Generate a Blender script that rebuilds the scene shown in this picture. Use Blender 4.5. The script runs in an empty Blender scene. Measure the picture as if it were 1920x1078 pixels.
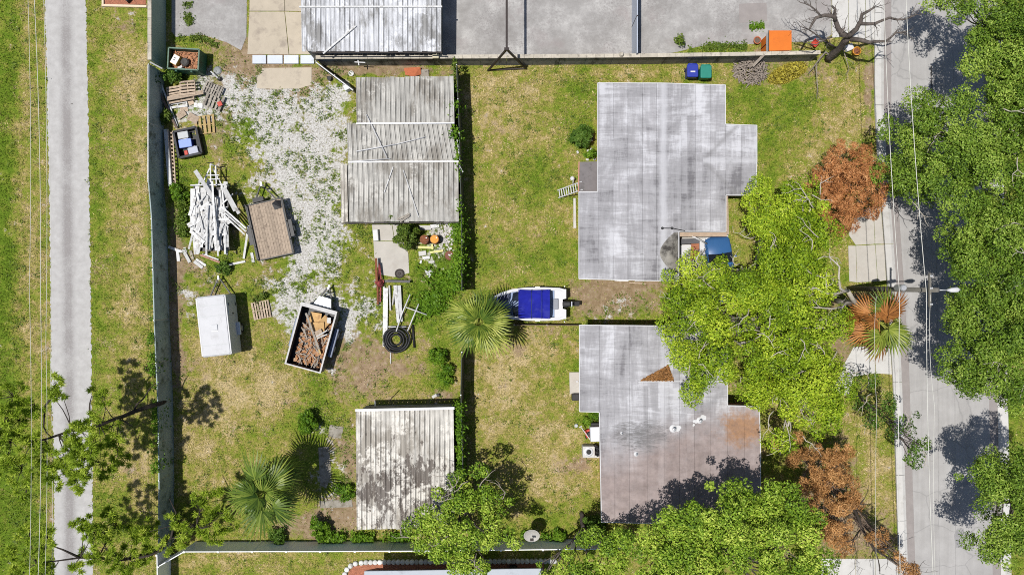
import bpy, bmesh, math, random
import numpy as np
from mathutils import Vector, Matrix, Euler, noise as mnoise

random.seed(7)
rng = np.random.default_rng(7)
SC = bpy.context.scene
COL = SC.collection

# ---------------------------------------------------------------- camera, sky, sun, exposure
H = 48.0            # drone height above the ground
S = 0.035           # ground metres for one photo pixel
cam_d = bpy.data.cameras.new("camera")
cam = bpy.data.objects.new("camera", cam_d)
COL.objects.link(cam)
cam.location = (0, 0, H)
cam.rotation_euler = (0, 0, 0)
cam_d.sensor_width = 36
cam_d.lens = 36 * H / (1920 * S)
cam_d.clip_end = 2000
SC.camera = cam

SUN_DIR = Vector((0.285, 0.06, -1.0)).normalized()
to_sun = -SUN_DIR
world = bpy.data.worlds.new("World")
SC.world = world
world.use_nodes = True
wn = world.node_tree
bg = wn.nodes["Background"]
sky = wn.nodes.new("ShaderNodeTexSky")
sky.sky_type = 'NISHITA'
sky.sun_disc = False
sky.sun_elevation = math.asin(to_sun.z)
sky.sun_rotation = math.atan2(to_sun.x, to_sun.y)
wn.links.new(sky.outputs[0], bg.inputs[0])
bg.inputs[1].default_value = 0.078
sun_d = bpy.data.lights.new("sun", 'SUN')
sun_d.energy = 4.9
sun_d.angle = math.radians(0.5)
sun_d.color = (1.0, 0.965, 0.91)
sun = bpy.data.objects.new("sun", sun_d)
sun.rotation_euler = SUN_DIR.to_track_quat('-Z', 'Y').to_euler()
sun.location = (-20, -5, 60)
COL.objects.link(sun)
SC.view_settings.view_transform = 'Standard'
SC.view_settings.look = 'None'
SC.view_settings.exposure = -0.06
SC.view_settings.gamma = 1.0
SC.view_settings.use_curve_mapping = False
SC.cycles.max_bounces = 6
SC.cycles.diffuse_bounces = 3
SC.cycles.transparent_max_bounces = 4
SC.cycles.use_denoising = False
SC.cycles.filter_width = 1.0

# ---------------------------------------------------------------- helpers
def W(px, py, z=0.0):
    """world point that the photo shows at pixel (px, py) when it lies z metres high"""
    f = S * (1 - z / H)
    return Vector(((px - 960) * f, (539 - py) * f, z))

def G(px, py, z=0.0):
    """world point straight above ground pixel (px, py)"""
    return Vector(((px - 960) * S, (539 - py) * S, z))

WL = {}

def _link(o, loc, parent):
    COL.objects.link(o)
    if parent is not None:
        o.parent = parent
        o.location = loc - WL[parent.name]
    else:
        o.location = loc
    WL[o.name] = loc.copy()
    return o

def tag(o, label=None, cat=None, group=None, kind=None):
    if label: o["label"] = label
    if cat: o["category"] = cat
    if group: o["group"] = group
    if kind: o["kind"] = kind
    return o

def thing(name, label, cat, loc, group=None):
    o = bpy.data.objects.new(name, None)
    o.empty_display_size = 0.2
    _link(o, Vector(loc), None)
    return tag(o, label, cat, group)

class MB:
    def __init__(s):
        s.v = []; s.f = []; s.sm = []
    def add(s, vs, fs, smooth=False):
        b = len(s.v)
        s.v.extend(Vector(p) for p in vs)
        s.f.extend([tuple(i + b for i in f) for f in fs])
        s.sm.extend([smooth] * len(fs))
        return s
    def hexa(s, b, t):
        """bottom 4 corners (ccw), top 4 corners"""
        return s.add(list(b) + list(t), [(3, 2, 1, 0), (4, 5, 6, 7), (0, 1, 5, 4), (1, 2, 6, 5), (2, 3, 7, 6), (3, 0, 4, 7)])
    def box(s, c, size, rz=0.0, rx=0.0, ry=0.0):
        m = Matrix.Translation(Vector(c)) @ Euler((rx, ry, rz)).to_matrix().to_4x4()
        x, y, z = [q / 2 for q in size]
        b = [m @ Vector(p) for p in ((-x, -y, -z), (x, -y, -z), (x, y, -z), (-x, y, -z))]
        t = [m @ Vector(p) for p in ((-x, -y, z), (x, -y, z), (x, y, z), (-x, y, z))]
        return s.hexa(b, t)
    def rbox(s, c, size, r=0.05, rz=0.0, top=0.03):
        """box with rounded plan corners and a bevelled top edge"""
        m = Matrix.Translation(Vector(c)) @ Matrix.Rotation(rz, 4, 'Z')
        x, y, z = [q / 2 for q in size]
        def ring(ins, zz):
            out = []
            rr = max(r - ins, 0.004)
            for k, (sx, sy) in enumerate(((1, 1), (-1, 1), (-1, -1), (1, -1))):
                for j in range(4):
                    a = math.pi / 2 * (k + j / 3)
                    out.append(m @ Vector((sx * (x - ins - rr) + rr * math.cos(a), sy * (y - ins - rr) + rr * math.sin(a), zz)))
            return out
        rings = [ring(0, -z), ring(0, z - top), ring(top * 0.35, z - top * 0.3), ring(top, z)]
        vs = [p for q in rings for p in q]
        fs = []
        for k in range(3):
            for j in range(16):
                a = k * 16 + j; b2 = k * 16 + (j + 1) % 16
                fs.append((a, b2, b2 + 16, a + 16))
        fs.append(tuple(range(48, 64))); fs.append(tuple(reversed(range(16))))
        return s.add(vs, fs)
    def bar(s, p0, p1, w, h):
        p0 = Vector(p0); p1 = Vector(p1)
        d = (p1 - p0).normalized()
        up0 = Vector((0, 0, 1)) if abs(d.z) < 0.95 else Vector((0, 1, 0))
        side = d.cross(up0).normalized(); up = side.cross(d).normalized()
        a = side * (w / 2); u = up * (h / 2)
        b = [p0 - a - u, p0 + a - u, p1 + a - u, p1 - a - u]
        t = [p0 - a + u, p0 + a + u, p1 + a + u, p1 - a + u]
        return s.hexa(b, t)
    def tube(s, pts, rad, n=6, cap=True):
        pts = [Vector(p) for p in pts]
        if not hasattr(rad, '__len__'): rad = [rad] * len(pts)
        vs = []; fs = []
        prev = None
        for i, p in enumerate(pts):
            d = (pts[min(i + 1, len(pts) - 1)] - pts[max(i - 1, 0)])
            if d.length < 1e-6: d = Vector((0, 0, 1))
            d.normalize()
            if prev is None:
                u = d.orthogonal().normalized()
            else:
                u = (prev - d * prev.dot(d))
                u = u.normalized() if u.length > 1e-4 else d.orthogonal().normalized()
            prev = u
            w = d.cross(u)
            for j in range(n):
                a = 2 * math.pi * j / n
                vs.append(p + (u * math.cos(a) + w * math.sin(a)) * rad[i])
        for i in range(len(pts) - 1):
            for j in range(n):
                a = i * n + j; b = i * n + (j + 1) % n
                fs.append((a, b, b + n, a + n))
        if cap:
            fs.append(tuple(reversed(range(n))))
            fs.append(tuple(range((len(pts) - 1) * n, len(pts) * n)))
        return s.add(vs, fs, True)
    def prism(s, poly, z0, z1):
        n = len(poly)
        area = sum(poly[i][0] * poly[(i + 1) % n][1] - poly[(i + 1) % n][0] * poly[i][1] for i in range(n))
        if area < 0: poly = list(reversed(poly))
        vs = [Vector((p[0], p[1], z0)) for p in poly] + [Vector((p[0], p[1], z1)) for p in poly]
        fs = [tuple(reversed(range(n))), tuple(range(n, 2 * n))]
        for i in range(n):
            j = (i + 1) % n
            fs.append((i, j, j + n, i + n))
        return s.add(vs, fs)
    def lathe(s, c, prof, n=16):
        c = Vector(c); vs = []; fs = []
        for r, z in prof:
            for j in range(n):
                a = 2 * math.pi * j / n
                vs.append(c + Vector((r * math.cos(a), r * math.sin(a), z)))
        for i in range(len(prof) - 1):
            for j in range(n):
                a = i * n + j; b = i * n + (j + 1) % n
                fs.append((a, b, b + n, a + n))
        fs.append(tuple(reversed(range(n)))); fs.append(tuple(range((len(prof) - 1) * n, len(prof) * n)))
        return s.add(vs, fs, False)
    def build(s, name, mat, parent=None):
        vs = s.v
        lo = Vector((min(p.x for p in vs), min(p.y for p in vs), min(p.z for p in vs)))
        hi = Vector((max(p.x for p in vs), max(p.y for p in vs), max(p.z for p in vs)))
        loc = Vector(((lo.x + hi.x) / 2, (lo.y + hi.y) / 2, lo.z))
        me = bpy.data.meshes.new(name)
        me.from_pydata([p - loc for p in vs], [], s.f)
        me.polygons.foreach_set("use_smooth", s.sm)
        me.materials.append(mat)
        me.update()
        o = bpy.data.objects.new(name, me)
        return _link(o, loc, parent)

def struct(o):
    o["kind"] = "structure"
    return o

# ---------------------------------------------------------------- materials
def lin(r, g, b):
    f = lambda c: (c / 255 / 12.92) if c / 255 <= 0.04045 else ((c / 255 + 0.055) / 1.055) ** 2.4
    return (f(r), f(g), f(b))

def c4(c): return (c[0], c[1], c[2], 1.0)

class NT:
    def __init__(s, name, rough=0.8, metallic=0.0, spec=0.3):
        s.m = bpy.data.materials.new(name)
        s.m.use_nodes = True
        s.t = s.m.node_tree
        s.b = s.t.nodes["Principled BSDF"]
        s.b.inputs["Roughness"].default_value = rough
        s.b.inputs["Metallic"].default_value = metallic
        s.b.inputs["Specular IOR Level"].default_value = spec
        s.pos = s.t.nodes.new("ShaderNodeNewGeometry").outputs["Position"]
    def set(s, sock, v):
        if hasattr(v, "is_linked") or isinstance(v, bpy.types.NodeSocket): s.t.links.new(v, sock)
        elif hasattr(v, "__len__") and len(v) == 3 and sock.type == 'RGBA': sock.default_value = c4(v)
        else: sock.default_value = v
    def mapping(s, scale=(1, 1, 1), rot=(0, 0, 0), vec=None):
        n = s.t.nodes.new("ShaderNodeMapping")
        s.set(n.inputs[0], vec or s.pos)
        n.inputs["Scale"].default_value = scale
        n.inputs["Rotation"].default_value = rot
        return n.outputs[0]
    def noise(s, scale, detail=3, rough=0.55, vec=None, dist=0.0):
        n = s.t.nodes.new("ShaderNodeTexNoise")
        s.set(n.inputs["Vector"], vec or s.pos)
        n.inputs["Scale"].default_value = scale
        n.inputs["Detail"].default_value = detail
        n.inputs["Roughness"].default_value = rough
        n.inputs["Distortion"].default_value = dist
        return n.outputs[0]
    def voro(s, scale, feature='DISTANCE_TO_EDGE', vec=None, out="Distance"):
        n = s.t.nodes.new("ShaderNodeTexVoronoi")
        n.feature = feature
        s.set(n.inputs["Vector"], vec or s.pos)
        n.inputs["Scale"].default_value = scale
        return n.outputs[out]
    def ramp(s, fac, stops):
        n = s.t.nodes.new("ShaderNodeValToRGB")
        s.set(n.inputs[0], fac)
        e = n.color_ramp.elements
        while len(e) > 1: e.remove(e[-1])
        e[0].position = stops[0][0]; e[0].color = c4(stops[0][1]) if hasattr(stops[0][1], "__len__") else (stops[0][1],) * 3 + (1,)
        for p, c in stops[1:]:
            q = e.new(p); q.color = c4(c) if hasattr(c, "__len__") else (c, c, c, 1)
        return n.outputs[0]
    def mix(s, fac, a, b, mode='MIX'):
        n = s.t.nodes.new("ShaderNodeMix")
        n.data_type = 'RGBA'; n.blend_type = mode
        s.set(n.inputs[0], fac); s.set(n.inputs[6], a); s.set(n.inputs[7], b)
        return n.outputs[2]
    def math(s, op, a, b=0.0, c=None, clamp=False):
        n = s.t.nodes.new("ShaderNodeMath")
        n.operation = op; n.use_clamp = clamp
        s.set(n.inputs[0], a); s.set(n.inputs[1], b)
        if c is not None: s.set(n.inputs[2], c)
        return n.outputs[0]
    def attr(s, name, out="Color"):
        n = s.t.nodes.new("ShaderNodeAttribute")
        n.attribute_name = name
        return n.outputs[out]
    def sep(s, v):
        n = s.t.nodes.new("ShaderNodeSeparateXYZ")
        s.set(n.inputs[0], v)
        return n.outputs
    def objrand(s):
        return s.t.nodes.new("ShaderNodeObjectInfo").outputs["Random"]
    def bump(s, h, strength=0.4, dist=0.02):
        n = s.t.nodes.new("ShaderNodeBump")
        n.inputs["Strength"].default_value = strength
        n.inputs["Distance"].default_value = dist
        s.set(n.inputs["Height"], h)
        s.t.links.new(n.outputs[0], s.b.inputs["Normal"])
    def color(s, v): s.set(s.b.inputs["Base Color"], v)

_mats = {}
def mul(c, k): return tuple(min(1.0, x * k) for x in c)

def MAT(name, base, var=0.2, scale=5.0, rough=0.75, metallic=0.0, spec=0.3, stain=None, amount=0.5, sscale=1.5, objr=0.0, bump=0.25, bs=25.0, stretch=None):
    if name in _mats: return _mats[name]
    n = NT(name, rough, metallic, spec)
    v = n.mapping(stretch) if stretch else None
    c = n.ramp(n.noise(scale, 5, 0.65, v), [(0.25, mul(base, 1 - var)), (0.5, base), (0.75, mul(base, 1 + var))])
    if stain is not None:
        f = n.ramp(n.noise(sscale, 6, 0.7, v), [(0.62 - 0.3 * amount, 0.0), (0.72 - 0.2 * amount, 1.0)])
        c = n.mix(f, c, stain)
    if objr:
        k = n.math('MULTIPLY_ADD', n.objrand(), objr * 2, 1 - objr)
        hsv = n.t.nodes.new("ShaderNodeHueSaturation")
        n.set(hsv.inputs["Value"], k); n.set(hsv.inputs["Color"], c)
        c = hsv.outputs[0]
    n.color(c)
    if bump: n.bump(n.noise(bs, 3, 0.6, v), bump, 0.015)
    _mats[name] = n.m
    return n.m

def LEAF(name, dark, mid, light, trans=0.25, rough=0.55):
    if name in _mats: return _mats[name]
    n = NT(name, rough, 0.0, 0.25)
    c = n.ramp(n.attr("tint", "Fac"), [(0.0, dark), (0.5, mid), (1.0, light)])
    n.color(c)
    tr = n.t.nodes.new("ShaderNodeBsdfTranslucent")
    n.set(tr.inputs[0], c)
    ms = n.t.nodes.new("ShaderNodeMixShader")
    ms.inputs[0].default_value = trans
    n.t.links.new(n.b.outputs[0], ms.inputs[1]); n.t.links.new(tr.outputs[0], ms.inputs[2])
    out = n.t.nodes["Material Output"]
    n.t.links.new(ms.outputs[0], out.inputs[0])
    _mats[name] = n.m
    return n.m

white = MAT("white_paint", (0.56, 0.56, 0.57), 0.08, 3, 0.5, stain=(0.5, 0.49, 0.46), amount=0.15)
white_wood = MAT("white_weathered_wood", (0.56, 0.56, 0.555), 0.15, 6, 0.7, stain=(0.30, 0.285, 0.26), amount=0.32, sscale=3.5, objr=0.24)
white_vinyl = MAT("white_vinyl", (0.86, 0.87, 0.89), 0.04, 2, 0.4, bump=0.05)
grey_wood = MAT("grey_weathered_wood", (0.30, 0.27, 0.23), 0.3, 9, 0.85, stain=(0.14, 0.12, 0.10), amount=0.3, sscale=5, objr=0.25)
tan_wood = MAT("tan_wood", (0.42, 0.33, 0.25), 0.25, 9, 0.85, stain=(0.25, 0.19, 0.13), amount=0.25, sscale=5, objr=0.22)
brown_wood = MAT("brown_wood", (0.15, 0.11, 0.085), 0.3, 9, 0.85, objr=0.2)
deck_wood = MAT("trailer_deck_wood", (0.34, 0.27, 0.205), 0.28, 7, 0.85, stain=(0.17, 0.13, 0.10), amount=0.28, sscale=5, objr=0.14)
yellow_wood = MAT("yellow_wood", (0.62, 0.58, 0.25), 0.15, 8, 0.8)
ochre_wood = MAT("ochre_wood", (0.42, 0.30, 0.13), 0.25, 8, 0.8, objr=0.15)
plywood = MAT("plywood", (0.52, 0.33, 0.14), 0.2, 4, 0.8, stain=(0.32, 0.18, 0.08), amount=0.35, sscale=3, objr=0.2)
black_steel = MAT("black_steel", (0.02, 0.02, 0.022), 0.3, 6, 0.5, spec=0.4, stain=(0.06, 0.04, 0.03), amount=0.15)
dark_steel = MAT("dark_brown_steel", (0.035, 0.026, 0.024), 0.3, 6, 0.6)
galv = MAT("galvanised_steel", (0.42, 0.43, 0.45), 0.15, 6, 0.4, 0.35, stain=(0.3, 0.25, 0.2), amount=0.12)
silver = MAT("silver_sheet", (0.58, 0.61, 0.66), 0.08, 4, 0.35, 0.3)
rubber = MAT("tyre_rubber", (0.022, 0.022, 0.024), 0.3, 12, 0.85)
rust = MAT("rusted_steel", (0.20, 0.075, 0.035), 0.4, 7, 0.9, stain=(0.08, 0.04, 0.03), amount=0.35, sscale=4)
rust_red = MAT("rusty_red_paint", (0.26, 0.045, 0.045), 0.4, 8, 0.7, stain=(0.07, 0.03, 0.028), amount=0.45, sscale=6)
orange = MAT("orange_paint", (0.62, 0.155, 0.018), 0.08, 2, 0.6, stain=(0.5, 0.12, 0.02), amount=0.2)
orange_lid = MAT("orange_drum_paint", (0.60, 0.27, 0.035), 0.12, 10, 0.6, stain=(0.4, 0.13, 0.03), amount=0.2, sscale=5)
concrete = MAT("pale_concrete", (0.44, 0.415, 0.375), 0.1, 1.5, 0.9, stain=(0.40, 0.37, 0.33), amount=0.3, sscale=0.9, bs=40)
white_concrete = MAT("white_concrete", (0.50, 0.49, 0.47), 0.09, 1.5, 0.9, stain=(0.40, 0.385, 0.36), amount=0.25, sscale=1.2, objr=0.05, bs=40)
beige_concrete = MAT("beige_concrete", (0.43, 0.375, 0.295), 0.10, 1.2, 0.9, stain=(0.31, 0.265, 0.215), amount=0.3, sscale=0.7, objr=0.05, bs=40)
blue_slab = MAT("pale_blue_slab", (0.56, 0.60, 0.66), 0.1, 3, 0.8, stain=(0.42, 0.44, 0.46), amount=0.2, objr=0.06)
block = MAT("grey_block", (0.27, 0.265, 0.25), 0.25, 3, 0.9, stain=(0.07, 0.068, 0.062), amount=0.4, sscale=1.6, stretch=(1, 1, 0.35))
coping = MAT("coping_stone", (0.45, 0.41, 0.34), 0.15, 4, 0.9, stain=(0.22, 0.20, 0.17), amount=0.3, sscale=3, objr=0.12)
slate_panel = MAT("slate_green_panel", (0.30, 0.36, 0.355), 0.2, 1.5, 0.8, stain=(0.10, 0.125, 0.10), amount=0.3, sscale=1.2, objr=0.08)
green_render = MAT("green_render", (0.27, 0.35, 0.30), 0.08, 0.8, 0.8)
salmon = MAT("salmon_wall", (0.50, 0.25, 0.19), 0.15, 3, 0.85)
pale_wall = MAT("pale_house_wall", (0.70, 0.72, 0.76), 0.06, 2, 0.7)
pink_brown = MAT("pinkish_trim", (0.42, 0.36, 0.33), 0.15, 3, 0.85)
blue_plastic = MAT("blue_plastic", (0.018, 0.035, 0.30), 0.08, 4, 0.45, spec=0.4, bump=0.05)
lblue_plastic = MAT("light_blue_plastic", (0.19, 0.28, 0.62), 0.08, 6, 0.45, spec=0.4, bump=0.05)
teal_plastic = MAT("teal_plastic", (0.018, 0.20, 0.15), 0.08, 4, 0.45, spec=0.4, bump=0.05)
dumpster_green = MAT("dumpster_green", (0.018, 0.085, 0.058), 0.2, 4, 0.5, stain=(0.03, 0.05, 0.035), amount=0.2)
black_plastic = MAT("black_plastic", (0.018, 0.018, 0.02), 0.2, 6, 0.5)
grey_plastic = MAT("grey_plastic", (0.42, 0.44, 0.45), 0.1, 6, 0.5)
canvas_blue = MAT("blue_boat_canvas", (0.014, 0.018, 0.25), 0.25, 2, 0.85, spec=0.1, stain=(0.03, 0.035, 0.26), amount=.35, sscale=1.6, bump=0.8, bs=3)
gelcoat = MAT("white_gelcoat", (0.60, 0.60, 0.61), 0.03, 2, 0.25, spec=0.5, bump=0)
boat_blue = MAT("boat_blue_grey", (0.20, 0.27, 0.42), 0.1, 4, 0.5)
boat_dark = MAT("boat_dark_blue", (0.02, 0.035, 0.09), 0.2, 4, 0.4)
car_blue = MAT("car_blue_paint", (0.035, 0.11, 0.27), 0.06, 2, 0.3, spec=0.5, bump=0)
glass_dark = MAT("dark_glass", (0.015, 0.02, 0.03), 0.2, 2, 0.1, spec=0.6, bump=0)
cardboard = MAT("cardboard", (0.42, 0.27, 0.13), 0.12, 5, 0.85)
yellow_card = MAT("yellow_carton", (0.55, 0.33, 0.05), 0.1, 5, 0.8)
mulch = MAT("red_mulch", (0.34, 0.135, 0.08), 0.55, 14, 0.95, stain=(0.16, 0.07, 0.05), amount=0.35, sscale=12, bump=0.8)
cream = MAT("cream_edging", (0.66, 0.52, 0.38), 0.1, 4, 0.85)
bark = MAT("bark", (0.10, 0.08, 0.06), 0.4, 6, 0.95, bump=0.6)
grey_bark = MAT("grey_bark", (0.12, 0.10, 0.088), 0.4, 5, 0.95, stain=(0.05, 0.045, 0.04), amount=0.35, sscale=4, bump=0.6)
pale_bark = MAT("pale_bark", (0.42, 0.38, 0.32), 0.3, 5, 0.95, bump=0.6)
dead_wood = MAT("dead_wood", (0.30, 0.26, 0.22), 0.35, 7, 0.95, objr=0.3)
dark_bark = MAT("dark_bark", (0.045, 0.036, 0.03), 0.4, 5, 0.95, bump=0.6)
pole_wood = MAT("utility_pole_wood", (0.16, 0.15, 0.13), 0.3, 6, 0.95, stretch=(6, 6, 0.6))
wire_mat = MAT("pale_wire", (0.62, 0.61, 0.56), 0.05, 4, 0.6, bump=0)
fence_dark = MAT("dark_green_fence", (0.055, 0.065, 0.055), 0.3, 3, 0.8)
red_plastic = MAT("red_plastic", (0.45, 0.05, 0.03), 0.15, 6, 0.5)
terracotta = MAT("terracotta", (0.42, 0.13, 0.06), 0.2, 8, 0.85)

def corrugated(name, base, dirt, rustc, dirt_amt, rust_amt, sx=1.0, spot=None):
    n = NT(name, 0.6, 0.1, 0.3)
    st = n.mapping((1.1 * sx, 0.35, 1))
    c = n.ramp(n.noise(3.0, 6, 0.65, st), [(0.3, mul(base, 0.72)), (0.5, base), (0.68, mul(base, 1.22))])
    big = n.noise(0.35, 4, 0.6)
    f = n.ramp(n.math('ADD', n.noise(1.3, 7, 0.75, st), n.math('MULTIPLY', n.math('SUBTRACT', big, 0.5), 0.8)), [(0.66 - 0.3 * dirt_amt, 0.0), (0.80 - 0.3 * dirt_amt, 1.0)])
    c = n.mix(n.math('MULTIPLY', f, 0.8), c, dirt)
    speck = n.ramp(n.noise(9, 6, 0.8), [(0.60, 0.0), (0.70, 1.0)])
    c = n.mix(n.math('MULTIPLY', speck, n.math('MULTIPLY', big, 0.7)), c, rustc)
    k = n.math('MULTIPLY_ADD', n.objrand(), 0.22, 0.88)
    hsv = n.t.nodes.new("ShaderNodeHueSaturation")
    n.set(hsv.inputs["Value"], k); n.set(hsv.inputs["Color"], c)
    c = hsv.outputs[0]
    if rust_amt:
        f2 = n.ramp(n.noise(1.1, 7, 0.72), [(0.70 - 0.2 * rust_amt, 0.0), (0.74 - 0.2 * rust_amt, 1.0)])
        if spot:
            p = n.sep(n.pos)
            qx = n.math('SUBTRACT', p[0], spot[0].x); qy = n.math('MULTIPLY', n.math('SUBTRACT', p[1], spot[0].y), 1.6)
            qd = n.math('MULTIPLY', n.math('SQRT', n.math('ADD', n.math('MULTIPLY', qx, qx), n.math('MULTIPLY', qy, qy))), 1 / spot[1])
            f2 = n.ramp(n.math('SUBTRACT', n.noise(1.5, 8, 0.75, n.mapping((1.6, 0.7, 1))), n.math('MULTIPLY', qd, 0.13)), [(0.385, 0.0), (0.425, 1.0)])
        c = n.mix(n.math('MULTIPLY', f2, 0.85), c, rustc)
    fl = n.ramp(n.math('ADD', n.noise(0.55, 4, 0.6), n.math('MULTIPLY', n.math('SUBTRACT', n.noise(3.5, 7, 0.8), 0.5), 0.7)), [(0.56, 0.0), (0.62, 0.75)])
    c = n.mix(fl, c, mul(base, 1.35))
    n.color(c)
    n.bump(n.noise(6, 3, 0.6), 0.25, 0.03)
    return n.m

def membrane(name):
    """pale roofing felt: roller streaks, brush swirls, ponding marks and patches"""
    n = NT(name, 0.7, 0.0, 0.3)
    base = (0.315, 0.31, 0.325); lo = (0.145, 0.14, 0.15); hi = (0.50, 0.50, 0.525)
    v1 = n.mapping((1.1, 0.10, 1)); v2 = n.mapping((0.12, 1.3, 1))
    a = n.noise(1.3, 7, 0.72, v1, 0.9); b = n.noise(1.7, 7, 0.72, v2, 0.9)
    big = n.noise(0.28, 5, 0.62, None, 0.8)
    t = n.math('ADD', n.math('ADD', n.math('MULTIPLY', a, 0.6), n.math('MULTIPLY', b, 0.6)), n.math('MULTIPLY', n.math('SUBTRACT', big, 0.5), 0.85))
    fs1 = n.noise(1.5, 6, 0.8, n.mapping((5.0, 0.8, 1)), 1.2); fs2 = n.noise(1.5, 6, 0.8, n.mapping((0.8, 5.5, 1)), 1.4)
    t = n.math('ADD', t, n.math('ADD', n.math('MULTIPLY', n.math('SUBTRACT', fs1, 0.5), 0.24), n.math('MULTIPLY', n.math('SUBTRACT', fs2, 0.5), 0.32)))
    # stepped roller lengths inside each strip
    xyz = n.sep(n.pos)
    cell = n.t.nodes.new("ShaderNodeTexWhiteNoise"); cell.noise_dimensions = '2D'
    cb = n.t.nodes.new("ShaderNodeCombineXYZ")
    n.set(cb.inputs[0], n.math('FLOOR', n.math('MULTIPLY', xyz[0], 1.12))); n.set(cb.inputs[1], n.math('FLOOR', n.math('MULTIPLY_ADD', xyz[1], 0.42, n.math('MULTIPLY', n.objrand(), 3))))
    n.t.links.new(cb.outputs[0], cell.inputs["Vector"])
    t = n.math('ADD', t, n.math('MULTIPLY', n.math('SUBTRACT', cell.outputs["Value"], 0.5), 0.16))
    c = n.ramp(t, [(0.37, lo), (0.49, mul(base, 0.84)), (0.61, base), (0.79, hi)])
    ax_, ay_ = W(1316, 0, 3).x, W(0, 302, 3).y
    ex = n.math('SUBTRACT', xyz[0], ax_); ey = n.math('ABSOLUTE', n.math('SUBTRACT', xyz[1], ay_))
    east = n.math('GREATER_THAN', ex, 0.0)
    inn = n.math('LESS_THAN', ey, 3.0)
    vl = n.ramp(n.math('ADD', n.math('ABSOLUTE', n.math('SUBTRACT', ex, ey)), n.math('MULTIPLY', n.noise(2.5, 4), 0.3)), [(0.2, 1.0), (0.45, 0.0)])
    c = n.mix(n.math('MULTIPLY', n.math('MULTIPLY', vl, n.math('MULTIPLY', east, inn)), 0.55), c, (0.20, 0.195, 0.20))
    rl = n.ramp(n.math('ADD', ey, n.math('MULTIPLY', n.noise(2.5, 4), 0.25)), [(0.18, 1.0), (0.38, 0.0)])
    c = n.mix(n.math('MULTIPLY', n.math('MULTIPLY', rl, east), 0.6), c, hi)
    sw = n.noise(1.1, 8, 0.78, n.mapping((0.5, 1.6, 1), (0, 0, 0.6)), 2.2)
    brush = n.ramp(sw, [(0.55, 0.0), (0.66, 1.0)])
    c = n.mix(n.math('MULTIPLY', brush, n.ramp(n.noise(0.25, 3), [(0.45, 0.0), (0.62, 0.75)])), c, (0.19, 0.185, 0.19))
    k = n.math('MULTIPLY_ADD', n.objrand(), 0.16, 0.92)
    # white recoated bands along the ridge and hips
    rx = W(1243, 0, 3.2).x
    rid = n.ramp(n.math('ADD', n.math('ABSOLUTE', n.math('SUBTRACT', xyz[0], rx)), n.math('MULTIPLY', n.noise(2, 4), 0.25)), [(0.22, 1.0), (0.42, 0.0)])
    c = n.mix(n.math('MULTIPLY', rid, 0.6), c, hi)
    hsv = n.t.nodes.new("ShaderNodeHueSaturation")
    n.set(hsv.inputs["Value"], k); n.set(hsv.inputs["Color"], c)
    return n, hsv.outputs[0]

n_, c_ = membrane("roof_felt"); n_.color(c_); n_.bump(n_.noise(3, 4, 0.6), 0.15, 0.02); felt = n_.m
# second roof: mauve weathered half and a rust patch, shapes fixed to the roof
n_, c_ = membrane("roof_felt_mauve")
xyz = n_.sep(n_.pos)
edge = n_.math('ADD', n_.math('MULTIPLY', xyz[0], -0.55), n_.math('MULTIPLY', xyz[1], -1.0))
wob = n_.math('MULTIPLY', n_.math('SUBTRACT', n_.noise(0.5, 5, 0.6), 0.5), 3.0)
f_ = n_.ramp(n_.math('MULTIPLY', n_.math('ADD', n_.math('ADD', edge, wob), 12 - 7.5), 0.25, None), [(0.0, 0.0), (0.5, 1.0)])
_mv = W(1200, 800, 3.0)
f_ = n_.ramp(n_.math('MULTIPLY_ADD', n_.math('ADD', n_.math('ADD', n_.math('MULTIPLY', n_.math('SUBTRACT', xyz[0], _mv.x), 0.35), n_.math('MULTIPLY', n_.math('SUBTRACT', _mv.y - 0.6, xyz[1]), 1.0)), wob), 0.35, 0.2), [(0.0, 0.0), (0.8, 1.0)])
c_ = n_.mix(n_.math('MULTIPLY', f_, 0.8), c_, n_.ramp(n_.noise(1.6, 6, 0.7), [(0.3, (0.17, 0.125, 0.112)), (0.7, (0.335, 0.26, 0.24))]))
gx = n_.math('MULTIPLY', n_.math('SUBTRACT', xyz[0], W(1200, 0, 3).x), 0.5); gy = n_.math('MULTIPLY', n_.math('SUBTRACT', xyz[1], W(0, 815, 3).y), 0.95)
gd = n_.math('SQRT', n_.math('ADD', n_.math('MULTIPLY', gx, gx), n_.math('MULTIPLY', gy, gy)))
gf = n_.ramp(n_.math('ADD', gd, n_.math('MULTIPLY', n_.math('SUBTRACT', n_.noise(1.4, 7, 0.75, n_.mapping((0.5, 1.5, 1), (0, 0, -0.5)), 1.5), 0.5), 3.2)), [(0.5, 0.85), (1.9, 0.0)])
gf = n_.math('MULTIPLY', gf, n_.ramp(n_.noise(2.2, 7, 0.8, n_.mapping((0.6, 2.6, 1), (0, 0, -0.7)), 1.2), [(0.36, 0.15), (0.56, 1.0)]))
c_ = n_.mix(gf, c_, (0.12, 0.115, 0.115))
rp = W(1389, 803, 3.0)
dx = n_.math('MULTIPLY', n_.math('SUBTRACT', xyz[0], rp.x), 0.75); dy = n_.math('SUBTRACT', xyz[1], rp.y)
d_ = n_.math('SQRT', n_.math('ADD', n_.math('MULTIPLY', dx, dx), n_.math('MULTIPLY', dy, dy)))
d_ = n_.math('ADD', d_, n_.math('MULTIPLY', n_.math('SUBTRACT', n_.noise(1.1, 5, 0.7), 0.5), 2.6))
d_ = n_.math('ADD', d_, n_.math('MULTIPLY', n_.math('SUBTRACT', n_.noise(9, 5, 0.8), 0.5), 1.1))
f_ = n_.ramp(n_.math('MULTIPLY', d_, 0.8), [(0.45, 0.9), (1.2, 0.0)])
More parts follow.
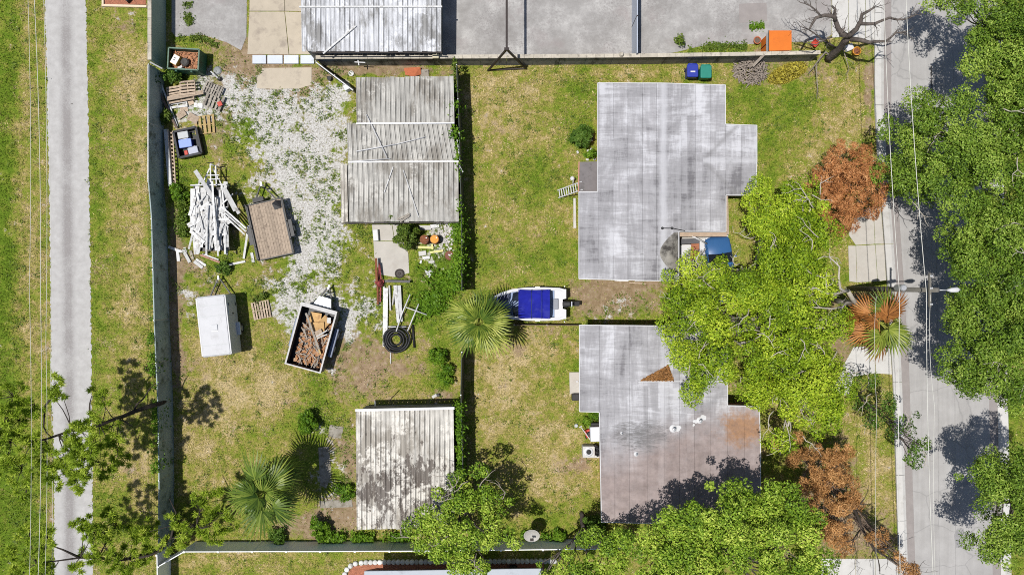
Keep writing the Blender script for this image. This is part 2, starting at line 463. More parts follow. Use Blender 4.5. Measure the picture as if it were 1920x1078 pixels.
c_ = n_.mix(n_.math('MULTIPLY', f_, 0.85), c_, n_.ramp(n_.noise(4, 5, 0.7), [(0.3, (0.20, 0.10, 0.045)), (0.7, (0.38, 0.19, 0.075))]))
n_.color(c_); n_.bump(n_.noise(3, 4, 0.6), 0.15, 0.02); felt_mauve = n_.m

metal_white = corrugated("white_corrugated_sheet", (0.50, 0.51, 0.535), (0.17, 0.165, 0.155), (0.045, 0.04, 0.038), 0.58, 0.0)
metal_grey = corrugated("grey_corrugated_sheet", (0.36, 0.35, 0.325), (0.18, 0.163, 0.138), (0.11, 0.10, 0.085), 0.62, 0.0)
metal_worn = corrugated("peeling_corrugated_sheet", (0.49, 0.47, 0.43), (0.24, 0.215, 0.18), (0.075, 0.058, 0.048), 0.75, 0.45, 1.0, (W(745, 912, 2.5), 3.2))

# ---------------------------------------------------------------- ground
def vnoise(x, y, sc, seed=0):
    x = np.asarray(x) * sc; y = np.asarray(y) * sc
    xi = np.floor(x).astype(np.int64); yi = np.floor(y).astype(np.int64)
    fx = x - xi; fy = y - yi
    fx = fx * fx * (3 - 2 * fx); fy = fy * fy * (3 - 2 * fy)
    def h(a, b):
        n = (a * 374761393 + b * 668265263 + seed * 974634777) & 0x7fffffff
        n = ((n ^ (n >> 13)) * 1274126177) & 0x7fffffff
        return ((n ^ (n >> 16)) & 0xffff) / 65535.0
    return (h(xi, yi) * (1 - fx) + h(xi + 1, yi) * fx) * (1 - fy) + (h(xi, yi + 1) * (1 - fx) + h(xi + 1, yi + 1) * fx) * fy

def fbm(x, y, sc, seed=0, o=4):
    t = 0; a = 0.5; s = 0
    for i in range(o):
        t = t + a * vnoise(x, y, sc * 2 ** i, seed + i * 17); s += a; a *= 0.55
    return t / s

# soft blobs in photo pixels on the ground: (px, py, rx, ry, weight)
GRAVEL = [(545, 235, 95, 70, 1.15), (590, 300, 70, 90, 1.2), (560, 350, 60, 70, .95), (600, 400, 60, 50, .9), (470, 190, 60, 60, .75),
          (640, 180, 30, 40, .8), (600, 470, 70, 45, .8), (560, 500, 60, 35, .6), (620, 560, 70, 45, .8), (660, 600, 45, 35, .7), (350, 540, 30, 30, .75),
          (560, 590, 40, 40, .6), (380, 170, 60, 40, .8), (370, 205, 45, 30, .9), (520, 560, 50, 40, .65), (650, 640, 30, 25, .55), (350, 600, 20, 40, .6),
          (410, 500, 40, 30, .55), (700, 560, 20, 60, .4), (800, 440, 50, 40, .6), (830, 480, 35, 50, .55), (600, 690, 40, 15, .6), (620, 800, 35, 30, .5), (610, 880, 35, 70, .55), (640, 930, 30, 40, .4),
          (1180, 570, 50, 28, .55), (1120, 590, 60, 15, .5), (240, 25, 50, 18, .5), (1590, 130, 30, 25, .35), (380, 250, 20, 30, .3), (470, 360, 30, 40, .45), (345, 420, 12, 60, .2)]
DIRT = [(560, 300, 130, 150, .35), (480, 180, 100, 60, .3), (560, 560, 120, 60, .3), (700, 700, 70, 25, .55), (380, 690, 40, 30, .55), (960, 650, 40, 20, .5), (930, 240, 40, 60, .35), (980, 440, 40, 30, .4), (540, 760, 50, 20, .35), (250, 880, 40, 30, .5), (230, 60, 40, 20, .5), (250, 130, 20, 30, .35), (60, 330, 10, 60, .3), (1080, 860, 25, 25, .5), (1540, 240, 40, 30, .35),
        (500, 150, 90, 60, .45), (600, 240, 70, 120, .45), (560, 420, 120, 160, .45), (400, 180, 80, 60, .5), (640, 600, 60, 60, .4), (380, 560, 50, 60, .5), (620, 660, 60, 40, .45), (720, 660, 90, 40, .5), (690, 740, 60, 25, .5), (480, 100, 60, 40, .5), (960, 720, 50, 60, .3), (1060, 880, 40, 40, .45), (430, 780, 70, 60, .3),
        (720, 132, 150, 12, 1.2), (1170, 560, 90, 40, .95), (1110, 545, 60, 40, .7), (1632, 170, 9, 110, .95), (1560, 130, 60, 40, .45), (1040, 620, 60, 30, .4),
        (640, 965, 60, 40, .9), (560, 985, 80, 30, .8), (650, 860, 22, 80, .7), (690, 880, 20, 80, .5), (400, 250, 30, 60, .35), (355, 480, 40, 30, .6), (325, 560, 15, 160, .7),
        (440, 75, 40, 20, .6), (340, 95, 60, 30, .5), (1200, 530, 60, 8, .8), (330, 680, 14, 60, .6), (330, 480, 16, 120, .6), (800, 700, 60, 20, .35), (835, 740, 40, 15, .7),
        (640, 720, 40, 20, .3), (1600, 660, 60, 60, .6), (1560, 880, 60, 90, .65), (1620, 1000, 60, 40, .7), (1430, 110, 70, 20, .6), (1450, 150, 60, 30, .5), (790, 600, 50, 40, .35), (800, 520, 50, 30, .4),
        (600, 830, 60, 60, .35), (100, 900, 10, 120, .7), (88, 500, 4, 600, .45), (1560, 580, 80, 60, .6), (1480, 1000, 200, 100, .5), (1620, 380, 60, 30, .5), (240, 20, 60, 25, .4), (1390, 720, 30, 40, .5)]
DRY = [(1500, 250, 60, 40, .45), (1560, 240, 40, 60, .4), (230, 120, 40, 60, .8), (950, 180, 80, 50, .75), (930, 300, 45, 90, .6), (980, 430, 60, 60, .6), (1000, 260, 60, 60, .5), (40, 300, 25, 400, .55), (50, 560, 25, 200, .55), (260, 300, 25, 200, .55),
       (250, 600, 30, 200, .6), (430, 740, 90, 60, .9), (380, 820, 60, 90, .8), (540, 730, 80, 50, .7), (700, 700, 90, 40, .9), (950, 700, 60, 60, .8), (930, 770, 60, 70, .6), (1040, 800, 60, 60, .7),
       (1050, 900, 70, 60, .85), (990, 650, 60, 30, .8), (1250, 140, 250, 15, .45), (1580, 200, 40, 90, .6), (1500, 290, 60, 40, .5), (470, 290, 40, 30, .6), (450, 130, 40, 40, .5), (400, 1050, 150, 25, .5),
       (270, 930, 20, 70, .7), (240, 870, 40, 30, .7), (1630, 920, 30, 130, .85), (1540, 760, 40, 60, .6), (430, 650, 60, 40, .5), (760, 580, 40, 60, .3), (380, 650, 40, 30, .6)]
LUSH = [(5, 500, 35, 700, 1.2), (970, 330, 60, 160, .3), (1480, 260, 80, 60, .3), (180, 300, 12, 500, .5), (340, 400, 18, 80, .9), (350, 340, 20, 40, .8), (440, 260, 40, 40, .6), (800, 540, 50, 60, 1.0), (830, 500, 30, 90, .8), (780, 600, 40, 30, .7),
        (1090, 200, 40, 100, .7), (1000, 340, 60, 60, .5), (1030, 480, 90, 30, .7), (1480, 230, 90, 60, .4), (1430, 300, 40, 80, .35), (1400, 180, 40, 30, .7), (1510, 190, 50, 30, .7), (900, 500, 20, 60, .5), (830, 690, 20, 60, .9),
        (580, 790, 40, 50, .8), (620, 730, 40, 30, .5), (590, 740, 30, 60, .6), (1100, 680, 20, 80, .7), (1100, 780, 20, 15, .8), (1060, 960, 70, 30, .6), (250, 60, 20, 25, .8), (30, 950, 60, 120, .8), (60, 1040, 60, 60, .6), (640, 920, 25, 40, .6),
        (1900, 800, 30, 400, .7), (220, 980, 40, 40, .5), (355, 30, 20, 30, .9), (1340, 90, 60, 12, .9), (1415, 55, 25, 12, .8), (560, 560, 30, 50, .3), (420, 480, 50, 14, .7), (700, 470, 14, 90, .3)]

def field(px, py, blobs):
    t = np.zeros_like(px)
    for bx, by, rx, ry, w in blobs:
        t = t + w * np.exp(-(((px - bx) / rx) ** 2 + ((py - by) / ry) ** 2))
    return t

def masks(x, y):
    px = x / S + 960; py = 539 - y / S
    jx = (fbm(x, y, 0.7, 3) - .5) * 60; jy = (fbm(x, y, 0.7, 5) - .5) * 60
    gr = field(px + jx, py + jy, GRAVEL); di = field(px + jx * .5, py + jy * .5, DIRT)
    dr = field(px + jx, py + jy, DRY); lu = field(px + jx, py + jy, LUSH)
    return np.clip(gr, 0, 1.2), np.clip(di, 0, 1.2), np.clip(dr, 0, 1.2), np.clip(lu, 0, 1.2)

def ground():
    xs = np.arange(-38, 38.01, 0.25); ys = np.arange(-22, 22.01, 0.25)
    nx, ny = len(xs), len(ys)
    X, Y = np.meshgrid(xs, ys)
    X = X.ravel(); Y = Y.ravel()
    gr, di, dr, lu = masks(X, Y)
    V = np.zeros((nx * ny, 3)); V[:, 0] = X; V[:, 1] = Y
    idx = np.arange(nx * ny).reshape(ny, nx)
    F = np.stack([idx[:-1, :-1], idx[:-1, 1:], idx[1:, 1:], idx[1:, :-1]], -1).reshape(-1, 4)
    B = 500.0
    ext = np.array([(-B, -B, 0), (B, -B, 0), (B, B, 0), (-B, B, 0)])
    k = len(V)
    c = [idx[0, 0], idx[0, -1], idx[-1, -1], idx[-1, 0]]
    EF = np.array([(k, k + 1, c[1], c[0]), (k + 1, k + 2, c[2], c[1]), (k + 2, k + 3, c[3], c[2]), (k + 3, k, c[0], c[3])])
    V = np.vstack([V, ext]); F = np.vstack([F, EF])
    me = bpy.data.meshes.new("ground")
    me.from_pydata(V.tolist(), [], F.tolist())
    at = me.color_attributes.new("mask", 'FLOAT_COLOR', 'POINT')
    A = np.zeros((len(V), 4), np.float32)
    A[:k, 0] = gr; A[:k, 1] = di; A[:k, 2] = dr; A[:k, 3] = lu
    A[k:, 3] = 0.4
    at.data.foreach_set("color", A.ravel())
    n = NT("lawn_soil_and_gravel", 0.95, 0, 0.1)
    a = n.t.nodes.new("ShaderNodeAttribute"); a.attribute_name = "mask"
    sp = n.t.nodes.new("ShaderNodeSeparateColor"); n.t.links.new(a.outputs["Color"], sp.inputs[0])
    gv, dv, yv, lv = sp.outputs[0], sp.outputs[1], sp.outputs[2], a.outputs["Alpha"]
    n1 = n.noise(0.9, 6, 0.65); n2 = n.noise(3.2, 5, 0.7); n3 = n.noise(14, 4, 0.7)
    nn = n.math('SUBTRACT', n1, 0.5)
    # grass: lush .. olive .. dry
    t = n.math('ADD', n.math('MULTIPLY_ADD', n.math('SUBTRACT', yv, lv), 0.42, 0.45), n.math('MULTIPLY', nn, 2.2))
    t = n.math('ADD', t, n.math('MULTIPLY', n.math('SUBTRACT', n2, 0.5), 1.5))
    gc = n.ramp(t, [(0.0, (0.13, 0.205, 0.018)), (0.28, (0.22, 0.27, 0.035)), (0.52, (0.285, 0.275, 0.06)), (0.74, (0.40, 0.315, 0.12)), (1.0, (0.54, 0.42, 0.23))])
    n5 = n.noise(5.5, 5, 0.75)
    gc = n.mix(n.ramp(n5, [(0.30, 0.85), (0.52, 0.0)]), gc, n.mix(1.0, gc, (0.42, 0.50, 0.34), 'MULTIPLY'))
    gc = n.mix(n.ramp(n3, [(0.34, 0.9), (0.55, 0.0)]), gc, n.mix(1.0, gc, (0.28, 0.33, 0.22), 'MULTIPLY'))
    # dirt
    dcol = n.ramp(n.noise(2.5, 6, 0.7), [(0.25, (0.13, 0.085, 0.05)), (0.5, (0.27, 0.19, 0.125)), (0.75, (0.42, 0.33, 0.25))])
    fd = n.ramp(n.math('ADD', dv, n.math('ADD', n.math('MULTIPLY', nn, 1.9), n.math('MULTIPLY', n.math('SUBTRACT', n2, 0.5), 1.1))), [(0.40, 0.0), (0.75, 1.0)])
    c = n.mix(n.math('MULTIPLY', fd, 0.9), gc, dcol)
    # white gravel with weeds breaking it up
    gcol = n.ramp(n.noise(9, 6, 0.8), [(0.30, (0.17, 0.155, 0.13)), (0.43, (0.36, 0.345, 0.32)), (0.58, (0.63, 0.62, 0.595))])
    speck = n.ramp(n.noise(6, 4, 0.8), [(0.55, 0.0), (0.63, 1.0)])
    gcol = n.mix(n.math('MULTIPLY', speck, 0.85), gcol, (0.13, 0.12, 0.06))
    fg = n.ramp(n.math('ADD', gv, n.math('ADD', n.math('MULTIPLY', nn, 3.2), n.math('MULTIPLY', n.math('SUBTRACT', n2, 0.5), 2.6))), [(0.60, 0.0), (1.12, 1.0)])
    fg = n.math('ADD', n.math('MULTIPLY', fg, 0.72), n.math('MULTIPLY', n.ramp(n.math('ADD', fg, n.math('SUBTRACT', n.noise(10, 4, 0.8), 0.5)), [(0.4, 0.0), (0.6, 1.0)]), 0.28))
    c = n.mix(fg, c, gcol)
    n.color(c)
    n.bump(n.math('ADD', n3, n.math('MULTIPLY', n2, 1.5)), 0.9, 0.05)
    me.materials.append(n.m)
    o = bpy.data.objects.new("ground", me)
    _link(o, Vector((0, 0, 0)), None)
    struct(o)
ground()

PAVED = []   # polygons (world xy) that carry no grass
def slab(name, poly_px, mat, z1=0.03, z0=-0.05, keepout=True):
    poly = [W(x, y, 0)[:2] for x, y in poly_px]
    if keepout: PAVED.append(poly)
    return MB().prism(poly, z0, z1).build(name, mat)

def strip(left, right, y0, y1, step=12, jit=0.0):
    """polygon between two x(y) polylines"""
    ly = [p[1] for p in left]; lx = [p[0] for p in left]; ry = [p[1] for p in right]; rx = [p[0] for p in right]
    ys = list(np.arange(y0, y1 + 1, step))
    L = [(float(np.interp(y, ly, lx)) + random.uniform(-jit, jit), y) for y in ys]
    R = [(float(np.interp(y, ry, rx)) + random.uniform(-jit, jit), y) for y in ys]
    return L, R

def ribbon(name, L, R, mat, z):
    mb = MB()
    vs = []
    for a, b in zip(L, R): vs += [W(a[0], a[1]) + Vector((0, 0, z)), W(b[0], b[1]) + Vector((0, 0, z))]
    fs = [(2 * i, 2 * i + 2, 2 * i + 3, 2 * i + 1) for i in range(len(L) - 1)]
    mb.add(vs, fs)
    PAVED.append([W(*p)[:2] for p in L] + [W(*p)[:2] for p in reversed(R)])
    return mb.build(name, mat)

# left path
n_ = NT("worn_path", 0.9, 0, 0.15)
xyz = n_.sep(n_.pos)
c_ = n_.ramp(n_.noise(2.0, 6, 0.7), [(0.3, (0.35, 0.34, 0.33)), (0.7, (0.455, 0.447, 0.437))])
cx = W(128, 540).x
off = n_.math('ABSOLUTE', n_.math('SUBTRACT', xyz[0], n_.math('MULTIPLY_ADD', xyz[1], -0.007, cx)))
worn = n_.math('MULTIPLY', n_.ramp(off, [(0.15, 1.0), (0.60, 0.0)]), n_.ramp(n_.noise(0.35, 4, 0.6), [(0.35, 0.45), (0.55, 1.0)]))
grain = n_.ramp(n_.math('ADD', n_.noise(11, 4, 0.8), n_.math('MULTIPLY', worn, 0.28)), [(0.60, 0.0), (0.78, 1.0)])
c_ = n_.mix(n_.math('MULTIPLY', worn, 0.75), c_, (0.29, 0.28, 0.275))
c_ = n_.mix(n_.math('MULTIPLY', grain, worn), c_, (0.25, 0.235, 0.23))
spots = n_.ramp(n_.noise(1.2, 3, 0.5), [(0.745, 0.0), (0.755, 1.0)])
c_ = n_.mix(spots, c_, (0.15, 0.14, 0.13))
n_.color(c_); n_.bump(n_.noise(20, 4, 0.7), 0.4, 0.01)
path_mat = n_.m
L, R = strip([(84, -200), (84, 0), (88, 120), (90, 240), (93, 400), (95, 540), (96, 720), (103, 880), (101, 1000), (106, 1300)],
             [(161, -200), (161, 0), (164, 120), (166, 240), (168, 380), (171, 600), (172, 760), (174, 900), (176, 1300)], -200, 1300, 3, 1.5)
struct(ribbon("path", L, R, path_mat, 0.015))

# road with gutters and kerbs
n_ = NT("road_concrete", 0.85, 0, 0.2)
v_ = n_.mapping((3, 0.15, 1))
c_ = n_.ramp(n_.noise(1.0, 5, 0.6, v_), [(0.3, (0.315, 0.305, 0.295)), (0.7, (0.40, 0.39, 0.38))])
c_ = n_.mix(0.4, c_, n_.ramp(n_.noise(0.6, 6, 0.7), [(0.3, (0.23, 0.222, 0.215)), (0.5, (0.34, 0.33, 0.32)), (0.7, (0.45, 0.44, 0.43))]))
wv = n_.t.nodes.new("ShaderNodeVectorMath"); wv.operation = 'ADD'
nz = n_.t.nodes.new("ShaderNodeTexNoise"); nz.inputs["Scale"].default_value = 0.7; nz.inputs["Detail"].default_value = 5
n_.t.links.new(n_.pos, nz.inputs["Vector"])
sc_ = n_.t.nodes.new("ShaderNodeVectorMath"); sc_.operation = 'SCALE'; sc_.inputs["Scale"].default_value = 0.9
n_.t.links.new(nz.outputs["Color"], sc_.inputs[0]); n_.t.links.new(n_.pos, wv.inputs[0]); n_.t.links.new(sc_.outputs[0], wv.inputs[1])
crack = n_.ramp(n_.voro(0.33, 'DISTANCE_TO_EDGE', n_.mapping((0.75, 1.0, 1), vec=wv.outputs[0])), [(0.004, 1.0), (0.013, 0.0)])
c_ = n_.mix(n_.math('MULTIPLY', crack, 0.55), c_, (0.24, 0.235, 0.23))
n_.color(c_); n_.bump(n_.noise(25, 4, 0.7), 0.3, 0.01)
road_mat = n_.m
gutter_mat = MAT("gutter_asphalt", (0.27, 0.245, 0.235), 0.12, 2, 0.9, bs=40)
kl = [(1639, -300), (1639, 235), (1655, 420), (1661, 510), (1672, 680), (1678, 870), (1682, 1000), (1692, 1300)]
kr = [(x + 17.5, y) for x, y in kl]; gr_ = [(x + 32, y) for x, y in kl]
rk = [(1856, -300), (1861, 300), (1868, 700), (1873, 900), (1876, 1078), (1882, 1300)]
rg = [(x - 15, y) for x, y in rk]; rko = [(x + 18, y) for x, y in rk]
L, R = strip(gr_, rg, -300, 1300, 20); struct(ribbon("road", L, R, road_mat, 0.012))
L, R = strip(kr, gr_, -300, 1300, 20); struct(ribbon("gutter", L, R, gutter_mat, 0.008))
L, R = strip(rg, rk, -300, 1300, 20); struct(ribbon("gutter", L, R, gutter_mat, 0.008))
def kerb(a, b, flip=False):
    """kerb stones as pieces of one kerb"""
    root = struct(bpy.data.objects.new("kerb", None)); _link(root, W(a[2][0], 500), None)
    y = -60.0
    while y < 1140:
        y2 = y + 86 * random.uniform(0.97, 1.03)
        ga, gb = y + 0.35, y2 - 0.35
        f = lambda pl, yy: float(np.interp(yy, [q[1] for q in pl], [q[0] for q in pl]))
        p = [(f(a, ga), ga), (f(b, ga), ga), (f(b, gb), gb), (f(a, gb), gb)]
        # flat back and a sloping lip to the gutter
        cs = [W(*q) for q in p]
        hi, lo = 0.13, 0.05
        za = [hi, lo, lo, hi] if not flip else [lo, hi, hi, lo]
        m = [(cs[0] * .35 + cs[1] * .65), (cs[3] * .35 + cs[2] * .65)] if not flip else [(cs[0] * .65 + cs[1] * .35), (cs[3] * .65 + cs[2] * .35)]
        vs = [c + Vector((0, 0, -0.05)) for c in cs] + [c + Vector((0, 0, z)) for c, z in zip(cs, za)] + [m[0] + Vector((0, 0, hi)), m[1] + Vector((0, 0, hi))]
        fs = [(0, 1, 2, 3), (4, 8, 9, 7), (8, 5, 6, 9), (0, 3, 7, 4), (1, 5, 6, 2), (0, 4, 8, 5, 1), (3, 2, 6, 9, 7)]
        MB().add(vs, fs).build("kerb_stone", white_concrete, root)
        y = y2
    L, R = strip(a, b, -200, 1200, 20)
    PAVED.append([W(*q)[:2] for q in L] + [W(*q)[:2] for q in reversed(R)])
kerb(kl, kr); kerb(rk, rko, True)

tar = MAT("tar_stain", (0.085, 0.078, 0.075), 0.4, 9, 0.9, stain=(0.24, 0.235, 0.23), amount=0.35, sscale=5)
def streak(pts, w0, w1, mat, z=.0165):
    n = len(pts); vs = []
    for k, (x, y) in enumerate(pts):
        w = w0 + (w1 - w0) * k / (n - 1); w *= random.uniform(.6, 1.3)
        vs += [G(x - w, y, z), G(x + w, y, z)]
    struct(MB().add(vs, [(2 * i, 2 * i + 2, 2 * i + 3, 2 * i + 1) for i in range(n - 1)]).build("road_stain", mat))
streak([(1746 + random.uniform(-.6, .6), y) for y in np.arange(124, 206, 5)], 1.0, 2.6, tar)
for x0, x1 in ((1752, 1762), (1786, 1792)):
    streak([(x0 + (x1 - x0) * t + random.uniform(-.5, .5), -100 + 1300 * t) for t in np.linspace(0, 1, 90)], .35, .35, MAT("joint_line", (0.26, 0.255, 0.25), 0.2, 6), .0162)
streak([(1800 + random.uniform(-2, 2), y) for y in np.arange(990, 1030, 6)], 8, 10, MAT("grey_stain", (0.27, 0.265, 0.265), 0.2, 3, 0.9), .0164)
# driveways made of separate slabs
def slabs(name, polys, mat, z=0.035, jit=0.006):
    root = struct(bpy.data.objects.new(name, None)); _link(root, W(*polys[0][0]), None)
    for p in polys:
        pts = [W(x, y)[:2] for x, y in p]
        cx = sum(q[0] for q in pts) / len(pts); cy = sum(q[1] for q in pts) / len(pts)
        PAVED.append(pts)
        ins = []
        for q in pts:
            d = math.hypot(q[0] - cx, q[1] - cy); k = 1 - 0.02 / d
            ins.append((cx + (q[0] - cx) * k, cy + (q[1] - cy) * k))
        MB().prism(ins, -0.05, z + random.uniform(-jit, jit)).build("slab", mat, root)
    return root
slabs("driveway", [[(1602, 405), (1628, 388), (1637, 386), (1640, 458), (1604, 460), (1590, 440)], [(1637.5, 386), (1651, 388), (1657, 458), (1640.5, 458)],
                   [(1590, 460.5), (1604, 460.5), (1606, 530), (1592, 528)], [(1604.5, 460.5), (1640.5, 458.5), (1645, 528), (1606.5, 530)], [(1641, 458.5), (1657.5, 458.5), (1661, 526), (1645.5, 528)]], concrete)
slabs("driveway", [[(1578, 690), (1600, 650), (1640, 648), (1641, 700), (1600, 706)], [(1640.5, 648), (1669, 648), (1672, 702), (1641.5, 700)], [(1560, 730), (1580, 692), (1600, 706.5), (1590, 745)]], white_concrete)
slabs("driveway", [[(1540, 1046), (1604, 1046), (1604, 1160), (1535, 1160)], [(1604.6, 1046), (1640, 1046), (1641, 1160), (1604.6, 1160)], [(1640.6, 1046), (1683, 1046), (1687, 1160), (1641.6, 1160)]], white_concrete)
slabs("driveway", [[(1560, -60), (1590, -60), (1590, 70), (1560, 72)], [(1590.6, -60), (1622, -60), (1622, 80), (1590.6, 72)], [(1622.6, -60), (1639, -60), (1639, 84), (1622.6, 80)]], white_concrete)
# paving north of the block wall
n_ = NT("worn_asphalt", 0.9, 0, 0.2)
c_ = n_.ramp(n_.noise(0.5, 7, 0.7), [(0.3, (0.22, 0.21, 0.20)), (0.5, (0.32, 0.31, 0.30)), (0.68, (0.46, 0.45, 0.435))])
sp_ = n_.ramp(n_.noise(7, 6, 0.85), [(0.47, 0.0), (0.60, 1.0)])
c_ = n_.mix(n_.math('MULTIPLY', sp_, n_.ramp(n_.noise(0.4, 3), [(0.4, 0.2), (0.65, 0.9)])), c_, (0.22, 0.205, 0.20))
f_ = n_.ramp(n_.noise(0.35, 6, 0.65), [(0.54, 0.0), (0.66, 1.0)])
c_ = n_.mix(n_.math('MULTIPLY', f_, 0.6), c_, (0.27, 0.24, 0.235))
n_.color(c_); n_.bump(n_.noise(14, 5, 0.7), 0.5, 0.015)
asphalt = n_.m
struct(slab("pavement", [(830, -300), (1559, -300), (1559, 66), (1540, 78), (1480, 80), (1400, 84), (1310, 88), (1270, 98), (1240, 103), (830, 107)], asphalt, 0.02))
struct(slab("pavement", [(322, -300), (468, -300), (462, 70), (452, 95), (425, 80), (380, 66), (330, 70), (322, 60)], asphalt, 0.02))
struct(slab("pavement", [(1385, 8), (1437, 6), (1438, 40), (1386, 44)], gutter_mat, 0.026, 0.0))
slabs("concrete_apron", [[(470, -120), (534, -120), (534, 22), (468, 22)], [(534.5, -120), (600, -120), (600, 24), (534.5, 22)], [(468, 22.5), (534, 22.5), (542, 103), (464, 103)], [(534.5, 22.5), (600, 24.5), (600, 103), (542.5, 103)]], beige_concrete, 0.05)
slabs("threshold_step", [[(474, 104.5), (500, 104.5), (500, 121), (474, 121)], [(502, 104.5), (531, 104.5), (531, 121), (502, 121)], [(533, 104.5), (561, 104.5), (561, 121), (533, 121)], [(564, 104.5), (590, 104.5), (590, 121), (564, 121)]], blue_slab, 0.12)
slabs("concrete_pad", [[(492, 128), (585, 127), (585, 160), (565, 166), (520, 168), (481, 166), (482, 145)]], beige_concrete, 0.03)
slabs("yard_walk", [[(697, 420), (735, 420), (740, 452), (700, 452)], [(735.5, 420), (748, 420), (750, 452), (740.5, 452)], [(700, 452.5), (756, 452.5), (766, 475), (768, 512), (740, 520), (716, 516), (702, 490)]], concrete, 0.04)
slabs("concrete_pad", [[(1067, 697), (1088, 697), (1088, 740), (1068, 738)]], concrete, 0.06)
slabs("garden_slab", [[(597, 838), (617, 836), (622, 890), (612, 915), (600, 910)], [(598, 938), (660, 936), (662, 950), (600, 952)], [(618, 795), (645, 800), (640, 822), (615, 818)]], MAT("mossy_concrete", (0.27, 0.25, 0.215), 0.3, 3, 0.9, stain=(0.16, 0.14, 0.10), amount=0.45, sscale=2.2), 0.03)
slabs("concrete_pad", [[(1092, 775 + 60), (1126, 835), (1128, 858), (1092, 858)]], white_concrete, 0.05)
slabs("carport_floor", [[(1262, 436), (1350, 436), (1352, 520), (1262, 520)]], concrete, 0.03)

# ---------------------------------------------------------------- fast leaf meshes
def raw_mesh(name, V, F, mat, tint=None, parent=None, gcol=None):
    V = np.asarray(V, np.float32); F = np.asarray(F, np.int32)
    lo = V.min(0); hi = V.max(0)
    loc = Vector(((lo[0] + hi[0]) / 2, (lo[1] + hi[1]) / 2, lo[2]))
    V = V - np.array(loc, np.float32)
    me = bpy.data.meshes.new(name)
    k = F.shape[1]
    me.vertices.add(len(V)); me.vertices.foreach_set("co", V.ravel())
    me.loops.add(F.size); me.loops.foreach_set("vertex_index", F.ravel())
    me.polygons.add(len(F)); me.polygons.foreach_set("loop_start", np.arange(0, F.size, k, dtype=np.int32))
    me.update(calc_edges=True)
    if tint is not None:
        a = me.attributes.new("tint", 'FLOAT', 'FACE'); a.data.foreach_set("value", np.asarray(tint, np.float32))
    if gcol is not None:
        a = me.attributes.new("gcol", 'FLOAT_COLOR', 'FACE'); a.data.foreach_set("color", np.asarray(gcol, np.float32).ravel())
    me.materials.append(mat)
    o = bpy.data.objects.new(name, me)
    return _link(o, loc, parent)

def unit(a):
    return a / np.maximum(np.linalg.norm(a, axis=-1, keepdims=True), 1e-6)

def leaf_quads(C, D, Nn, length, width, droop=0.15):
    """rhombic leaves at points C along D with normals Nn"""
    D = unit(D); Sd = unit(np.cross(D, Nn)); Nn = unit(np.cross(Sd, D))
    l = np.asarray(length).reshape(-1, 1); w = np.asarray(width).reshape(-1, 1)
    a = C - D * l * .5; b = C + Sd * w * .5 + Nn * l * droop * .5; c = C + D * l * .5 - Nn * l * droop; d = C - Sd * w * .5 + Nn * l * droop * .5
    V = np.stack([a, b, c, d], 1).reshape(-1, 3)
    F = np.arange(len(C) * 4).reshape(-1, 4)
    return V, F

def crown_points(blobs, per_m2, leaves, csize, r):
    """each lobe carries leafy domes at uneven heights with gaps between; returns leaf centres, outward dirs, tints, dome centres"""
    P = []; O = []; T = []; CC = []
    for (c, rx, ry, rz) in blobs:
        area = 4 * math.pi * ((rx * ry) ** 1.6 / 3 + (rx * rz) ** 1.6 / 3 + (ry * rz) ** 1.6 / 3) ** (1 / 1.6)
        n = max(4, int(area * per_m2))
        d = unit(r.normal(size=(n, 3)))
        d[:, 2] = np.where(r.random(n) < 0.6, np.abs(d[:, 2]), d[:, 2])
        u = np.where(r.random(n) < 0.85, 0.70 + 0.42 * r.random(n), 0.2 + 0.4 * r.random(n))
        cc = np.array(c) + d * np.array([rx, ry, rz]) * u[:, None]
        cc[:, 2] += r.normal(size=n) * 0.55 * csize
        tt = r.random(n)
        pr = csize * (0.45 + 1.0 * r.random(n))
        m = np.maximum(6, (leaves * 6.283 * pr * pr * (.75 + .5 * r.random(n))).astype(int))
        rep = np.repeat(np.arange(n), m)
        g = unit(r.normal(size=(len(rep), 3)))
        g[:, 2] = np.where(r.random(len(rep)) < .75, np.abs(g[:, 2]), g[:, 2])
        lump = .62 + .6 * vnoise(g[:, 0] * 2.6 + rep * 7.3, g[:, 1] * 2.6 + g[:, 2] * 1.7, 1.0, 5)
        g = g * ((0.55 + 0.5 * r.random(len(rep)) ** .5) * lump)[:, None]
        P.append(cc[rep] + g * pr[rep][:, None] * np.array([1.1, 1.1, .85])); O.append(unit(g) + d[rep] * .15)
        T.append(np.clip(tt[rep] * .45 + r.random(len(rep)) * .6 - .02, 0, 1)); CC.append(cc)
    return np.vstack(P), np.vstack(O), np.concatenate(T), np.vstack(CC)

def limb(mb, p0, p1, r0, r1, bend=0.12, seg=5, n=6):
    p0 = Vector(p0); p1 = Vector(p1); L = (p1 - p0).length
    o = Vector((random.uniform(-1, 1), random.uniform(-1, 1), random.uniform(-.3, .6))) * L * bend
    pts = []; rad = []
    for i in range(seg + 1):
        t = i / seg
        j = Vector((random.uniform(-1, 1), random.uniform(-1, 1), random.uniform(-1, 1))) * L * 0.025 * (0 < i < seg)
        pts.append(p0.lerp(p1, t) + o * math.sin(math.pi * t) + j); rad.append(r0 + (r1 - r0) * t)
    mb.tube(pts, rad, n)
    return pts

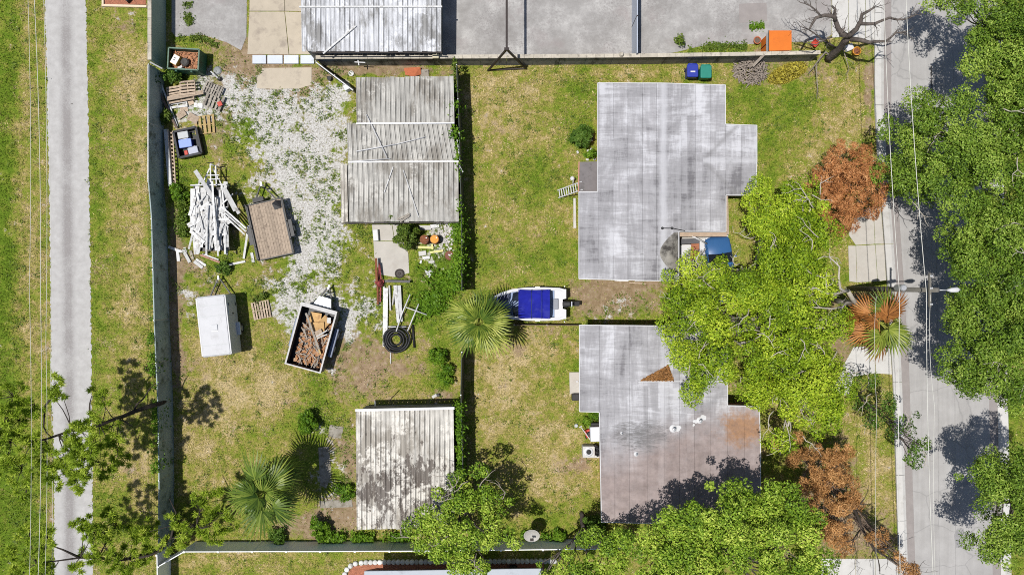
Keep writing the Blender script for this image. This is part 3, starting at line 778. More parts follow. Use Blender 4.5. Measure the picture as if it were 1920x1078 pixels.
def tree(name, label, base, blobs, leafmat, barkmat, group=None, clumps=0.52, leaves=225, csize=0.58, ll=0.125, lw=0.065, trunk_r=0.24, fork=0.35, seed=1, cat="tree", upb=1.3, showlimbs=0, limbmat=None, minz=None):
    r = np.random.default_rng(seed); random.seed(seed)
    base = Vector(base)
    if cat == 'tree': blobs = [(c + Vector((0, 0, float(r.uniform(-.75, .75)))), a_, b_, c_ * .85) for (c, a_, b_, c_) in blobs]
    root = thing(name, label, cat, base, group)
    P, O, T, CC = crown_points(blobs, clumps, leaves, csize, r)
    if minz is not None: P[:, 2] = np.maximum(P[:, 2], minz + r.random(len(P)) * .15)
    Nn = unit(O * 1.15 + r.normal(size=P.shape) * .38 + np.array([0, 0, upb * .3]))
    D = unit(r.normal(size=P.shape) + O * .4)
    ll_ = ll * (0.6 + 0.8 * r.random(len(P)))
    V, F = leaf_quads(P, D, Nn, ll_, ll_ * (lw / ll))
    raw_mesh("crown", V, F, leafmat, T, root)
    mb = MB()
    cen = sum((b[0] for b in blobs), Vector()) / len(blobs)
    ft = base.lerp(cen, fork); ft.z = base.z + (cen.z - base.z) * max(fork, .3)
    limb(mb, base + Vector((0, 0, -.1)), ft, trunk_r, trunk_r * .75, 0.05, 5, 8)
    for k, (c, rx, ry, rz) in enumerate(blobs):
        pts = limb(mb, ft, c, trunk_r * .5, trunk_r * .2, 0.1)
        for q in range(6):
            j = int(r.integers(len(CC)))
            near = CC[np.argsort(np.sum((CC - np.array(c)) ** 2, 1))[int(r.integers(0, max(1, len(CC) // len(blobs))))]]
            limb(mb, pts[3], Vector(near), trunk_r * .18, 0.02, 0.15, 4, 5)
    mb.build("trunk", barkmat, root)
    if showlimbs:
        mb = MB()
        for q in range(showlimbs):
            c, rx, ry, rz = blobs[int(r.integers(len(blobs)))]
            a = r.random() * 6.28; rr = r.random() ** .5 * .8
            p = Vector((c.x + rx * rr * math.cos(a), c.y + ry * rr * math.sin(a), c.z + rz * (1 - rr * rr) ** .5 + .15))
            a2 = r.random() * 6.28; L = r.uniform(.25, .4); pts = [p + Vector((0, 0, -.3))]
            for s_ in range(5):
                a2 += r.normal() * .55
                pts.append(pts[-1] + Vector((math.cos(a2), math.sin(a2), .25 if s_ < 2 else 0)) * L)
            mb.tube(pts, list(np.linspace(.035, .01, 6)), 5)
            for s_ in (2, 3):
                b2 = a2 + r.choice([-1, 1]) * r.uniform(.6, 1.2)
                q1 = pts[s_] + Vector((math.cos(b2), math.sin(b2), .1)) * L * .8
                q2 = q1 + Vector((math.cos(b2 + .5), math.sin(b2 + .5), 0)) * L * .7
                mb.tube([pts[s_], q1, q2], [.02, .014, .007], 4)
        mb.build("bare_twigs", limbmat or pale_bark, root)["kind"] = "stuff"
    return root

def B(px, py, z, rx, ry=None, rz=None):
    """crown lobe seen at a photo pixel, z metres up, radii in metres"""
    return (W(px, py, z), rx, ry or rx, rz or rx * .7)

leaf_lime = LEAF("lime_leaves", (0.05, 0.11, 0.006), (0.24, 0.365, 0.014), (0.58, 0.67, 0.06), 0.15)
leaf_oak = LEAF("oak_leaves", (0.035, 0.08, 0.008), (0.16, 0.27, 0.024), (0.42, 0.53, 0.10), 0.16)
leaf_mid = LEAF("bright_leaves", (0.045, 0.11, 0.010), (0.24, 0.38, 0.028), (0.60, 0.69, 0.12), 0.18)
leaf_dark = LEAF("dark_leaves", (0.03, 0.075, 0.010), (0.09, 0.18, 0.02), (0.20, 0.31, 0.055), 0.25)
leaf_vine = LEAF("vine_leaves", (0.045, 0.12, 0.010), (0.13, 0.26, 0.015), (0.27, 0.41, 0.035), 0.28)
leaf_weed = LEAF("weed_leaves", (0.05, 0.095, 0.012), (0.12, 0.19, 0.022), (0.23, 0.28, 0.05), 0.2)
leaf_pine = LEAF("pine_needles", (0.11, 0.18, 0.012), (0.32, 0.45, 0.035), (0.58, 0.66, 0.10), 0.4)
leaf_rust = LEAF("dead_orange_needles", (0.22, 0.085, 0.03), (0.54, 0.235, 0.085), (0.78, 0.44, 0.20), 0.25)
leaf_brown = LEAF("dead_brown_needles", (0.13, 0.065, 0.025), (0.50, 0.255, 0.09), (0.78, 0.47, 0.20), 0.25)
leaf_yellow = LEAF("yellow_leaves", (0.10, 0.085, 0.015), (0.33, 0.27, 0.03), (0.62, 0.55, 0.09), 0.2)
leaf_palm = LEAF("palm_blades", (0.07, 0.13, 0.018), (0.24, 0.30, 0.04), (0.52, 0.54, 0.13), 0.25, 0.4)
leaf_palm_dark = LEAF("dark_palm_blades", (0.04, 0.085, 0.014), (0.15, 0.22, 0.03), (0.42, 0.46, 0.10), 0.22, 0.4)
leaf_palm_orange = LEAF("dead_palm_blades", (0.20, 0.075, 0.02), (0.46, 0.19, 0.05), (0.62, 0.32, 0.10), 0.2)

# ---------------------------------------------------------------- buildings
def inset(poly, d):
    n = len(poly)
    P = [Vector((p[0], p[1])) for p in poly]
    area = sum(P[i].x * P[(i + 1) % n].y - P[(i + 1) % n].x * P[i].y for i in range(n))
    if area < 0: P.reverse()
    out = []
    for i in range(n):
        a, b, c = P[i - 1], P[i], P[(i + 1) % n]
        e1 = (b - a).normalized(); e2 = (c - b).normalized()
        n1 = Vector((-e1.y, e1.x)); n2 = Vector((-e2.y, e2.x))
        k = 1 + n1.dot(n2)
        out.append(b + (n1 + n2) * (d / max(k, 0.3)))
    return [(q.x, q.y) for q in out]

def roof_sheet(poly, cuts, zf, parent, mat, x0, x1, name="roof_sheet", th=0.14):
    bm = bmesh.new()
    bm.faces.new([bm.verts.new((p[0], p[1], 0)) for p in poly])
    def bis(co, no, outer=False, inner=False):
        g = bm.verts[:] + bm.edges[:] + bm.faces[:]
        bmesh.ops.bisect_plane(bm, geom=g, plane_co=co, plane_no=no, clear_outer=outer, clear_inner=inner, dist=1e-5)
    bis((x0 + .006, 0, 0), (1, 0, 0), inner=True)
    bis((x1 - .006, 0, 0), (1, 0, 0), outer=True)
    if not bm.faces: bm.free(); return
    for co, no in cuts: bis(co, no)
    bm.verts.ensure_lookup_table()
    top = [Vector((v.co.x, v.co.y, zf(v.co.x, v.co.y))) for v in bm.verts]
    n = len(top); fs = []; 
    for i, v in enumerate(bm.verts): v.index = i
    mb = MB()
    for f in bm.faces:
        ids = [v.index for v in f.verts]
        if f.normal.z < 0: ids.reverse()
        fs.append(tuple(ids)); fs.append(tuple(i + n for i in reversed(ids)))
        m = len(ids)
        for j in range(m):
            a, b = ids[j], ids[(j + 1) % m]
            e = bm.edges.get((bm.verts[a], bm.verts[b]))
            if len(e.link_faces) == 1: fs.append((b, a, a + n, b + n))
    mb.add(top + [p - Vector((0, 0, th)) for p in top], fs)
    bm.free()
    return mb.build(name, mat, parent)

def house(label, poly_px, zr, seams, zf, cuts, mat, over=0.28, wallmat=salmon, fascia=True):
    poly = [W(x, y, zr)[:2] for x, y in poly_px]
    cx = sum(p[0] for p in poly) / len(poly); cy = sum(p[1] for p in poly) / len(poly)
    root = thing("house", label, "house", (cx, cy, 0))
    xs = [W(s, 0, zr).x for s in seams]
    for a, b in zip(xs[:-1], xs[1:]):
        dz = random.uniform(0, 0.006)
        roof_sheet(poly, cuts, lambda x, y, d=dz: zf(x, y) + d, root, mat, a, b)
    # drip edge along the eaves
    mb = MB()
    ins = inset(poly, -0.025)
    n = len(poly)
    P = [Vector(p) for p in ins]
    for i in range(n):
        a, b = P[i], P[(i + 1) % n]
        for k in range(4):
            u = a.lerp(b, k / 4); v = a.lerp(b, (k + 1) / 4)
            mb.bar((u.x, u.y, zf(u.x, u.y) - .06), (v.x, v.y, zf(v.x, v.y) - .06), 0.045, 0.15)
    mb.build("drip_edge", white, root)
    wall = MB().prism(inset(poly, over), 0, min(zf(p[0], p[1]) for p in poly) - 0.15).build("wall", wallmat, root)
    PAVED.append(inset(poly, over * .6))
    return root, poly, wall

# house with the boat beside it
xr = W(1243, 0, 3).x; yc = W(0, 302, 3).y; xv = W(1316, 0, 3).x; sl = 0.05
def z1(x, y):
    z = 3.35 - sl * abs(x - xr)
    if x > xv: z = max(z, 3.35 - sl * (xv - xr) - sl * abs(y - yc))
    return z
cuts1 = [((xr, 0, 0), (1, 0, 0)), ((0, yc, 0), (0, 1, 0)), ((xv, 0, 0), (1, 0, 0)), ((xv, yc, 0), (1, 1, 0)), ((xv, yc, 0), (1, -1, 0))]
H1 = [(1121, 158), (1358, 162), (1358, 235), (1417, 237), (1415, 366), (1359, 366), (1359, 434), (1270, 434), (1270, 527), (1086, 522), (1086, 361), (1121, 361)]
house1, poly1, wall1 = house("long flat-roofed house with pale grey felt roof and a collapsed corner", H1, 3.0,
      [1086, 1121, 1149, 1176, 1203, 1229, 1256, 1275, 1302, 1330, 1359, 1388, 1418], z1, cuts1, felt)
# second house
xr2 = W(1243, 0, 3).x; yc2 = W(0, 800, 3).y; xv2 = W(1316, 0, 3).x
def z2(x, y):
    z = 3.35 - sl * abs(x - xr2)
    if x > xv2: z = max(z, 3.35 - sl * (xv2 - xr2) - sl * abs(y - W(0, 850, 3).y))
    return z
cuts2 = [((xr2, 0, 0), (1, 0, 0)), ((0, W(0, 850, 3).y, 0), (0, 1, 0)), ((xv2, 0, 0), (1, 0, 0)), ((xv2, W(0, 850, 3).y, 0), (1, 1, 0)), ((xv2, W(0, 850, 3).y, 0), (1, -1, 0))]
H2 = [(1087, 610), (1362, 612), (1362, 760), (1422, 762), (1424, 940), (1362, 942), (1362, 978), (1128, 976), (1124, 771), (1087, 770)]
house2, poly2, wall2 = house("flat-roofed house with mauve stained felt and a rust patch behind the boat fence", H2, 3.0,
      [1087, 1124, 1152, 1179, 1213, 1243, 1272, 1300, 1330, 1362, 1394, 1426], z2, cuts2, felt_mauve)

def side_openings(root, wall, x, ys, kind="window"):
    for (ya, yb, za, zb) in ys:
        w_ = MB().box((x - .02, (ya + yb) / 2, (za + zb) / 2), (.08, abs(yb - ya), zb - za)).build(kind, white, root)
        if kind == "window":
            MB().box((x - .065, (ya + yb) / 2, (za + zb) / 2), (.02, abs(yb - ya) - .12, zb - za - .12)).build("pane", glass_dark, w_)
        else:
            MB().tube([(x - .07, yb + .12, 1.0), (x - .12, yb + .12, 1.0)], .03).build("handle", galv, w_)
xw1 = min(p[0] for p in poly1) + .28; 
side_openings(house1, wall1, xw1, [(G(0, 400).y, G(0, 435).y, 1.0, 2.1), (G(0, 470).y, G(0, 500).y, 1.0, 2.1)])
side_openings(house1, wall1, W(1121, 0, 3).x + .28, [(G(0, 190).y, G(0, 225).y, 1.0, 2.1)])
xw2 = min(p[0] for p in poly2) + .28
side_openings(house2, wall2, xw2, [(G(0, 630).y, G(0, 665).y, 1.0, 2.1)])
side_openings(house2, wall2, xw2, [(G(0, 712).y, G(0, 738).y, 0.06, 2.1)], "door")

# collapsed, curled corner of roofing felt on the first house
mb = MB()
vs = []; fs = []
for i in range(9):
    for j in range(7):
        t = i / 8; u = j / 6
        py = 436 + t * 76; hump = math.sin(math.pi * t)
        px = 1271 - u * (7 + 27 * hump)
        z = 3.33 + 0.02 + hump * (0.38 * math.sin(math.pi * min(1, u * 1.05)) * (1 - .2 * u)) - 0.0
        vs.append(W(px, py, z))
for i in range(8):
    for j in range(6):
        a = i * 7 + j
        fs.append((a, a + 7, a + 8, a + 1))
mb.add(vs, fs, True)
mb.build("torn_felt", MAT("dirty_felt", (0.24, 0.225, 0.20), 0.3, 2, 0.9, stain=(0.05, 0.045, 0.04), amount=0.5, sscale=1.2), house1)
# brick-red porch strip and beam beside the collapse
MB().bar(W(1268, 440, 2.8), W(1362, 440, 2.8), .25, .16).build("porch_beam", MAT("tan_beam", (0.40, 0.30, 0.22), 0.2, 4), house1)
MB().bar(W(1362, 366, 2.8), W(1364, 440, 2.8), .16, .14).build("porch_beam", tan_wood, house1)
# lean-to with dark felt on the west side
root = thing("lean_to", "dark grey felt lean-to roof against the west wall by the ladder", "lean-to", G(1104, 333))
MB().prism([W(x, y, 2.5)[:2] for x, y in [(1087, 304), (1120, 303), (1120, 360), (1086, 360)]], 2.42, 2.5).build("roof", MAT("dark_felt", (0.17, 0.155, 0.155), 0.15, 2, 0.9, stain=(0.10, 0.095, 0.09), amount=0.3), root)
MB().bar(W(1085.5, 304, 2.45), W(1084.5, 360, 2.45), .06, .12).build("fascia", salmon, root)
MB().prism([W(x, y, 2.4)[:2] for x, y in [(1094, 308), (1120, 308), (1120, 360), (1094, 360)]], 0, 2.41).build("wall", salmon, root)

# roof fittings on the second house
def vent(px, py, r, label, h=.25):
    c = W(px, py, 3.3); c.z = z2(c.x, c.y)
    root = thing("roof_vent", label, "vent", c, "vents on the mauve roof")
    MB().lathe(c, [(r * 1.9, 0.0), (r * 1.6, .03), (r, .05)], 14).build("flashing", white, root)
    MB().lathe(c + Vector((0, 0, .05)), [(r * .5, 0), (r * .5, h), (r * .8, h), (r * .8, h + .06), (r * .2, h + .09)], 12).build("pipe", galv, root)
vent(1262, 803, .13, "largest white roof vent on mauve felt of the southern house")
vent(1312, 788, .11, "white roof vent nearest the rust patch")
vent(1193, 851, .08, "small white roof vent nearest the tree shadow", .12)
vent(1166, 812, .05, "tiniest pale vent pipe toward the west edge of mauve roof", .12)
def patch(px, py, rx, ry, seed):
    random.seed(seed)
    c = W(px, py, 3.3); pts = []
    for k in range(14):
        a = k / 14 * 6.283; r = random.uniform(.65, 1.15)
        x = c.x + rx * r * math.cos(a); y = c.y + ry * r * math.sin(a)
        pts.append(Vector((x, y, z2(x, y) + .009)))
    MB().add(pts, [tuple(range(14))]).build("sealant_patch", white, house2)
patch(1318, 783, .28, .18, 3); patch(1306, 790, .22, .14, 4); patch(1301, 797, .08, .08, 5); patch(1268, 802, .30, .22, 6)

# corrugated sheds
def sheets(root, c, n, mat, z, rib=0.035, name="roof_panel", jit=0.03):
    """c: corner pixels TL,TR,BR,BL of the roof, z: heights (top edge, bottom edge)"""
    TL, TR, BR, BL = [W(x, y, z[0] if k < 2 else z[1]) for k, (x, y) in enumerate(c)]
    for i in range(n):
        a, b = i / n, (i + 1) / n
        jt, jb = random.uniform(-jit, jit), random.uniform(-jit, jit)
        p0 = TL.lerp(TR, a); p1 = TL.lerp(TR, b); q0 = BL.lerp(BR, a); q1 = BL.lerp(BR, b)
        d = (p0 - q0).normalized(); p0 = p0 + d * jt; p1 = p1 + d * jt; q0 = q0 + d * jb; q1 = q1 + d * jb
        dz = random.uniform(0, .012)
        prof = [(0.0, 0.0), (0.04, rib), (0.16, rib), (0.22, 0.004), (0.58, 0.004), (0.60, .012), (0.64, .004), (0.905, 0.004)]
        vs = []
        for (e0, e1) in ((q0, q1), (p0, p1)):
            for t, h in prof: vs.append(e0.lerp(e1, t) + Vector((0, 0, h + dz)))
        for (e0, e1) in ((q0, q1), (p0, p1)):
            for t, h in prof: vs.append(e0.lerp(e1, t) + Vector((0, 0, h + dz - .01)))
        k = len(prof); fs = []
        for j in range(k - 1):
            fs.append((j, j + 1, k + j + 1, k + j)); fs.append((2 * k + j + 1, 2 * k + j, 3 * k + j, 3 * k + j + 1))
            fs.append((j, 2 * k + j, 2 * k + j + 1, j + 1)); fs.append((k + j + 1, 3 * k + j + 1, 3 * k + j, k + j))
        fs += [(0, k, 3 * k, 2 * k), (k - 1, 3 * k - 1, 4 * k - 1, 2 * k - 1)]
        MB().add(vs, fs).build(name, mat, root)

def shed(label, c, z, n, mat, wallmat, over=.15, jit=.03, walls=True):
    P = [W(x, y, (z[0] + z[1]) / 2)[:2] for x, y in c]
    cx = sum(p[0] for p in P) / 4; cy = sum(p[1] for p in P) / 4
    root = thing("shed", label, "shed", (cx, cy, 0))
    sheets(root, c, n, mat, z, jit=jit)
    # purlins under the sheets
    TL, TR, BR, BL = [W(x, y, z[0] if k < 2 else z[1]) for k, (x, y) in enumerate(c)]
    for t in (.04, .5, .96):
        a = TL.lerp(BL, t); b = TR.lerp(BR, t)
        MB().bar(a + Vector((.05, 0, -.07)), b + Vector((-.05, 0, -.07)), .08, .1).build("purlin", brown_wood, root)
    if walls:
        Q = inset(P, over)
        MB().prism(Q, 0, min(z) - .13).build("wall", wallmat, root)
        PAVED.append(Q)
    return root
shed_wall = MAT("shed_board_wall", (0.30, 0.29, 0.27), 0.2, 3, 0.9, stain=(0.12, 0.11, 0.10), amount=0.35, sscale=1.5)
random.seed(3)
# south shed
sh = shed("square shed with peeling white corrugated roof beside the lower palm", [(667, 768), (851, 764), (854, 988), (669, 993)], (2.55, 2.5), 20, metal_worn, shed_wall)
MB().bar(W(666, 769, 2.62), W(852, 765, 2.62), .16, .03).build("ridge_cap", white, sh)
MB().tube([W(704, 768, 1.4), W(703, 752, 3.4)], .03).build("vent_pipe", galv, sh)
# stepped shed
tier_a = shed("stepped shed with three tiers of grey corrugated roof beside the vine fence", [(667, 146), (851, 143), (853, 232), (669, 233)], (2.75, 2.6), 20, metal_grey, shed_wall)
for (c, z, n) in (([(650, 231), (846, 230), (860, 304), (653, 306)], (2.52, 2.45), 22), ([(652, 303), (860, 303), (861, 415), (655, 417)], (2.62, 2.55), 22)):
    sheets(tier_a, c, n, metal_grey, z)
    P = [W(x, y, z[1])[:2] for x, y in c]; Q = inset(P, .15)
    MB().prism(Q, 0, min(z) - .13).build("wall", shed_wall, tier_a); PAVED.append(Q)
sheets(tier_a, [(638, 308), (651, 308), (653, 416), (640, 418)], 2, metal_worn, (2.2, 2.2))
MB().prism([W(x, y, 2.1)[:2] for x, y in [(640, 310), (652, 310), (653, 415), (642, 416)]], 0, 2.12).build("side_wall", shed_wall, tier_a)
MB().bar(W(668, 232, 2.70), W(852, 231, 2.70), .09, .03).build("ridge_cap", galv, tier_a)
MB().bar(W(653, 304, 2.70), W(860, 303, 2.70), .09, .03).build("ridge_cap", galv, tier_a)
MB().bar(W(640, 419, 2.55), W(861, 417, 2.55), .06, .1).build("gutter", dark_steel, tier_a)
# big shed at the top edge
sh = shed("wide white corrugated shed roof streaked black at the top edge", [(563, -70), (828, -70), (828, 97), (566, 97)], (2.72, 2.6), 29, metal_white, shed_wall, .2)
MB().bar(W(561, 13.5, 2.73), W(829, 13, 2.73), .10, .06).build("ridge_batten", white_wood, sh)
MB().bar(W(585, 99, 2.6), W(829, 99, 2.6), .07, .1).build("gutter", dark_steel, sh)
# white house below the south fence
root = thing("house", "white-walled house at the bottom edge behind the stone border", "house", G(860, 1120))
MB().prism([G(686, 1068)[:2], G(1018, 1064)[:2], G(1018, 1190)[:2], G(686, 1190)[:2]], 0, 2.6).build("wall", pale_wall, root)
PAVED.append([G(686, 1064)[:2], G(1018, 1064)[:2], G(1018, 1190)[:2], G(686, 1190)[:2]])
MB().prism([q[:2] for q in (W(684, 1069, 2.6), W(1014, 1064, 2.6), W(1014, 1210, 2.6), W(676, 1210, 2.6))], 2.6, 2.72).build("roof", MAT("pale_blue_roof", (0.40, 0.43, 0.475), 0.08, 1.5, 0.6, stain=(0.33, 0.35, 0.385), amount=0.3), root)
MB().rbox(G(962, 1062, .6), (.5, .3, 1.2), .06).build("meter_box", black_plastic, root)

# things lying on shed roofs
def stick(name, label, cat, p0, p1, w, h, mat, group=None, tube=False):
    mb = MB()
    if tube: mb.tube([p0, p0.lerp(p1, .5) + Vector((0, 0, .0)), p1], w / 2, 8)
    else: mb.bar(p0, p1, w, h)
    o = mb.build(name, mat)
    return tag(o, label, cat, group)
stick("roof_pipe", "long white pipe lying across the middle tier of the stepped shed", "pipe", W(668, 284, 2.62), W(741, 271, 2.62), .07, .05, white, tube=True)
stick("roof_pipe", "thin bent white pipe touching the right of the middle tier roof", "pipe", W(738, 272, 2.62), W(798, 257, 2.62), .05, .05, white, tube=True)
stick("roof_pipe", "pale pipe running diagonally over two tiers of the stepped shed", "pipe", W(687, 215, 2.74), W(726, 297, 2.66), .05, .05, white, tube=True)
stick("roof_pipe", "pale strip near the lower seam of the middle tier roof", "pipe", W(655, 303, 2.76), W(732, 298, 2.60), .05, .05, white, tube=True)
stick("roof_batten", "left leaning white batten on the lowest tier of the stepped shed", "batten", W(720, 362, 2.68), W(737, 313, 2.70), .06, .03, white_wood)
stick("roof_batten", "right leaning white batten on the lowest tier of the stepped shed", "batten", W(756, 319, 2.70), W(785, 408, 2.66), .06, .03, white_wood)
stick("roof_batten", "long white batten across the big shed roof at the top", "batten", W(606, 101, 2.72), W(667, 49, 2.74), .10, .05, white_wood)
for k, (a, b) in enumerate((((745, 412), (768, 401)), ((750, 416), (768, 404)))):
    stick("roof_batten", ("upper" if k == 0 else "lower") + " grey scrap strip at the front edge of the stepped shed", "batten", W(*a, 2.70), W(*b, 2.70), .12, .03, grey_wood)
stick("roof_batten", "white stick poking past the vine fence beside the stepped shed", "batten", W(857, 305, 2.5), W(868, 323, 2.3), .08, .04, white_wood)
stick("roof_batten", "thin white stick standing in the vine beside the middle tier", "batten", W(857, 262, 2.4), W(862, 300, 2.4), .05, .03, white_wood)

# ---------------------------------------------------------------- walls and fences
def wall(name, label, cat, pts, h, th, mat, plen, postmat=None, post=0.0, cap=None, capw=.24, capl=.55, group=None, paneltop=0.0, gap=.012, joint=None):
    P = [W(x, y, h) for x, y in pts]
    root = thing(name, label, cat, (P[0].x, P[0].y, 0), group)
    for a, b in zip(P[:-1], P[1:]):
        a = Vector((a.x, a.y)); b = Vector((b.x, b.y)); L = (b - a).length
        n = max(1, round(L / plen)); d = (b - a) / L; nrm = Vector((-d.y, d.x))
        for i in range(n):
            s0 = a + d * (L * i / n + gap); s1 = a + d * (L * (i + 1) / n - gap)
            o = nrm * random.uniform(-.006, .006)
            m = MB().bar((s0.x + o.x, s0.y + o.y, h / 2), (s1.x + o.x, s1.y + o.y, h / 2), th, h - .002)
            m.build("panel", mat, root)
            if post:
                MB().box((s0.x, s0.y, (h + .06) / 2), (post, post, h + .06), math.atan2(d.y, d.x)).build("post", postmat or mat, root)
        if joint is not None:
            MB().bar((a.x, a.y, h * .45), (b.x, b.y, h * .45), th * .55, h * .88).build("joint", joint, root)
        if cap is not None:
            m_ = max(1, round(L / capl))
            for i in range(m_):
                s0 = a + d * (L * i / m_ + .006); s1 = a + d * (L * (i + 1) / m_ - .006)
                MB().bar((s0.x, s0.y, h + .03 + random.uniform(-.004, .004)), (s1.x, s1.y, h + .03), capw, .06).build("coping_stone", cap, root)
    return root
random.seed(11)
wall("block_wall", "long grey block wall with pale coping north of the yards", "wall", [(592, 108), (900, 107), (1200, 105), (1400, 102), (1538, 99)], 1.55, .16, block, 1.6, cap=coping)
wall("block_wall", "smooth green wall with pale coping in the top left corner", "wall", [(281, -60), (281, 113)], 2.0, .16, green_render, 20, cap=coping)
wall("panel_wall", "dark slate panel wall along the west side of the yard", "wall", [(279, 121), (278, 340), (284, 410), (289, 600), (296, 760), (298, 900), (297, 1038)], 2.0, .07, slate_panel, 3.1, galv, .06, joint=black_steel)
stick("corner_rail", "pale metal rail bridging the two west walls at the corner", "rail", W(281, 117, 2.05), W(304, 129, 1.5), .08, .06, white)
stick("wall_trim", "thin pale trim on top of the dark slate panel wall", "trim", W(277.6, 122, 2.03), W(277.6, 338, 2.03), .05, .03, galv)
wall("vinyl_fence", "white vinyl fence panel run along the south boundary", "fence", [(345, 1034), (600, 1033.5), (860, 1032), (1175, 1028)], 1.8, .05, white_vinyl, 2.4, white_vinyl, .11)
wall("vinyl_fence", "short diagonal white vinyl fence at the southwest corner", "fence", [(296, 1062), (345, 1034)], 1.8, .05, white_vinyl, 2.4, white_vinyl, .11)
wall("vinyl_fence", "white vinyl fence running off the bottom left edge", "fence", [(294, 1040), (295, 1110)], 1.8, .05, white_vinyl, 2.4, white_vinyl, .11)
wall("mesh_fence", "dark screened fence overgrown with vine down the middle of the lots", "fence", [(856, 122), (861, 250), (866, 450), (866, 545)], 2.4, .05, fence_dark, 2.4, galv, .06)
wall("mesh_fence", "dark screened fence from the bright palm down to the small tree", "fence", [(866, 660), (864, 740), (868, 890)], 2.4, .05, fence_dark, 2.4, galv, .06)
wall("rail_fence", "low weathered fence between boat and lower lawn", "fence", [(964, 609), (1086, 610)], 1.0, .05, brown_wood, 1.8, grey_wood, .09)
wall("metal_fence", "blue grey ribbed metal fence across the northern paving", "fence", [(1195, -40), (1195, 100)], 2.0, .06, MAT("blue_grey_sheet", (0.42, 0.46, 0.54), 0.1, 3, 0.5, 0.2), 2.0, dark_steel, .07)
wall("yard_gate", "dark diagonal gate between the block wall and stepped shed", "gate", [(592, 116), (663, 168)], 1.2, .05, black_steel, 1.3, galv, .07)
stick("gate_rail", "pale rail along the top of the dark diagonal gate", "rail", W(591, 116, 1.24), W(662, 170, 1.24), .06, .04, galv)

# A-frame hoist standing at the wall, its beam running north
zb = 4.2
root = thing("hoist_frame", "black steel A-frame hoist straddling the block wall with a long beam", "hoist", G(951, 132))
apex = G(951, 132, zb)
for q in ((915, 133), (987, 130)):
    MB().bar(G(*q, 0), apex, .11, .11).build("leg", dark_steel, root)
MB().bar(G(915, 133, .12), G(987, 130, .12), .08, .08).build("cross_bar", dark_steel, root)
MB().bar(apex + Vector((0, -.1, .02)), G(951, -60, zb), .13, .15).build("beam", dark_steel, root)
for q in ((918, -50), (985, -50)):
    MB().bar(G(*q, 0), G(951, -50, zb), .11, .11).build("leg", dark_steel, root)
MB().box(apex + Vector((0, 0, .02)), (.3, .14, .22)).build("gusset", dark_steel, root)

# garden border stones and mulch
root = thing("stone_border", "curved border of white rounded stones below the south fence", "border", G(760, 1052))
pts = [(645, 1085), (647, 1075), (651, 1066), (658, 1059), (667, 1055), (678, 1053.5)] + [(x, 1052.5 - (x - 690) * .006) for x in np.arange(687, 1040, 8.6)]
for k, (x, y) in enumerate(pts):
    c = G(x, y)
    MB().lathe(c, [(.17, 0), (.175, .1), (.16, .17), (.10, .205), (.02, .215)], 9).build("stone", white_wood, root)
struct(MB().prism([G(*q)[:2] for q in [(652, 1085), (654, 1070), (664, 1060), (690, 1057), (1020, 1054), (1020, 1085)]], -.02, .05).build("mulch_bed", mulch))
PAVED.append([G(*q)[:2] for q in [(648, 1085), (650, 1066), (664, 1055), (690, 1051), (1025, 1048), (1025, 1085)]])
struct(MB().prism([G(*q)[:2] for q in [(197, -60), (274, -60), (274, 10), (197, 9)]], -.02, .06).build("mulch_bed", mulch))
PAVED.append([G(*q)[:2] for q in [(193, -60), (277, -60), (277, 14), (193, 13)]])
root = thing("garden_edging", "cream edging around the red mulch at the top left", "edging", G(236, 11))
MB().bar(G(193, 12, .08), G(277, 14, .08), .14, .17).build("edging_strip", cream, root)
MB().bar(G(195, -60, .08), G(195, 10, .08), .12, .17).build("edging_strip", cream, root)
o = MB().lathe(G(243, -1), [(.30, 0), (.34, .05), (.30, .35), (.26, .38)], 4).build("valve_box", black_plastic); tag(o, "black pointed box on the red mulch at the top edge", "box")

# ---------------------------------------------------------------- trees
GS = "street trees along the road"
tree("oak_tree", "street oak overhanging the road at the top right corner", G(1912, 70), [B(1800, 5, 6, 1.7), B(1850, 55, 6.5, 2.0), B(1905, 20, 7, 2.2), B(1885, 115, 6.8, 1.9), B(1915, 160, 7, 1.8), B(1840, 120, 5.5, 1.2), B(1950, 90, 7, 2.2)], leaf_oak, grey_bark, GS, seed=21)
tree("oak_tree", "broad street oak reaching over the kerb toward the orange conifer", G(1908, 285), [B(1690, 260, 4.5, 1.5, 1.5, 1.1), B(1680, 320, 4.2, 1.3), B(1745, 240, 5.8, 1.9), B(1760, 320, 6.2, 2.1), B(1830, 240, 6.8, 2.2), B(1830, 330, 7, 2.3), B(1900, 280, 7.2, 2.4), B(1720, 360, 4.8, 1.2), B(1890, 215, 7, 1.8)], leaf_oak, grey_bark, GS, seed=26, showlimbs=10)
tree("oak_tree", "street oak opposite the upper driveway in the middle right", G(1910, 470), [B(1826, 430, 6.2, 1.6), B(1816, 500, 6.4, 1.4), B(1850, 430, 7, 2.2), B(1850, 520, 7.2, 2.1), B(1910, 470, 7.4, 2.4), B(1915, 390, 7, 2.0), B(1842, 560, 6.6, 1.3), B(1910, 560, 7, 1.8)], leaf_oak, grey_bark, GS, seed=23, showlimbs=8)
tree("oak_tree", "street oak opposite the lower driveway beside the lamp", G(1908, 645), [B(1822, 610, 6.3, 1.3), B(1812, 680, 6.2, 1.4), B(1840, 650, 7, 1.9), B(1880, 610, 7.2, 1.9), B(1890, 690, 7.2, 1.9), B(1830, 725, 6.2, 1.1), B(1925, 650, 7.4, 1.8), B(1900, 735, 6.4, .9)], leaf_oak, grey_bark, GS, seed=24, showlimbs=10)
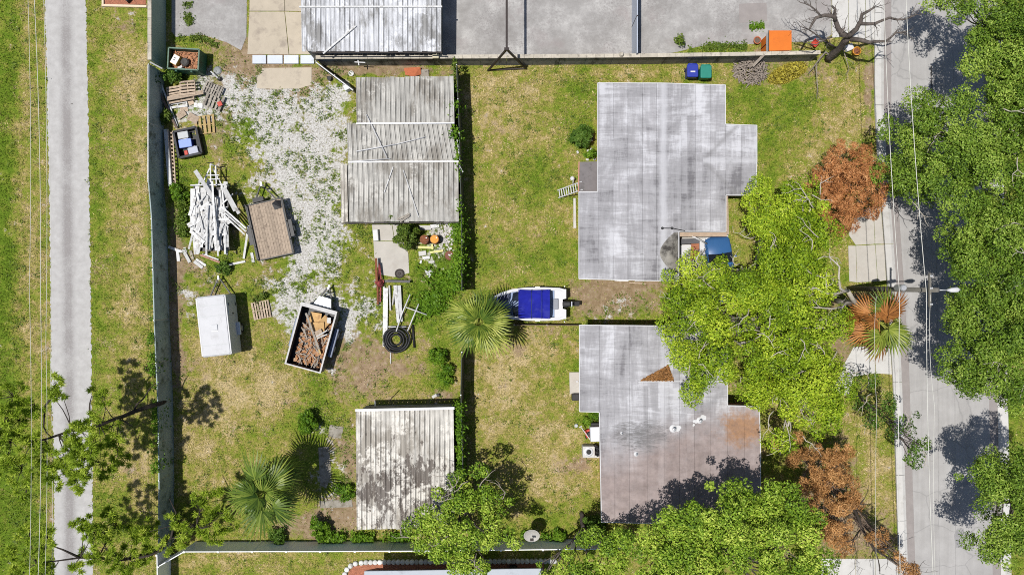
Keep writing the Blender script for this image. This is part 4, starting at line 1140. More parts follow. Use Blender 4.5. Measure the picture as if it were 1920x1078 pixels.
tree("oak_tree", "street oak at the bottom right corner casting shade on the road", G(1906, 930), [B(1860, 900, 6.4, 1.3), B(1900, 880, 6.8, 1.6), B(1890, 950, 6.6, 1.5), B(1860, 1010, 6.2, 1.0), B(1925, 980, 7, 1.8), B(1900, 1040, 6.6, 1.1), B(1935, 900, 7, 1.6)], leaf_oak, grey_bark, GS, seed=25)
GC = "lime green trees between the houses"
tree("shade_tree", "wide lime-green tree covering the first house's front corner", G(1400, 530), [B(1435, 388, 5.6, 1.4), B(1470, 400, 6, 1.7), B(1520, 380, 5.8, 1.3), B(1428, 422, 5.6, 1.0), B(1480, 460, 6.6, 1.9), B(1530, 440, 6.2, 1.5), B(1545, 495, 6, 1.2), B(1395, 500, 5.8, 1.45), B(1325, 520, 5.4, 1.35), B(1500, 530, 6.8, 1.8), B(1455, 515, 6.2, 1.5), B(1420, 560, 6.8, 1.9)],
     leaf_lime, pale_bark, GC, seed=31, trunk_r=.32, showlimbs=26, csize=.70, clumps=.33, leaves=215)
tree("shade_tree", "wide lime-green tree covering the roof edge of the second house", G(1395, 600), [B(1280, 545, 5.2, 1.3), B(1300, 600, 5.8, 1.6), B(1350, 580, 6.6, 1.8), B(1290, 660, 5.6, 1.4), B(1340, 690, 5.8, 1.6), B(1390, 640, 6.8, 1.9), B(1460, 610, 7, 1.9), B(1515, 600, 6.4, 1.6), B(1520, 550, 6.2, 1.5), B(1300, 705, 5.2, 1.0), B(1275, 580, 5.2, 1.1)],
     leaf_lime, pale_bark, GC, seed=32, trunk_r=.32, showlimbs=26, csize=.70, clumps=.33, leaves=215)
tree("shade_tree", "lime-green tree beside the rust patch of the second roof", G(1440, 690), [B(1450, 690, 6.2, 1.6), B(1500, 670, 6.2, 1.6), B(1535, 650, 5.8, 1.2), B(1460, 750, 5.8, 1.5), B(1520, 730, 6, 1.6), B(1480, 800, 5.4, 1.3), B(1530, 785, 5.4, 1.1), B(1550, 700, 5.4, 1.1), B(1430, 720, 5.4, 1.0)],
     leaf_lime, pale_bark, GC, seed=33, trunk_r=.28, showlimbs=16, csize=.70, clumps=.33, leaves=215)
tree("broadleaf_tree", "big bright green tree at the bottom edge shading the second house", G(1290, 985), [B(1262, 972, 6.8, 1.4), B(1315, 950, 7.2, 1.5), B(1390, 945, 7.4, 1.6), B(1450, 950, 7.2, 1.6), B(1215, 1030, 6.8, 1.3), B(1285, 1030, 7.6, 2.0), B(1370, 1020, 8, 2.1), B(1460, 1030, 7.6, 1.9), B(1510, 1000, 6.8, 1.3), B(1520, 1060, 6.8, 1.3), B(1420, 1090, 7.6, 2.0), B(1230, 1090, 7.2, 2.0), B(1330, 1100, 7.8, 2)],
     leaf_mid, grey_bark, None, seed=41, trunk_r=.34, csize=.55, ll=.15, lw=.075, clumps=.5, leaves=200)
tree("broadleaf_tree", "narrow green tree between the fence line and dish", G(1090, 960), [B(1110, 1020, 4.6, 1.0), B(1140, 1050, 5.2, 1.2), B(1060, 1062, 4.2, .9), B(1100, 1085, 5, 1.2), B(1030, 1075, 3.8, .7), B(1160, 1000, 4.6, .7)], leaf_mid, grey_bark, None, seed=42, trunk_r=.16, csize=.46, ll=.15, lw=.075, clumps=.62, leaves=190)
tree("broadleaf_tree", "leafy green tree leaning over the peeling shed's corner", G(870, 930), [B(845, 925, 4.6, 1.0), B(900, 920, 5.2, 1.1), B(930, 950, 5, 1.0), B(830, 975, 4.2, 1.1), B(880, 985, 5.4, 1.4), B(780, 1000, 3.2, .9), B(930, 1005, 4.6, 1.0), B(850, 1040, 4.8, 1.2), B(890, 1060, 4.6, 1.1), B(815, 1020, 3.8, .8), B(860, 895, 3.4, .6)], leaf_mid, grey_bark, None, seed=43, trunk_r=.18, csize=.46, ll=.15, lw=.075, clumps=.62, leaves=190, showlimbs=10, limbmat=dead_wood)
tree("young_tree", "thin airy green tree leaning over the kerb by the lower driveway", G(1600, 735), [B(1625, 735, 3.4, .9), B(1655, 765, 4, .95), B(1690, 790, 4.6, .9), B(1715, 825, 4.8, .8), B(1640, 790, 3.6, .6), B(1700, 845, 4.4, .6)], leaf_dark, grey_bark, None, seed=44, trunk_r=.08, leaves=80, clumps=.8, csize=.38, ll=.15, lw=.07, showlimbs=5)
# dead conifers
def conifer(label, base, blobs, mat, seed, bm=brown_wood):
    root = tree("dead_conifer", label, base, blobs, mat, bm, "dead conifers by the road", clumps=1.4, leaves=330, csize=.34, ll=.17, lw=.036, trunk_r=.13, seed=seed, upb=.5)
    return root
conifer("rust-orange dead conifer beside the upper driveway", G(1540, 370), [B(1585, 350, 3.4, 1.4), B(1610, 315, 3.6, 1.1), B(1595, 295, 3.2, 1.0), B(1545, 345, 2.8, 1.0), B(1560, 385, 2.8, 1.1), B(1590, 405, 2.8, 1.0), B(1630, 345, 3.2, 1.0), B(1540, 318, 2.6, .7), B(1632, 385, 3, .6)], leaf_rust, 51)
conifer("brown dead conifer with bare trunk at the bottom right", G(1500, 850), [B(1505, 860, 3.2, .9), B(1560, 840, 3.4, .8), B(1545, 880, 3.4, 1.0), B(1590, 870, 3.4, .7), B(1525, 910, 2.8, 1.0), B(1560, 960, 2.6, 1.0), B(1590, 920, 3, .8), B(1575, 1000, 2.4, .9), B(1540, 990, 2.2, .8), B(1630, 1000, 3.2, .5), B(1670, 1050, 3.6, .6), B(1650, 1020, 3.2, .5), B(1480, 830, 3, .7), B(1600, 1030, 2.4, .6), B(1700, 1070, 3.8, .4), B(1610, 960, 2.6, .5)], leaf_brown, 52)

def bare(name, label, base, limbs, mat, cat="tree", twigs=3, seed=1, twl=.7, group=None, r_tw=.02):
    """limbs: lists of (px,py,z,radius); twigs grow from limb ends and sides"""
    random.seed(seed)
    root = thing(name, label, cat, base, group)
    for L in limbs:
        mb = MB()
        pts = [W(x, y, z) if k else (Vector(base) + Vector((0, 0, -.05)) if L[0] is None else W(*L[0][:3])) for k, (x, y, z, r) in enumerate([q or (0, 0, 0, 0) for q in L])]
        rad = [q[3] if q else L[1][3] * 1.15 for q in L]
        P2 = [pts[0]]; R2 = [rad[0]]
        for i in range(1, len(pts)):
            m = pts[i - 1].lerp(pts[i], .5) + Vector((random.uniform(-1, 1), random.uniform(-1, 1), random.uniform(-1, 1))) * .06 * (pts[i] - pts[i - 1]).length
            P2 += [m, pts[i]]; R2 += [(rad[i - 1] + rad[i]) / 2, rad[i]]
        mb.tube(P2, R2, 8)
        for i in range(1, len(P2)):
            for q in range(twigs):
                if random.random() < .35: continue
                d = (P2[i] - P2[i - 1]).normalized()
                a = random.uniform(-1.2, 1.2)
                d2 = Vector((d.x * math.cos(a) - d.y * math.sin(a), d.x * math.sin(a) + d.y * math.cos(a), d.z * .4 + random.uniform(-.3, .5)))
                e = P2[i] + d2 * twl * random.uniform(.5, 1.4)
                pp = limb(mb, P2[i], e, min(r_tw * 1.6, R2[i] * .6), r_tw * .5, .15, 4, 5)
                for w_ in range(2):
                    e2 = pp[2 + w_] + Vector((random.uniform(-1, 1), random.uniform(-1, 1), random.uniform(-.3, .5))) * twl * .45
                    limb(mb, pp[2 + w_], e2, r_tw * .6, r_tw * .3, .15, 3, 4)
        mb.build("branch" if L[0] is not None else "trunk", mat, root)
    return root
bare("dead_tree", "large leafless grey tree beside the road at the top right", G(1552, 112), [
    [None, (1564, 100, 1.0, .22), (1575, 90, 1.9, .19), (1582, 80, 2.6, .20), (1590, 70, 3.4, .19)],
    [(1590, 70, 3.4, .18), (1572, 55, 4.0, .15), (1565, 34, 4.4, .12), (1558, 30, 4.6, .12), (1530, 34, 4.8, .09), (1518, 55, 4.8, .05)],
    [(1566, 40, 4.3, .12), (1566, 18, 4.9, .08), (1560, 12, 5, .05)],
    [(1590, 70, 3.4, .18), (1606, 55, 4.2, .14), (1614, 40, 4.6, .12), (1616, 28, 4.9, .10), (1640, 14, 5.3, .05)],
    [(1614, 45, 4.5, .11), (1640, 45, 4.9, .09), (1668, 34, 5.4, .07), (1695, 37, 5.8, .05), (1718, 28, 6, .03)],
    [(1596, 74, 3.4, .16), (1630, 80, 4.2, .10), (1660, 78, 4.8, .07), (1680, 62, 5.2, .05), (1700, 60, 5.4, .03)],
    [(1590, 70, 3.4, .10), (1575, 68, 3.8, .06), (1584, 52, 4.2, .05)],
    [(1540, 32, 4.8, .06), (1520, 12, 5.2, .04), (1500, 5, 5.4, .02)],
    [(1566, 90, 1.6, .07), (1545, 78, 2.6, .05), (1525, 62, 3.4, .04), (1500, 50, 3.8, .02)], [(1560, 70, 3.4, .05), (1530, 85, 3.4, .03), (1505, 80, 3.6, .015)]], grey_bark, seed=61, twigs=2, twl=.75, r_tw=.016)
bare("fallen_branch", "bare grey branch hanging over the lawn below the dead tree", G(1556, 118), [
    [None, (1556, 105, .5, .07), (1548, 98, .7, .06), (1530, 120, .8, .04), (1516, 138, .5, .025)],
    [(1530, 120, .8, .03), (1532, 150, .5, .025), (1534, 180, .15, .015)],
    [(1556, 105, .5, .05), (1580, 90, .8, .04), (1592, 130, .4, .02)]], dead_wood, "branch", seed=62, twigs=2, twl=.5, r_tw=.012)
bare("dead_tree", "pale forked dead branches spreading through the lime canopy by the pole", G(1555, 560), [
    [None, (1605, 568, 4.2, .16), (1590, 545, 6.2, .11)],
    [(1590, 545, 6.2, .10), (1575, 540, 7.6, .07), (1574, 500, 8.0, .05), (1555, 482, 8.0, .03)],
    [(1590, 545, 6.2, .08), (1550, 550, 7.9, .06), (1530, 540, 8.1, .04), (1495, 540, 8, .025)],
    [(1550, 550, 7.9, .05), (1548, 522, 8.1, .04), (1525, 515, 8.1, .03), (1505, 500, 8.1, .02)],
    [(1605, 568, 4.2, .09), (1580, 575, 7.2, .06), (1565, 595, 7.7, .05), (1535, 600, 7.9, .03)],
    [(1580, 575, 7.2, .05), (1540, 577, 7.9, .04), (1500, 575, 8, .02)]], pale_bark, seed=63, twigs=1, twl=.6)
bare("dead_tree", "dark bare fallen trunk with tangled twigs by the bottom driveway", G(1555, 915), [
    [None, (1580, 930, 1.8, .12), (1602, 955, 2.6, .10), (1615, 990, 3.2, .09), (1640, 1030, 3.8, .07), (1690, 1062, 4.4, .04), (1720, 1068, 4.6, .02)],
    [(1602, 955, 2.6, .06), (1620, 935, 3, .03)], [(1640, 1030, 3.8, .05), (1690, 1020, 4.2, .03)], [(1615, 990, 3.2, .05), (1600, 1010, 3.2, .03), (1605, 1060, 3, .015)], [(1640, 1030, 3.8, .04), (1650, 1075, 4, .02)]], dark_bark, seed=64, twigs=3, twl=.9, r_tw=.016)

# long-needled pines on the left
def pine(label, base, top, tufts, limbs, seed, group="pines on the left verge"):
    r = np.random.default_rng(seed); random.seed(seed)
    base = Vector(base)
    root = thing("pine_tree", label, "tree", base, group)
    P = []; D = []; T = []
    mb = MB()
    if isinstance(top, list):
        tp = [base + Vector((0, 0, -.1))] + [W(*q) for q in top]; tr = [tp[0]]
        for i in range(1, len(tp)): tr += [tp[i - 1].lerp(tp[i], .5) + Vector((random.uniform(-.1, .1), random.uniform(-.1, .1), random.uniform(-.05, .05))), tp[i]]
        mb.tube(tr, list(np.linspace(.17, .025, len(tr))), 8)
    else:
        tr = limb(mb, base + Vector((0, 0, -.1)), top, .15, .04, .04, 8, 8)
    for L in limbs:
        pts = [W(*q[:3]) for q in L]
        P2 = [pts[0]]
        for i in range(1, len(pts)): P2 += [pts[i - 1].lerp(pts[i], .5) + Vector((random.uniform(-.1, .1), random.uniform(-.1, .1), 0)), pts[i]]
        mb.tube(P2, list(np.linspace(.075, .02, len(P2))), 6)
    for (px, py, z, R_) in tufts:
        c = W(px, py, z)
        near = min(tr[2:], key=lambda q: (q - c).length)
        hub = c + Vector((0, 0, -.25))
        mid = near.lerp(hub, .6)
        limb(mb, near, hub, .032, .014, .12, 5, 5)
        for k in range(int(15 * R_ * R_) + 4):
            a = r.random() * 6.28; rr = r.random() ** .5 * R_
            tip = c + Vector((math.cos(a) * rr, math.sin(a) * rr, r.uniform(-.35, .35) * R_))
            limb(mb, hub, tip, .02, .01, .15, 3, 4)
            n = int(r.integers(60, 100))
            d = unit(r.normal(size=(n, 3)) + np.array([math.cos(a) * .8, math.sin(a) * .8, .35]))
            ln = r.uniform(.16, .30, n)
            P.append(np.array(tip) + d * ln[:, None] * .55 + r.normal(size=(n, 3)) * .035); D.append(d); T.append(np.clip(r.random() * .6 + r.random(n) * .4, 0, 1))
    P = np.vstack(P); D = np.vstack(D); T = np.concatenate(T)
    Nn = unit(r.normal(size=P.shape) + np.array([0, 0, 1.2]))
    ln = r.uniform(.22, .36, len(P))
    V, F = leaf_quads(P, D, Nn, ln, np.full(len(P), .046), .1)
    raw_mesh("crown", V, F, leaf_pine, T, root)
    mb.build("trunk", dark_bark, root)
pine("pine whose dark leaning trunk crosses the panel wall above the path", G(318, 750), [(298, 757, 1.9), (250, 772, 3.4), (215, 785, 4.6), (165, 802, 6), (110, 815, 7), (60, 828, 7.8), (-10, 820, 8.5)],
     [(148, 812, 9.4, .7), (128, 845, 9.3, .7), (168, 838, 9.5, .7), (155, 862, 9.4, .6), (125, 860, 7.5, .6), (150, 885, 7, .9), (185, 870, 5.4, .9), (215, 840, 4.6, .8), (190, 745, 5.5, .5), (175, 830, 7.5, .7), (225, 860, 4, .6), (120, 880, 7.2, .7), (205, 800, 4.6, .6), (140, 905, 7, .6), (165, 790, 7, .5), (185, 735, 5, .4),
      (30, 790, 8, .9), (15, 830, 8.4, .9), (60, 760, 7.6, .7), (100, 722, 7.2, .55), (20, 745, 8, .8), (60, 830, 8, .7), (80, 880, 7.4, .8), (35, 880, 8, .8), (8, 780, 8.6, .7), (95, 905, 7, .5), (45, 915, 7.6, .5), (112, 742, 7.2, .3), (12, 870, 8.2, .6), (75, 850, 7.6, .5)],
     [[(250, 772, 3.4), (268, 748, 3.2), (292, 718, 2.8)], [(165, 802, 6), (168, 765, 6.6), (172, 742, 6.4)], [(215, 785, 4.6), (235, 790, 4.4), (250, 800, 4.2)], [(110, 735, 7.2), (85, 760, 7.2), (82, 800, 7.4), (95, 818, 7)], [(60, 828, 7.8), (30, 815, 8), (0, 818, 8.2)]], 71)
pine("pine with a short dark trunk at the bottom left fence corner", G(322, 1000), [(300, 1030, 2.6), (265, 1040, 3.8), (220, 1050, 5), (150, 1045, 6.5), (70, 1055, 7.6)],
     [(150, 985, 6.6, .6), (175, 1000, 6.6, .8), (195, 1030, 6.2, .8), (215, 985, 5.5, .7), (250, 1010, 4.8, .8), (235, 1050, 5, .8), (275, 1040, 4.4, .6), (165, 1040, 6.4, .5), (280, 990, 4, .6), (210, 960, 5, .5), (225, 1075, 5, .6), (140, 1068, 6.4, .4),
      (85, 1010, 7.4, .55), (60, 1050, 7.6, .65), (50, 1000, 7.6, .5), (95, 1065, 7, .5), (40, 1075, 7.6, .6), (75, 1080, 7.4, .6), (20, 1040, 7.8, .4)], [[(220, 1050, 5), (205, 1010, 5.8), (180, 990, 6.4)], [(150, 1045, 6.5), (90, 1020, 7.2)]], 73)
pine("pine leaning over the panel wall beside the lower palm", G(325, 985), W(380, 990, 5), [(320, 975, 4.6, .35), (345, 990, 4.8, .4), (390, 990, 4.6, .6), (415, 965, 4.2, .5), (375, 955, 4.4, .45), (345, 1015, 4.2, .35), (400, 1010, 4, .5), (310, 1025, 4.4, .5), (430, 985, 3.6, .5), (375, 930, 4, .4), (405, 925, 3.8, .35), (270, 1000, 5, .5)],
     [[(260, 1045, 5), (295, 1035, 4.6), (320, 1010, 4.4), (372, 985, 4.4)], [(320, 1010, 4.4), (330, 960, 4.6), (318, 935, 4.6)]], 74)
# palms: every frond is a part
def frond_mesh(name, pet, blade, nleaf, spread, width, droop, seed):
    r = random.Random(seed)
    V = []; F = []; T = []; tb = r.uniform(.1, .8); arch = r.uniform(.03, .14)
    def quad(a, b, c, d, t):
        k = len(V); V.extend([a, b, c, d]); F.append((k, k + 1, k + 2, k + 3)); T.append(t)
    w = .03
    quad((0, -w, 0), (pet, -w * .6, .0), (pet, w * .6, .0), (0, w, 0), .75)
    for i in range(nleaf):
        u = (i / (nleaf - 1) - .5) * 2
        a = u * spread
        L = blade * (1 - .28 * abs(u)) * r.uniform(.88, 1.08)
        fold = .10 * (1 if i % 2 else -1)
        pts = []
        for s in range(4):
            t = s / 3
            x = pet - .08 + math.cos(a) * L * t; y = math.sin(a) * L * t
            z = -(droop + .35 * abs(u)) * t * t * t * L + .05 * (1 - abs(u)) + r.uniform(-.03, .03)
            ww = width * (0.35 + 1.3 * t) * (1 - t ** 3 * .96)
            pts.append((x, y, z, ww))
        tint = min(1, max(0, tb + r.uniform(-.3, .3)))
        for s in range(3):
            (x0, y0, z0, w0), (x1, y1, z1_, w1) = pts[s], pts[s + 1]
            nx, ny = -math.sin(a), math.cos(a)
            quad((x0 - nx * w0, y0 - ny * w0, z0 - fold * w0), (x1 - nx * w1, y1 - ny * w1, z1_ - fold * w1), (x1 + nx * w1, y1 + ny * w1, z1_ + fold * w1), (x0 + nx * w0, y0 + ny * w0, z0 + fold * w0), tint)
    V = [(x, y, z - arch * x * x - .4 * (x - pet)) if i > 3 else (x, y, z - arch * x * x) for i, (x, y, z) in enumerate(V)]
    me = bpy.data.meshes.new(name)
    me.from_pydata(V, [], F)
    at = me.attributes.new("tint", 'FLOAT', 'FACE'); at.data.foreach_set("value", T)
    return me

def palm(label, base, hub, size, n, mats, seed, group="fan palms", lean=None, trunkr=.17):
    r = random.Random(seed)
    base = Vector(base); hub = Vector(hub)
    root = thing("palm_tree", label, "palm", base, group)
    mb = MB()
    pts = [base.lerp(hub, t) + Vector((0, 0, -.05 if t == 0 else 0)) for t in np.linspace(0, 1, 7)]
    mb.tube(pts, [trunkr * 1.25] + [trunkr * (1.0 + .12 * (k % 2)) for k in range(6)], 9)
    mb.build("trunk", bark, root)
    meshes = {}
    for k in range(n):
        t = (k + .5) / n                       # young and upright to old and hanging
        el = math.radians(80 - 118 * t + r.uniform(-14, 14))
        az = k * 2.39996 + r.uniform(-.45, .45)
        key = (r.randrange(7), mats(t, r, az))
        if key not in meshes:
            me = frond_mesh("frond", size * .52, size * .50, 19, 2.05, .046 * size / 2, .18 + .25 * t, seed * 10 + key[0])
            me.materials.append(key[1]); meshes[key] = me
        o = bpy.data.objects.new("frond", meshes[key])
        _link(o, hub + Vector((0, 0, r.uniform(-.1, .15))), root)
        sc = r.uniform(.58, 1.14) * (.75 + .25 * min(1, t * 2.2))
        o.rotation_euler = Euler((r.uniform(-.6, .6), -el, az))
        o.scale = (sc, sc, sc)
palm("bright green fan palm beside the covered boat", G(905, 600), W(902, 603, 3.6), 2.35, 50, lambda t, r, az: leaf_palm, 81)
palm("fan palm with glossy fronds near the peeling shed", W(515, 890, 0), W(499, 918, 4.6), 2.5, 42, lambda t, r, az: leaf_palm_dark if r.random() < .75 else leaf_palm, 82)
palm("half-dead fan palm with orange and green fronds under the pole", G(1580, 580), W(1646, 602, 4.6), 2.5, 24, lambda t, r, az: leaf_palm if (.1 < t < .62 and (math.sin(az) < .2 or r.random() < .25) and math.cos(az) > -.45) else leaf_palm_orange, 83)

# shrubs and vines
def shrub(label, px, py, r, h, mat, seed, leaves=30, ll=.16, lw=.06, group=None, name="shrub"):
    c = G(px, py, h * .45)
    tree(name, label, G(px, py), [(c, r, r, h * .55), (c + Vector((r * .3, r * .2, h * .15)), r * .6, r * .6, h * .4)], mat, bark, group, clumps=4, leaves=leaves * 9, csize=.2, ll=ll, lw=lw, trunk_r=.04, seed=seed, cat="shrub", minz=.02)
shrub("round dark green shrub beside the white board by the first house", 1088, 262, .62, 1.3, leaf_dark, 91, 60, .22, .05)
shrub("small green plant between the first house and lean-to", 1106, 292, .35, .6, leaf_vine, 92)
shrub("green shrub under the green dumpster at the west wall", 330, 146, .55, .9, leaf_dark, 93, 40)
shrub("green shrub at the front corner of the stepped shed", 763, 446, .75, 1.6, leaf_weed, 94, 45)
shrub("low plant on the gutter line of the stepped shed", 745, 412, .35, 2.2, leaf_weed, 95, 40)
shrub("bright green shrub against the middle fence below the palm", 822, 668, .55, .8, leaf_vine, 96, 40)
shrub("bright green shrub near the white stones by the middle fence", 835, 700, .55, .8, leaf_vine, 97, 40)
shrub("small leafy bush between the lower palm and peeling shed", 580, 790, .7, 1.0, leaf_vine, 98, 40)
shrub("leafy bush right of the lower palm's foot", 600, 985, .65, 1.0, leaf_vine, 99, 40)
shrub("dark bush at the foot of the lower palm beside the south fence", 525, 1000, .5, .8, leaf_dark, 100, 40)
shrub("grassy bush left of the peeling shed wall", 650, 918, .55, .5, leaf_vine, 101, 40)
shrub("green plant beside the mower at the second house", 1107, 780, .5, .5, leaf_vine, 102, 40)
shrub("thin plant beside the wheelie bins on the northern paving", 1272, 80, .3, .5, leaf_weed, 103, 20)
shrub("dark bush beneath the bottom tree left of the second house", 1105, 985, .8, 1.2, leaf_dark, 104, 40)
shrub("sparse bush at the foot of the satellite dish", 1045, 1003, .5, .5, leaf_vine, 105, 40)
shrub("yellow flowering weed against the west wall near the crates", 312, 222, .4, .6, leaf_weed, 106, 30)
shrub("dark bush by the panel wall south of the lumber", 335, 365, .5, .6, leaf_vine, 107, 40)
shrub("low bush in front of the white enclosed trailer", 420, 505, .45, .5, leaf_dark, 108, 30)
shrub("low green bush behind the little white pallet", 492, 560, .35, .4, leaf_weed, 109, 30)

def vine(label, pts, width, h, mat, seed, dens=420, ll=.17, name="vine"):
    """leaves over a wall line: pts are ground pixels"""
    r = np.random.default_rng(seed)
    P = [np.array(G(*p)) for p in pts]
    C = []; 
    for a, b in zip(P[:-1], P[1:]):
        L = np.linalg.norm(b - a); n = int(L * dens)
        t = r.random(n); q = a + (b - a) * t[:, None]
        lump = .45 + .75 * fbm(q[:, 0], q[:, 1], .8, seed)
        off = r.normal(size=n) * width * lump
        gap = fbm(q[:, 0], q[:, 1], 1.6, seed + 9)
        d = (b - a) / L; nr = np.array([-d[1], d[0], 0])
        z = h * np.clip(r.random(n) ** .5 * (0.75 + .4 * lump), 0.02, 1.15)
        q = q + nr * off[:, None] * (1.15 - .5 * (z / h))[:, None]; q[:, 2] = z
        C.append(q[gap + r.random(n) * .25 > .52])
    C = np.vstack(C)
    Nn = unit(r.normal(size=C.shape) * .6 + np.array([0, 0, .9])); D = unit(r.normal(size=C.shape))
    ll_ = ll * (.6 + .8 * r.random(len(C)))
    V, F = leaf_quads(C, D, Nn, ll_, ll_ * .55)
    tn = np.clip(.5 * fbm(C[:, 0], C[:, 1], 1.5, seed + 3) + .5 * r.random(len(C)), 0, 1)
    o = raw_mesh(name, V, F, mat, tn)
    return tag(o, label, "vine", None, "stuff" if name == "weed_patch" else None)
vine("dense vine on the middle fence beside the stepped shed", [(853, 180), (856, 275)], .36, 2.5, leaf_vine, 111, 800)
vine("vine along the middle fence from the drums to the bright palm", [(862, 405), (866, 470), (862, 545)], .36, 2.4, leaf_vine, 112, 900)
vine("sparse vine on the middle fence by the block wall", [(856, 126), (858, 190)], .16, 2.3, leaf_weed, 113, 260)
vine("sparse vine on the middle fence beside the lowest shed tier", [(861, 275), (865, 405)], .16, 2.4, leaf_vine, 114, 280)
vine("narrow hedge of vine between the peeling shed and middle fence", [(865, 745), (868, 885)], .24, 2.4, leaf_vine, 115, 800)
vine("vine creeping over the top of the panel wall", [(312, 620), (316, 700), (320, 780), (322, 870)], .18, 2.15, leaf_vine, 116, 420, .15)
vine("thin vine strands on the panel wall near the white trailer", [(308, 430), (310, 520), (312, 620)], .10, 2.0, leaf_vine, 117, 60, .14)
vine("low ivy along the south fence below the peeling shed", [(600, 1006), (720, 1004), (770, 1002)], .28, .5, leaf_vine, 118, 420)
vine("low ivy along the south fence near the satellite dish", [(975, 1000), (1060, 1000)], .22, .5, leaf_vine, 119, 300)
vine("dark bramble along the west wall beside the pallets", [(303, 130), (304, 165)], .15, 1.4, leaf_dark, 120, 300)
vine("green creeper on the ground beside the pvc frame", [(800, 560), (815, 590), (812, 545), (838, 520)], .85, .4, leaf_vine, 121, 800)
vine("green creeper on the ground beneath the drums", [(845, 505), (850, 540)], .4, .35, leaf_vine, 122, 500)
vine("leafy weeds against the panel wall beside the white lumber", [(340, 350), (345, 400), (345, 445)], .33, .35, leaf_weed, 123, 600)

# ---------------------------------------------------------------- pole, lamp and wires
root = thing("utility_pole", "tall wooden utility pole with crossarm standing by the dying palm", "pole", G(1590, 541))
pt = G(1600, 543, 9.5)
pb = G(1590, 541, 0)
MB().tube([pb, pb.lerp(pt, .5), pt], [.17, .15, .12], 10).build("shaft", pole_wood, root)
ca = pb.lerp(pt, .955)
MB().bar(ca + Vector((-.15, 0, 0)) + Vector((0, -.9, 0)), ca + Vector((-.15, .9, 0)), .1, .12).build("crossarm", pole_wood, root)
for dy in (-.75, 0.1, .75):
    MB().lathe(ca + Vector((-.15, dy, .06)), [(.03, 0), (.06, .04), (.03, .1), (.05, .16), (.02, .2)], 8).build("insulator", white, root)
MB().lathe(pb.lerp(pt, .70) + Vector((-.32, .1, -.45)), [(.16, 0), (.19, .04), (.19, .75), (.14, .82)], 12).build("transformer", galv, root)
lamp = thing("street_lamp", "white street lamp head on a short arm at the pole top", "street lamp", pt + Vector((.1, 0, -.8)))
a0 = pt + Vector((.1, 0, -.8)); a1 = a0 + Vector((.75, .0, .35))
MB().tube([a0, a0.lerp(a1, .5) + Vector((0, 0, .08)), a1], .035, 8).build("arm", galv, lamp)
MB().tube([a1 + Vector((-.08, 0, 0)), a1 + Vector((.12, 0, .03)), a1 + Vector((.42, .02, .03)), a1 + Vector((.6, .03, 0))], [.05, .13, .15, .05], 10).build("head", white, lamp)
def wire(label, pts, r=.018, sag=.25, group="overhead wires"):
    P = []
    for a, b in zip(pts[:-1], pts[1:]):
        for k in range(12):
            t = k / 12
            P.append(a.lerp(b, t) + Vector((0, 0, -sag * 4 * t * (1 - t))))
    P.append(pts[-1])
    o = MB().tube(P, r, 5).build("overhead_wire", wire_mat)
    tag(o, label, "wire", group)
wire("overhead wire nearest the kerb on the right side", [W(1654, -120, 7.6), W(1687, 556, 8.2), W(1692, 1220, 7.6)])
wire("overhead wire over the middle of the road", [W(1694, -120, 9), W(1737, 548, 9.2), W(1757, 1220, 9)])
wire("short service wire south of the street lamp", [W(1745, 552, 9.2), W(1752, 760, 8.9), W(1760, 1220, 8.8)], .012)
wire("thin low wire over the verge south of the pole", [W(1643, 556, 6.2), W(1644, 760, 6.0), W(1648, 1220, 6.2)], .010)
wire("thin guy wire from the pole down to the palm", [W(1700, 548, 7), W(1640, 556, 3.0), W(1612, 575, .3)], .010, .02)
wire("leftmost overhead wire on the left edge", [W(48, -120, 8.5), W(55, 540, 8.3), W(51, 1220, 8.5)], .011)
wire("second overhead wire from the left edge", [W(58, -120, 9), W(76, 540, 8.8), W(66, 1220, 9)], .014)
wire("third overhead wire from the left edge", [W(78, -120, 8), W(86, 640, 7.8), W(79, 1220, 8)], .011)
wire("overhead wire nearest the path on the left", [W(82, -120, 7.5), W(95, 720, 7.2), W(92, 1220, 7.5)], .010)

# ---------------------------------------------------------------- yard things
class Frame:
    """local frame: x across, y along; built from a pixel centre, height and heading"""
    def __init__(s, px, py, ang, z=0):
        s.o = W(px, py, z); s.o.z = 0
        s.m = Matrix.Translation(s.o) @ Matrix.Rotation(ang, 4, 'Z'); s.a = ang
    def __call__(s, x, y, z=0): return s.m @ Vector((x, y, z))
def wheel(fr, x, y, r, w, root, z=None):
    z = r if z is None else z
    c = fr(x, y, z)
    ax = (fr(1, 0, 0) - fr(0, 0, 0)).normalized()
    def ring(name, mat, prof, parent):
        mb = MB(); vs = []; fs = []; n = 18
        u = Vector((0, 0, 1)); v = ax.cross(u)
        for (rr, t) in prof:
            for j in range(n):
                a = 6.28318 * j / n
                vs.append(c + ax * t + (u * math.cos(a) + v * math.sin(a)) * rr)
        k = len(prof)
        for i in range(k - 1):
            for j in range(n):
                fs.append((i * n + j, i * n + (j + 1) % n, (i + 1) * n + (j + 1) % n, (i + 1) * n + j))
        fs.append(tuple(range(n))); fs.append(tuple(reversed(range((k - 1) * n, k * n))))
        return mb.add(vs, fs).build(name, mat, parent)
    t = ring("wheel", rubber, [(r * .6, -w / 2), (r * .93, -w / 2), (r, -w * .3), (r, w * .3), (r * .93, w / 2), (r * .6, w / 2)], root)
    ring("rim", galv, [(r * .2, -w * .54), (r * .58, -w * .52), (r * .58, w * .52), (r * .2, w * .54)], t)

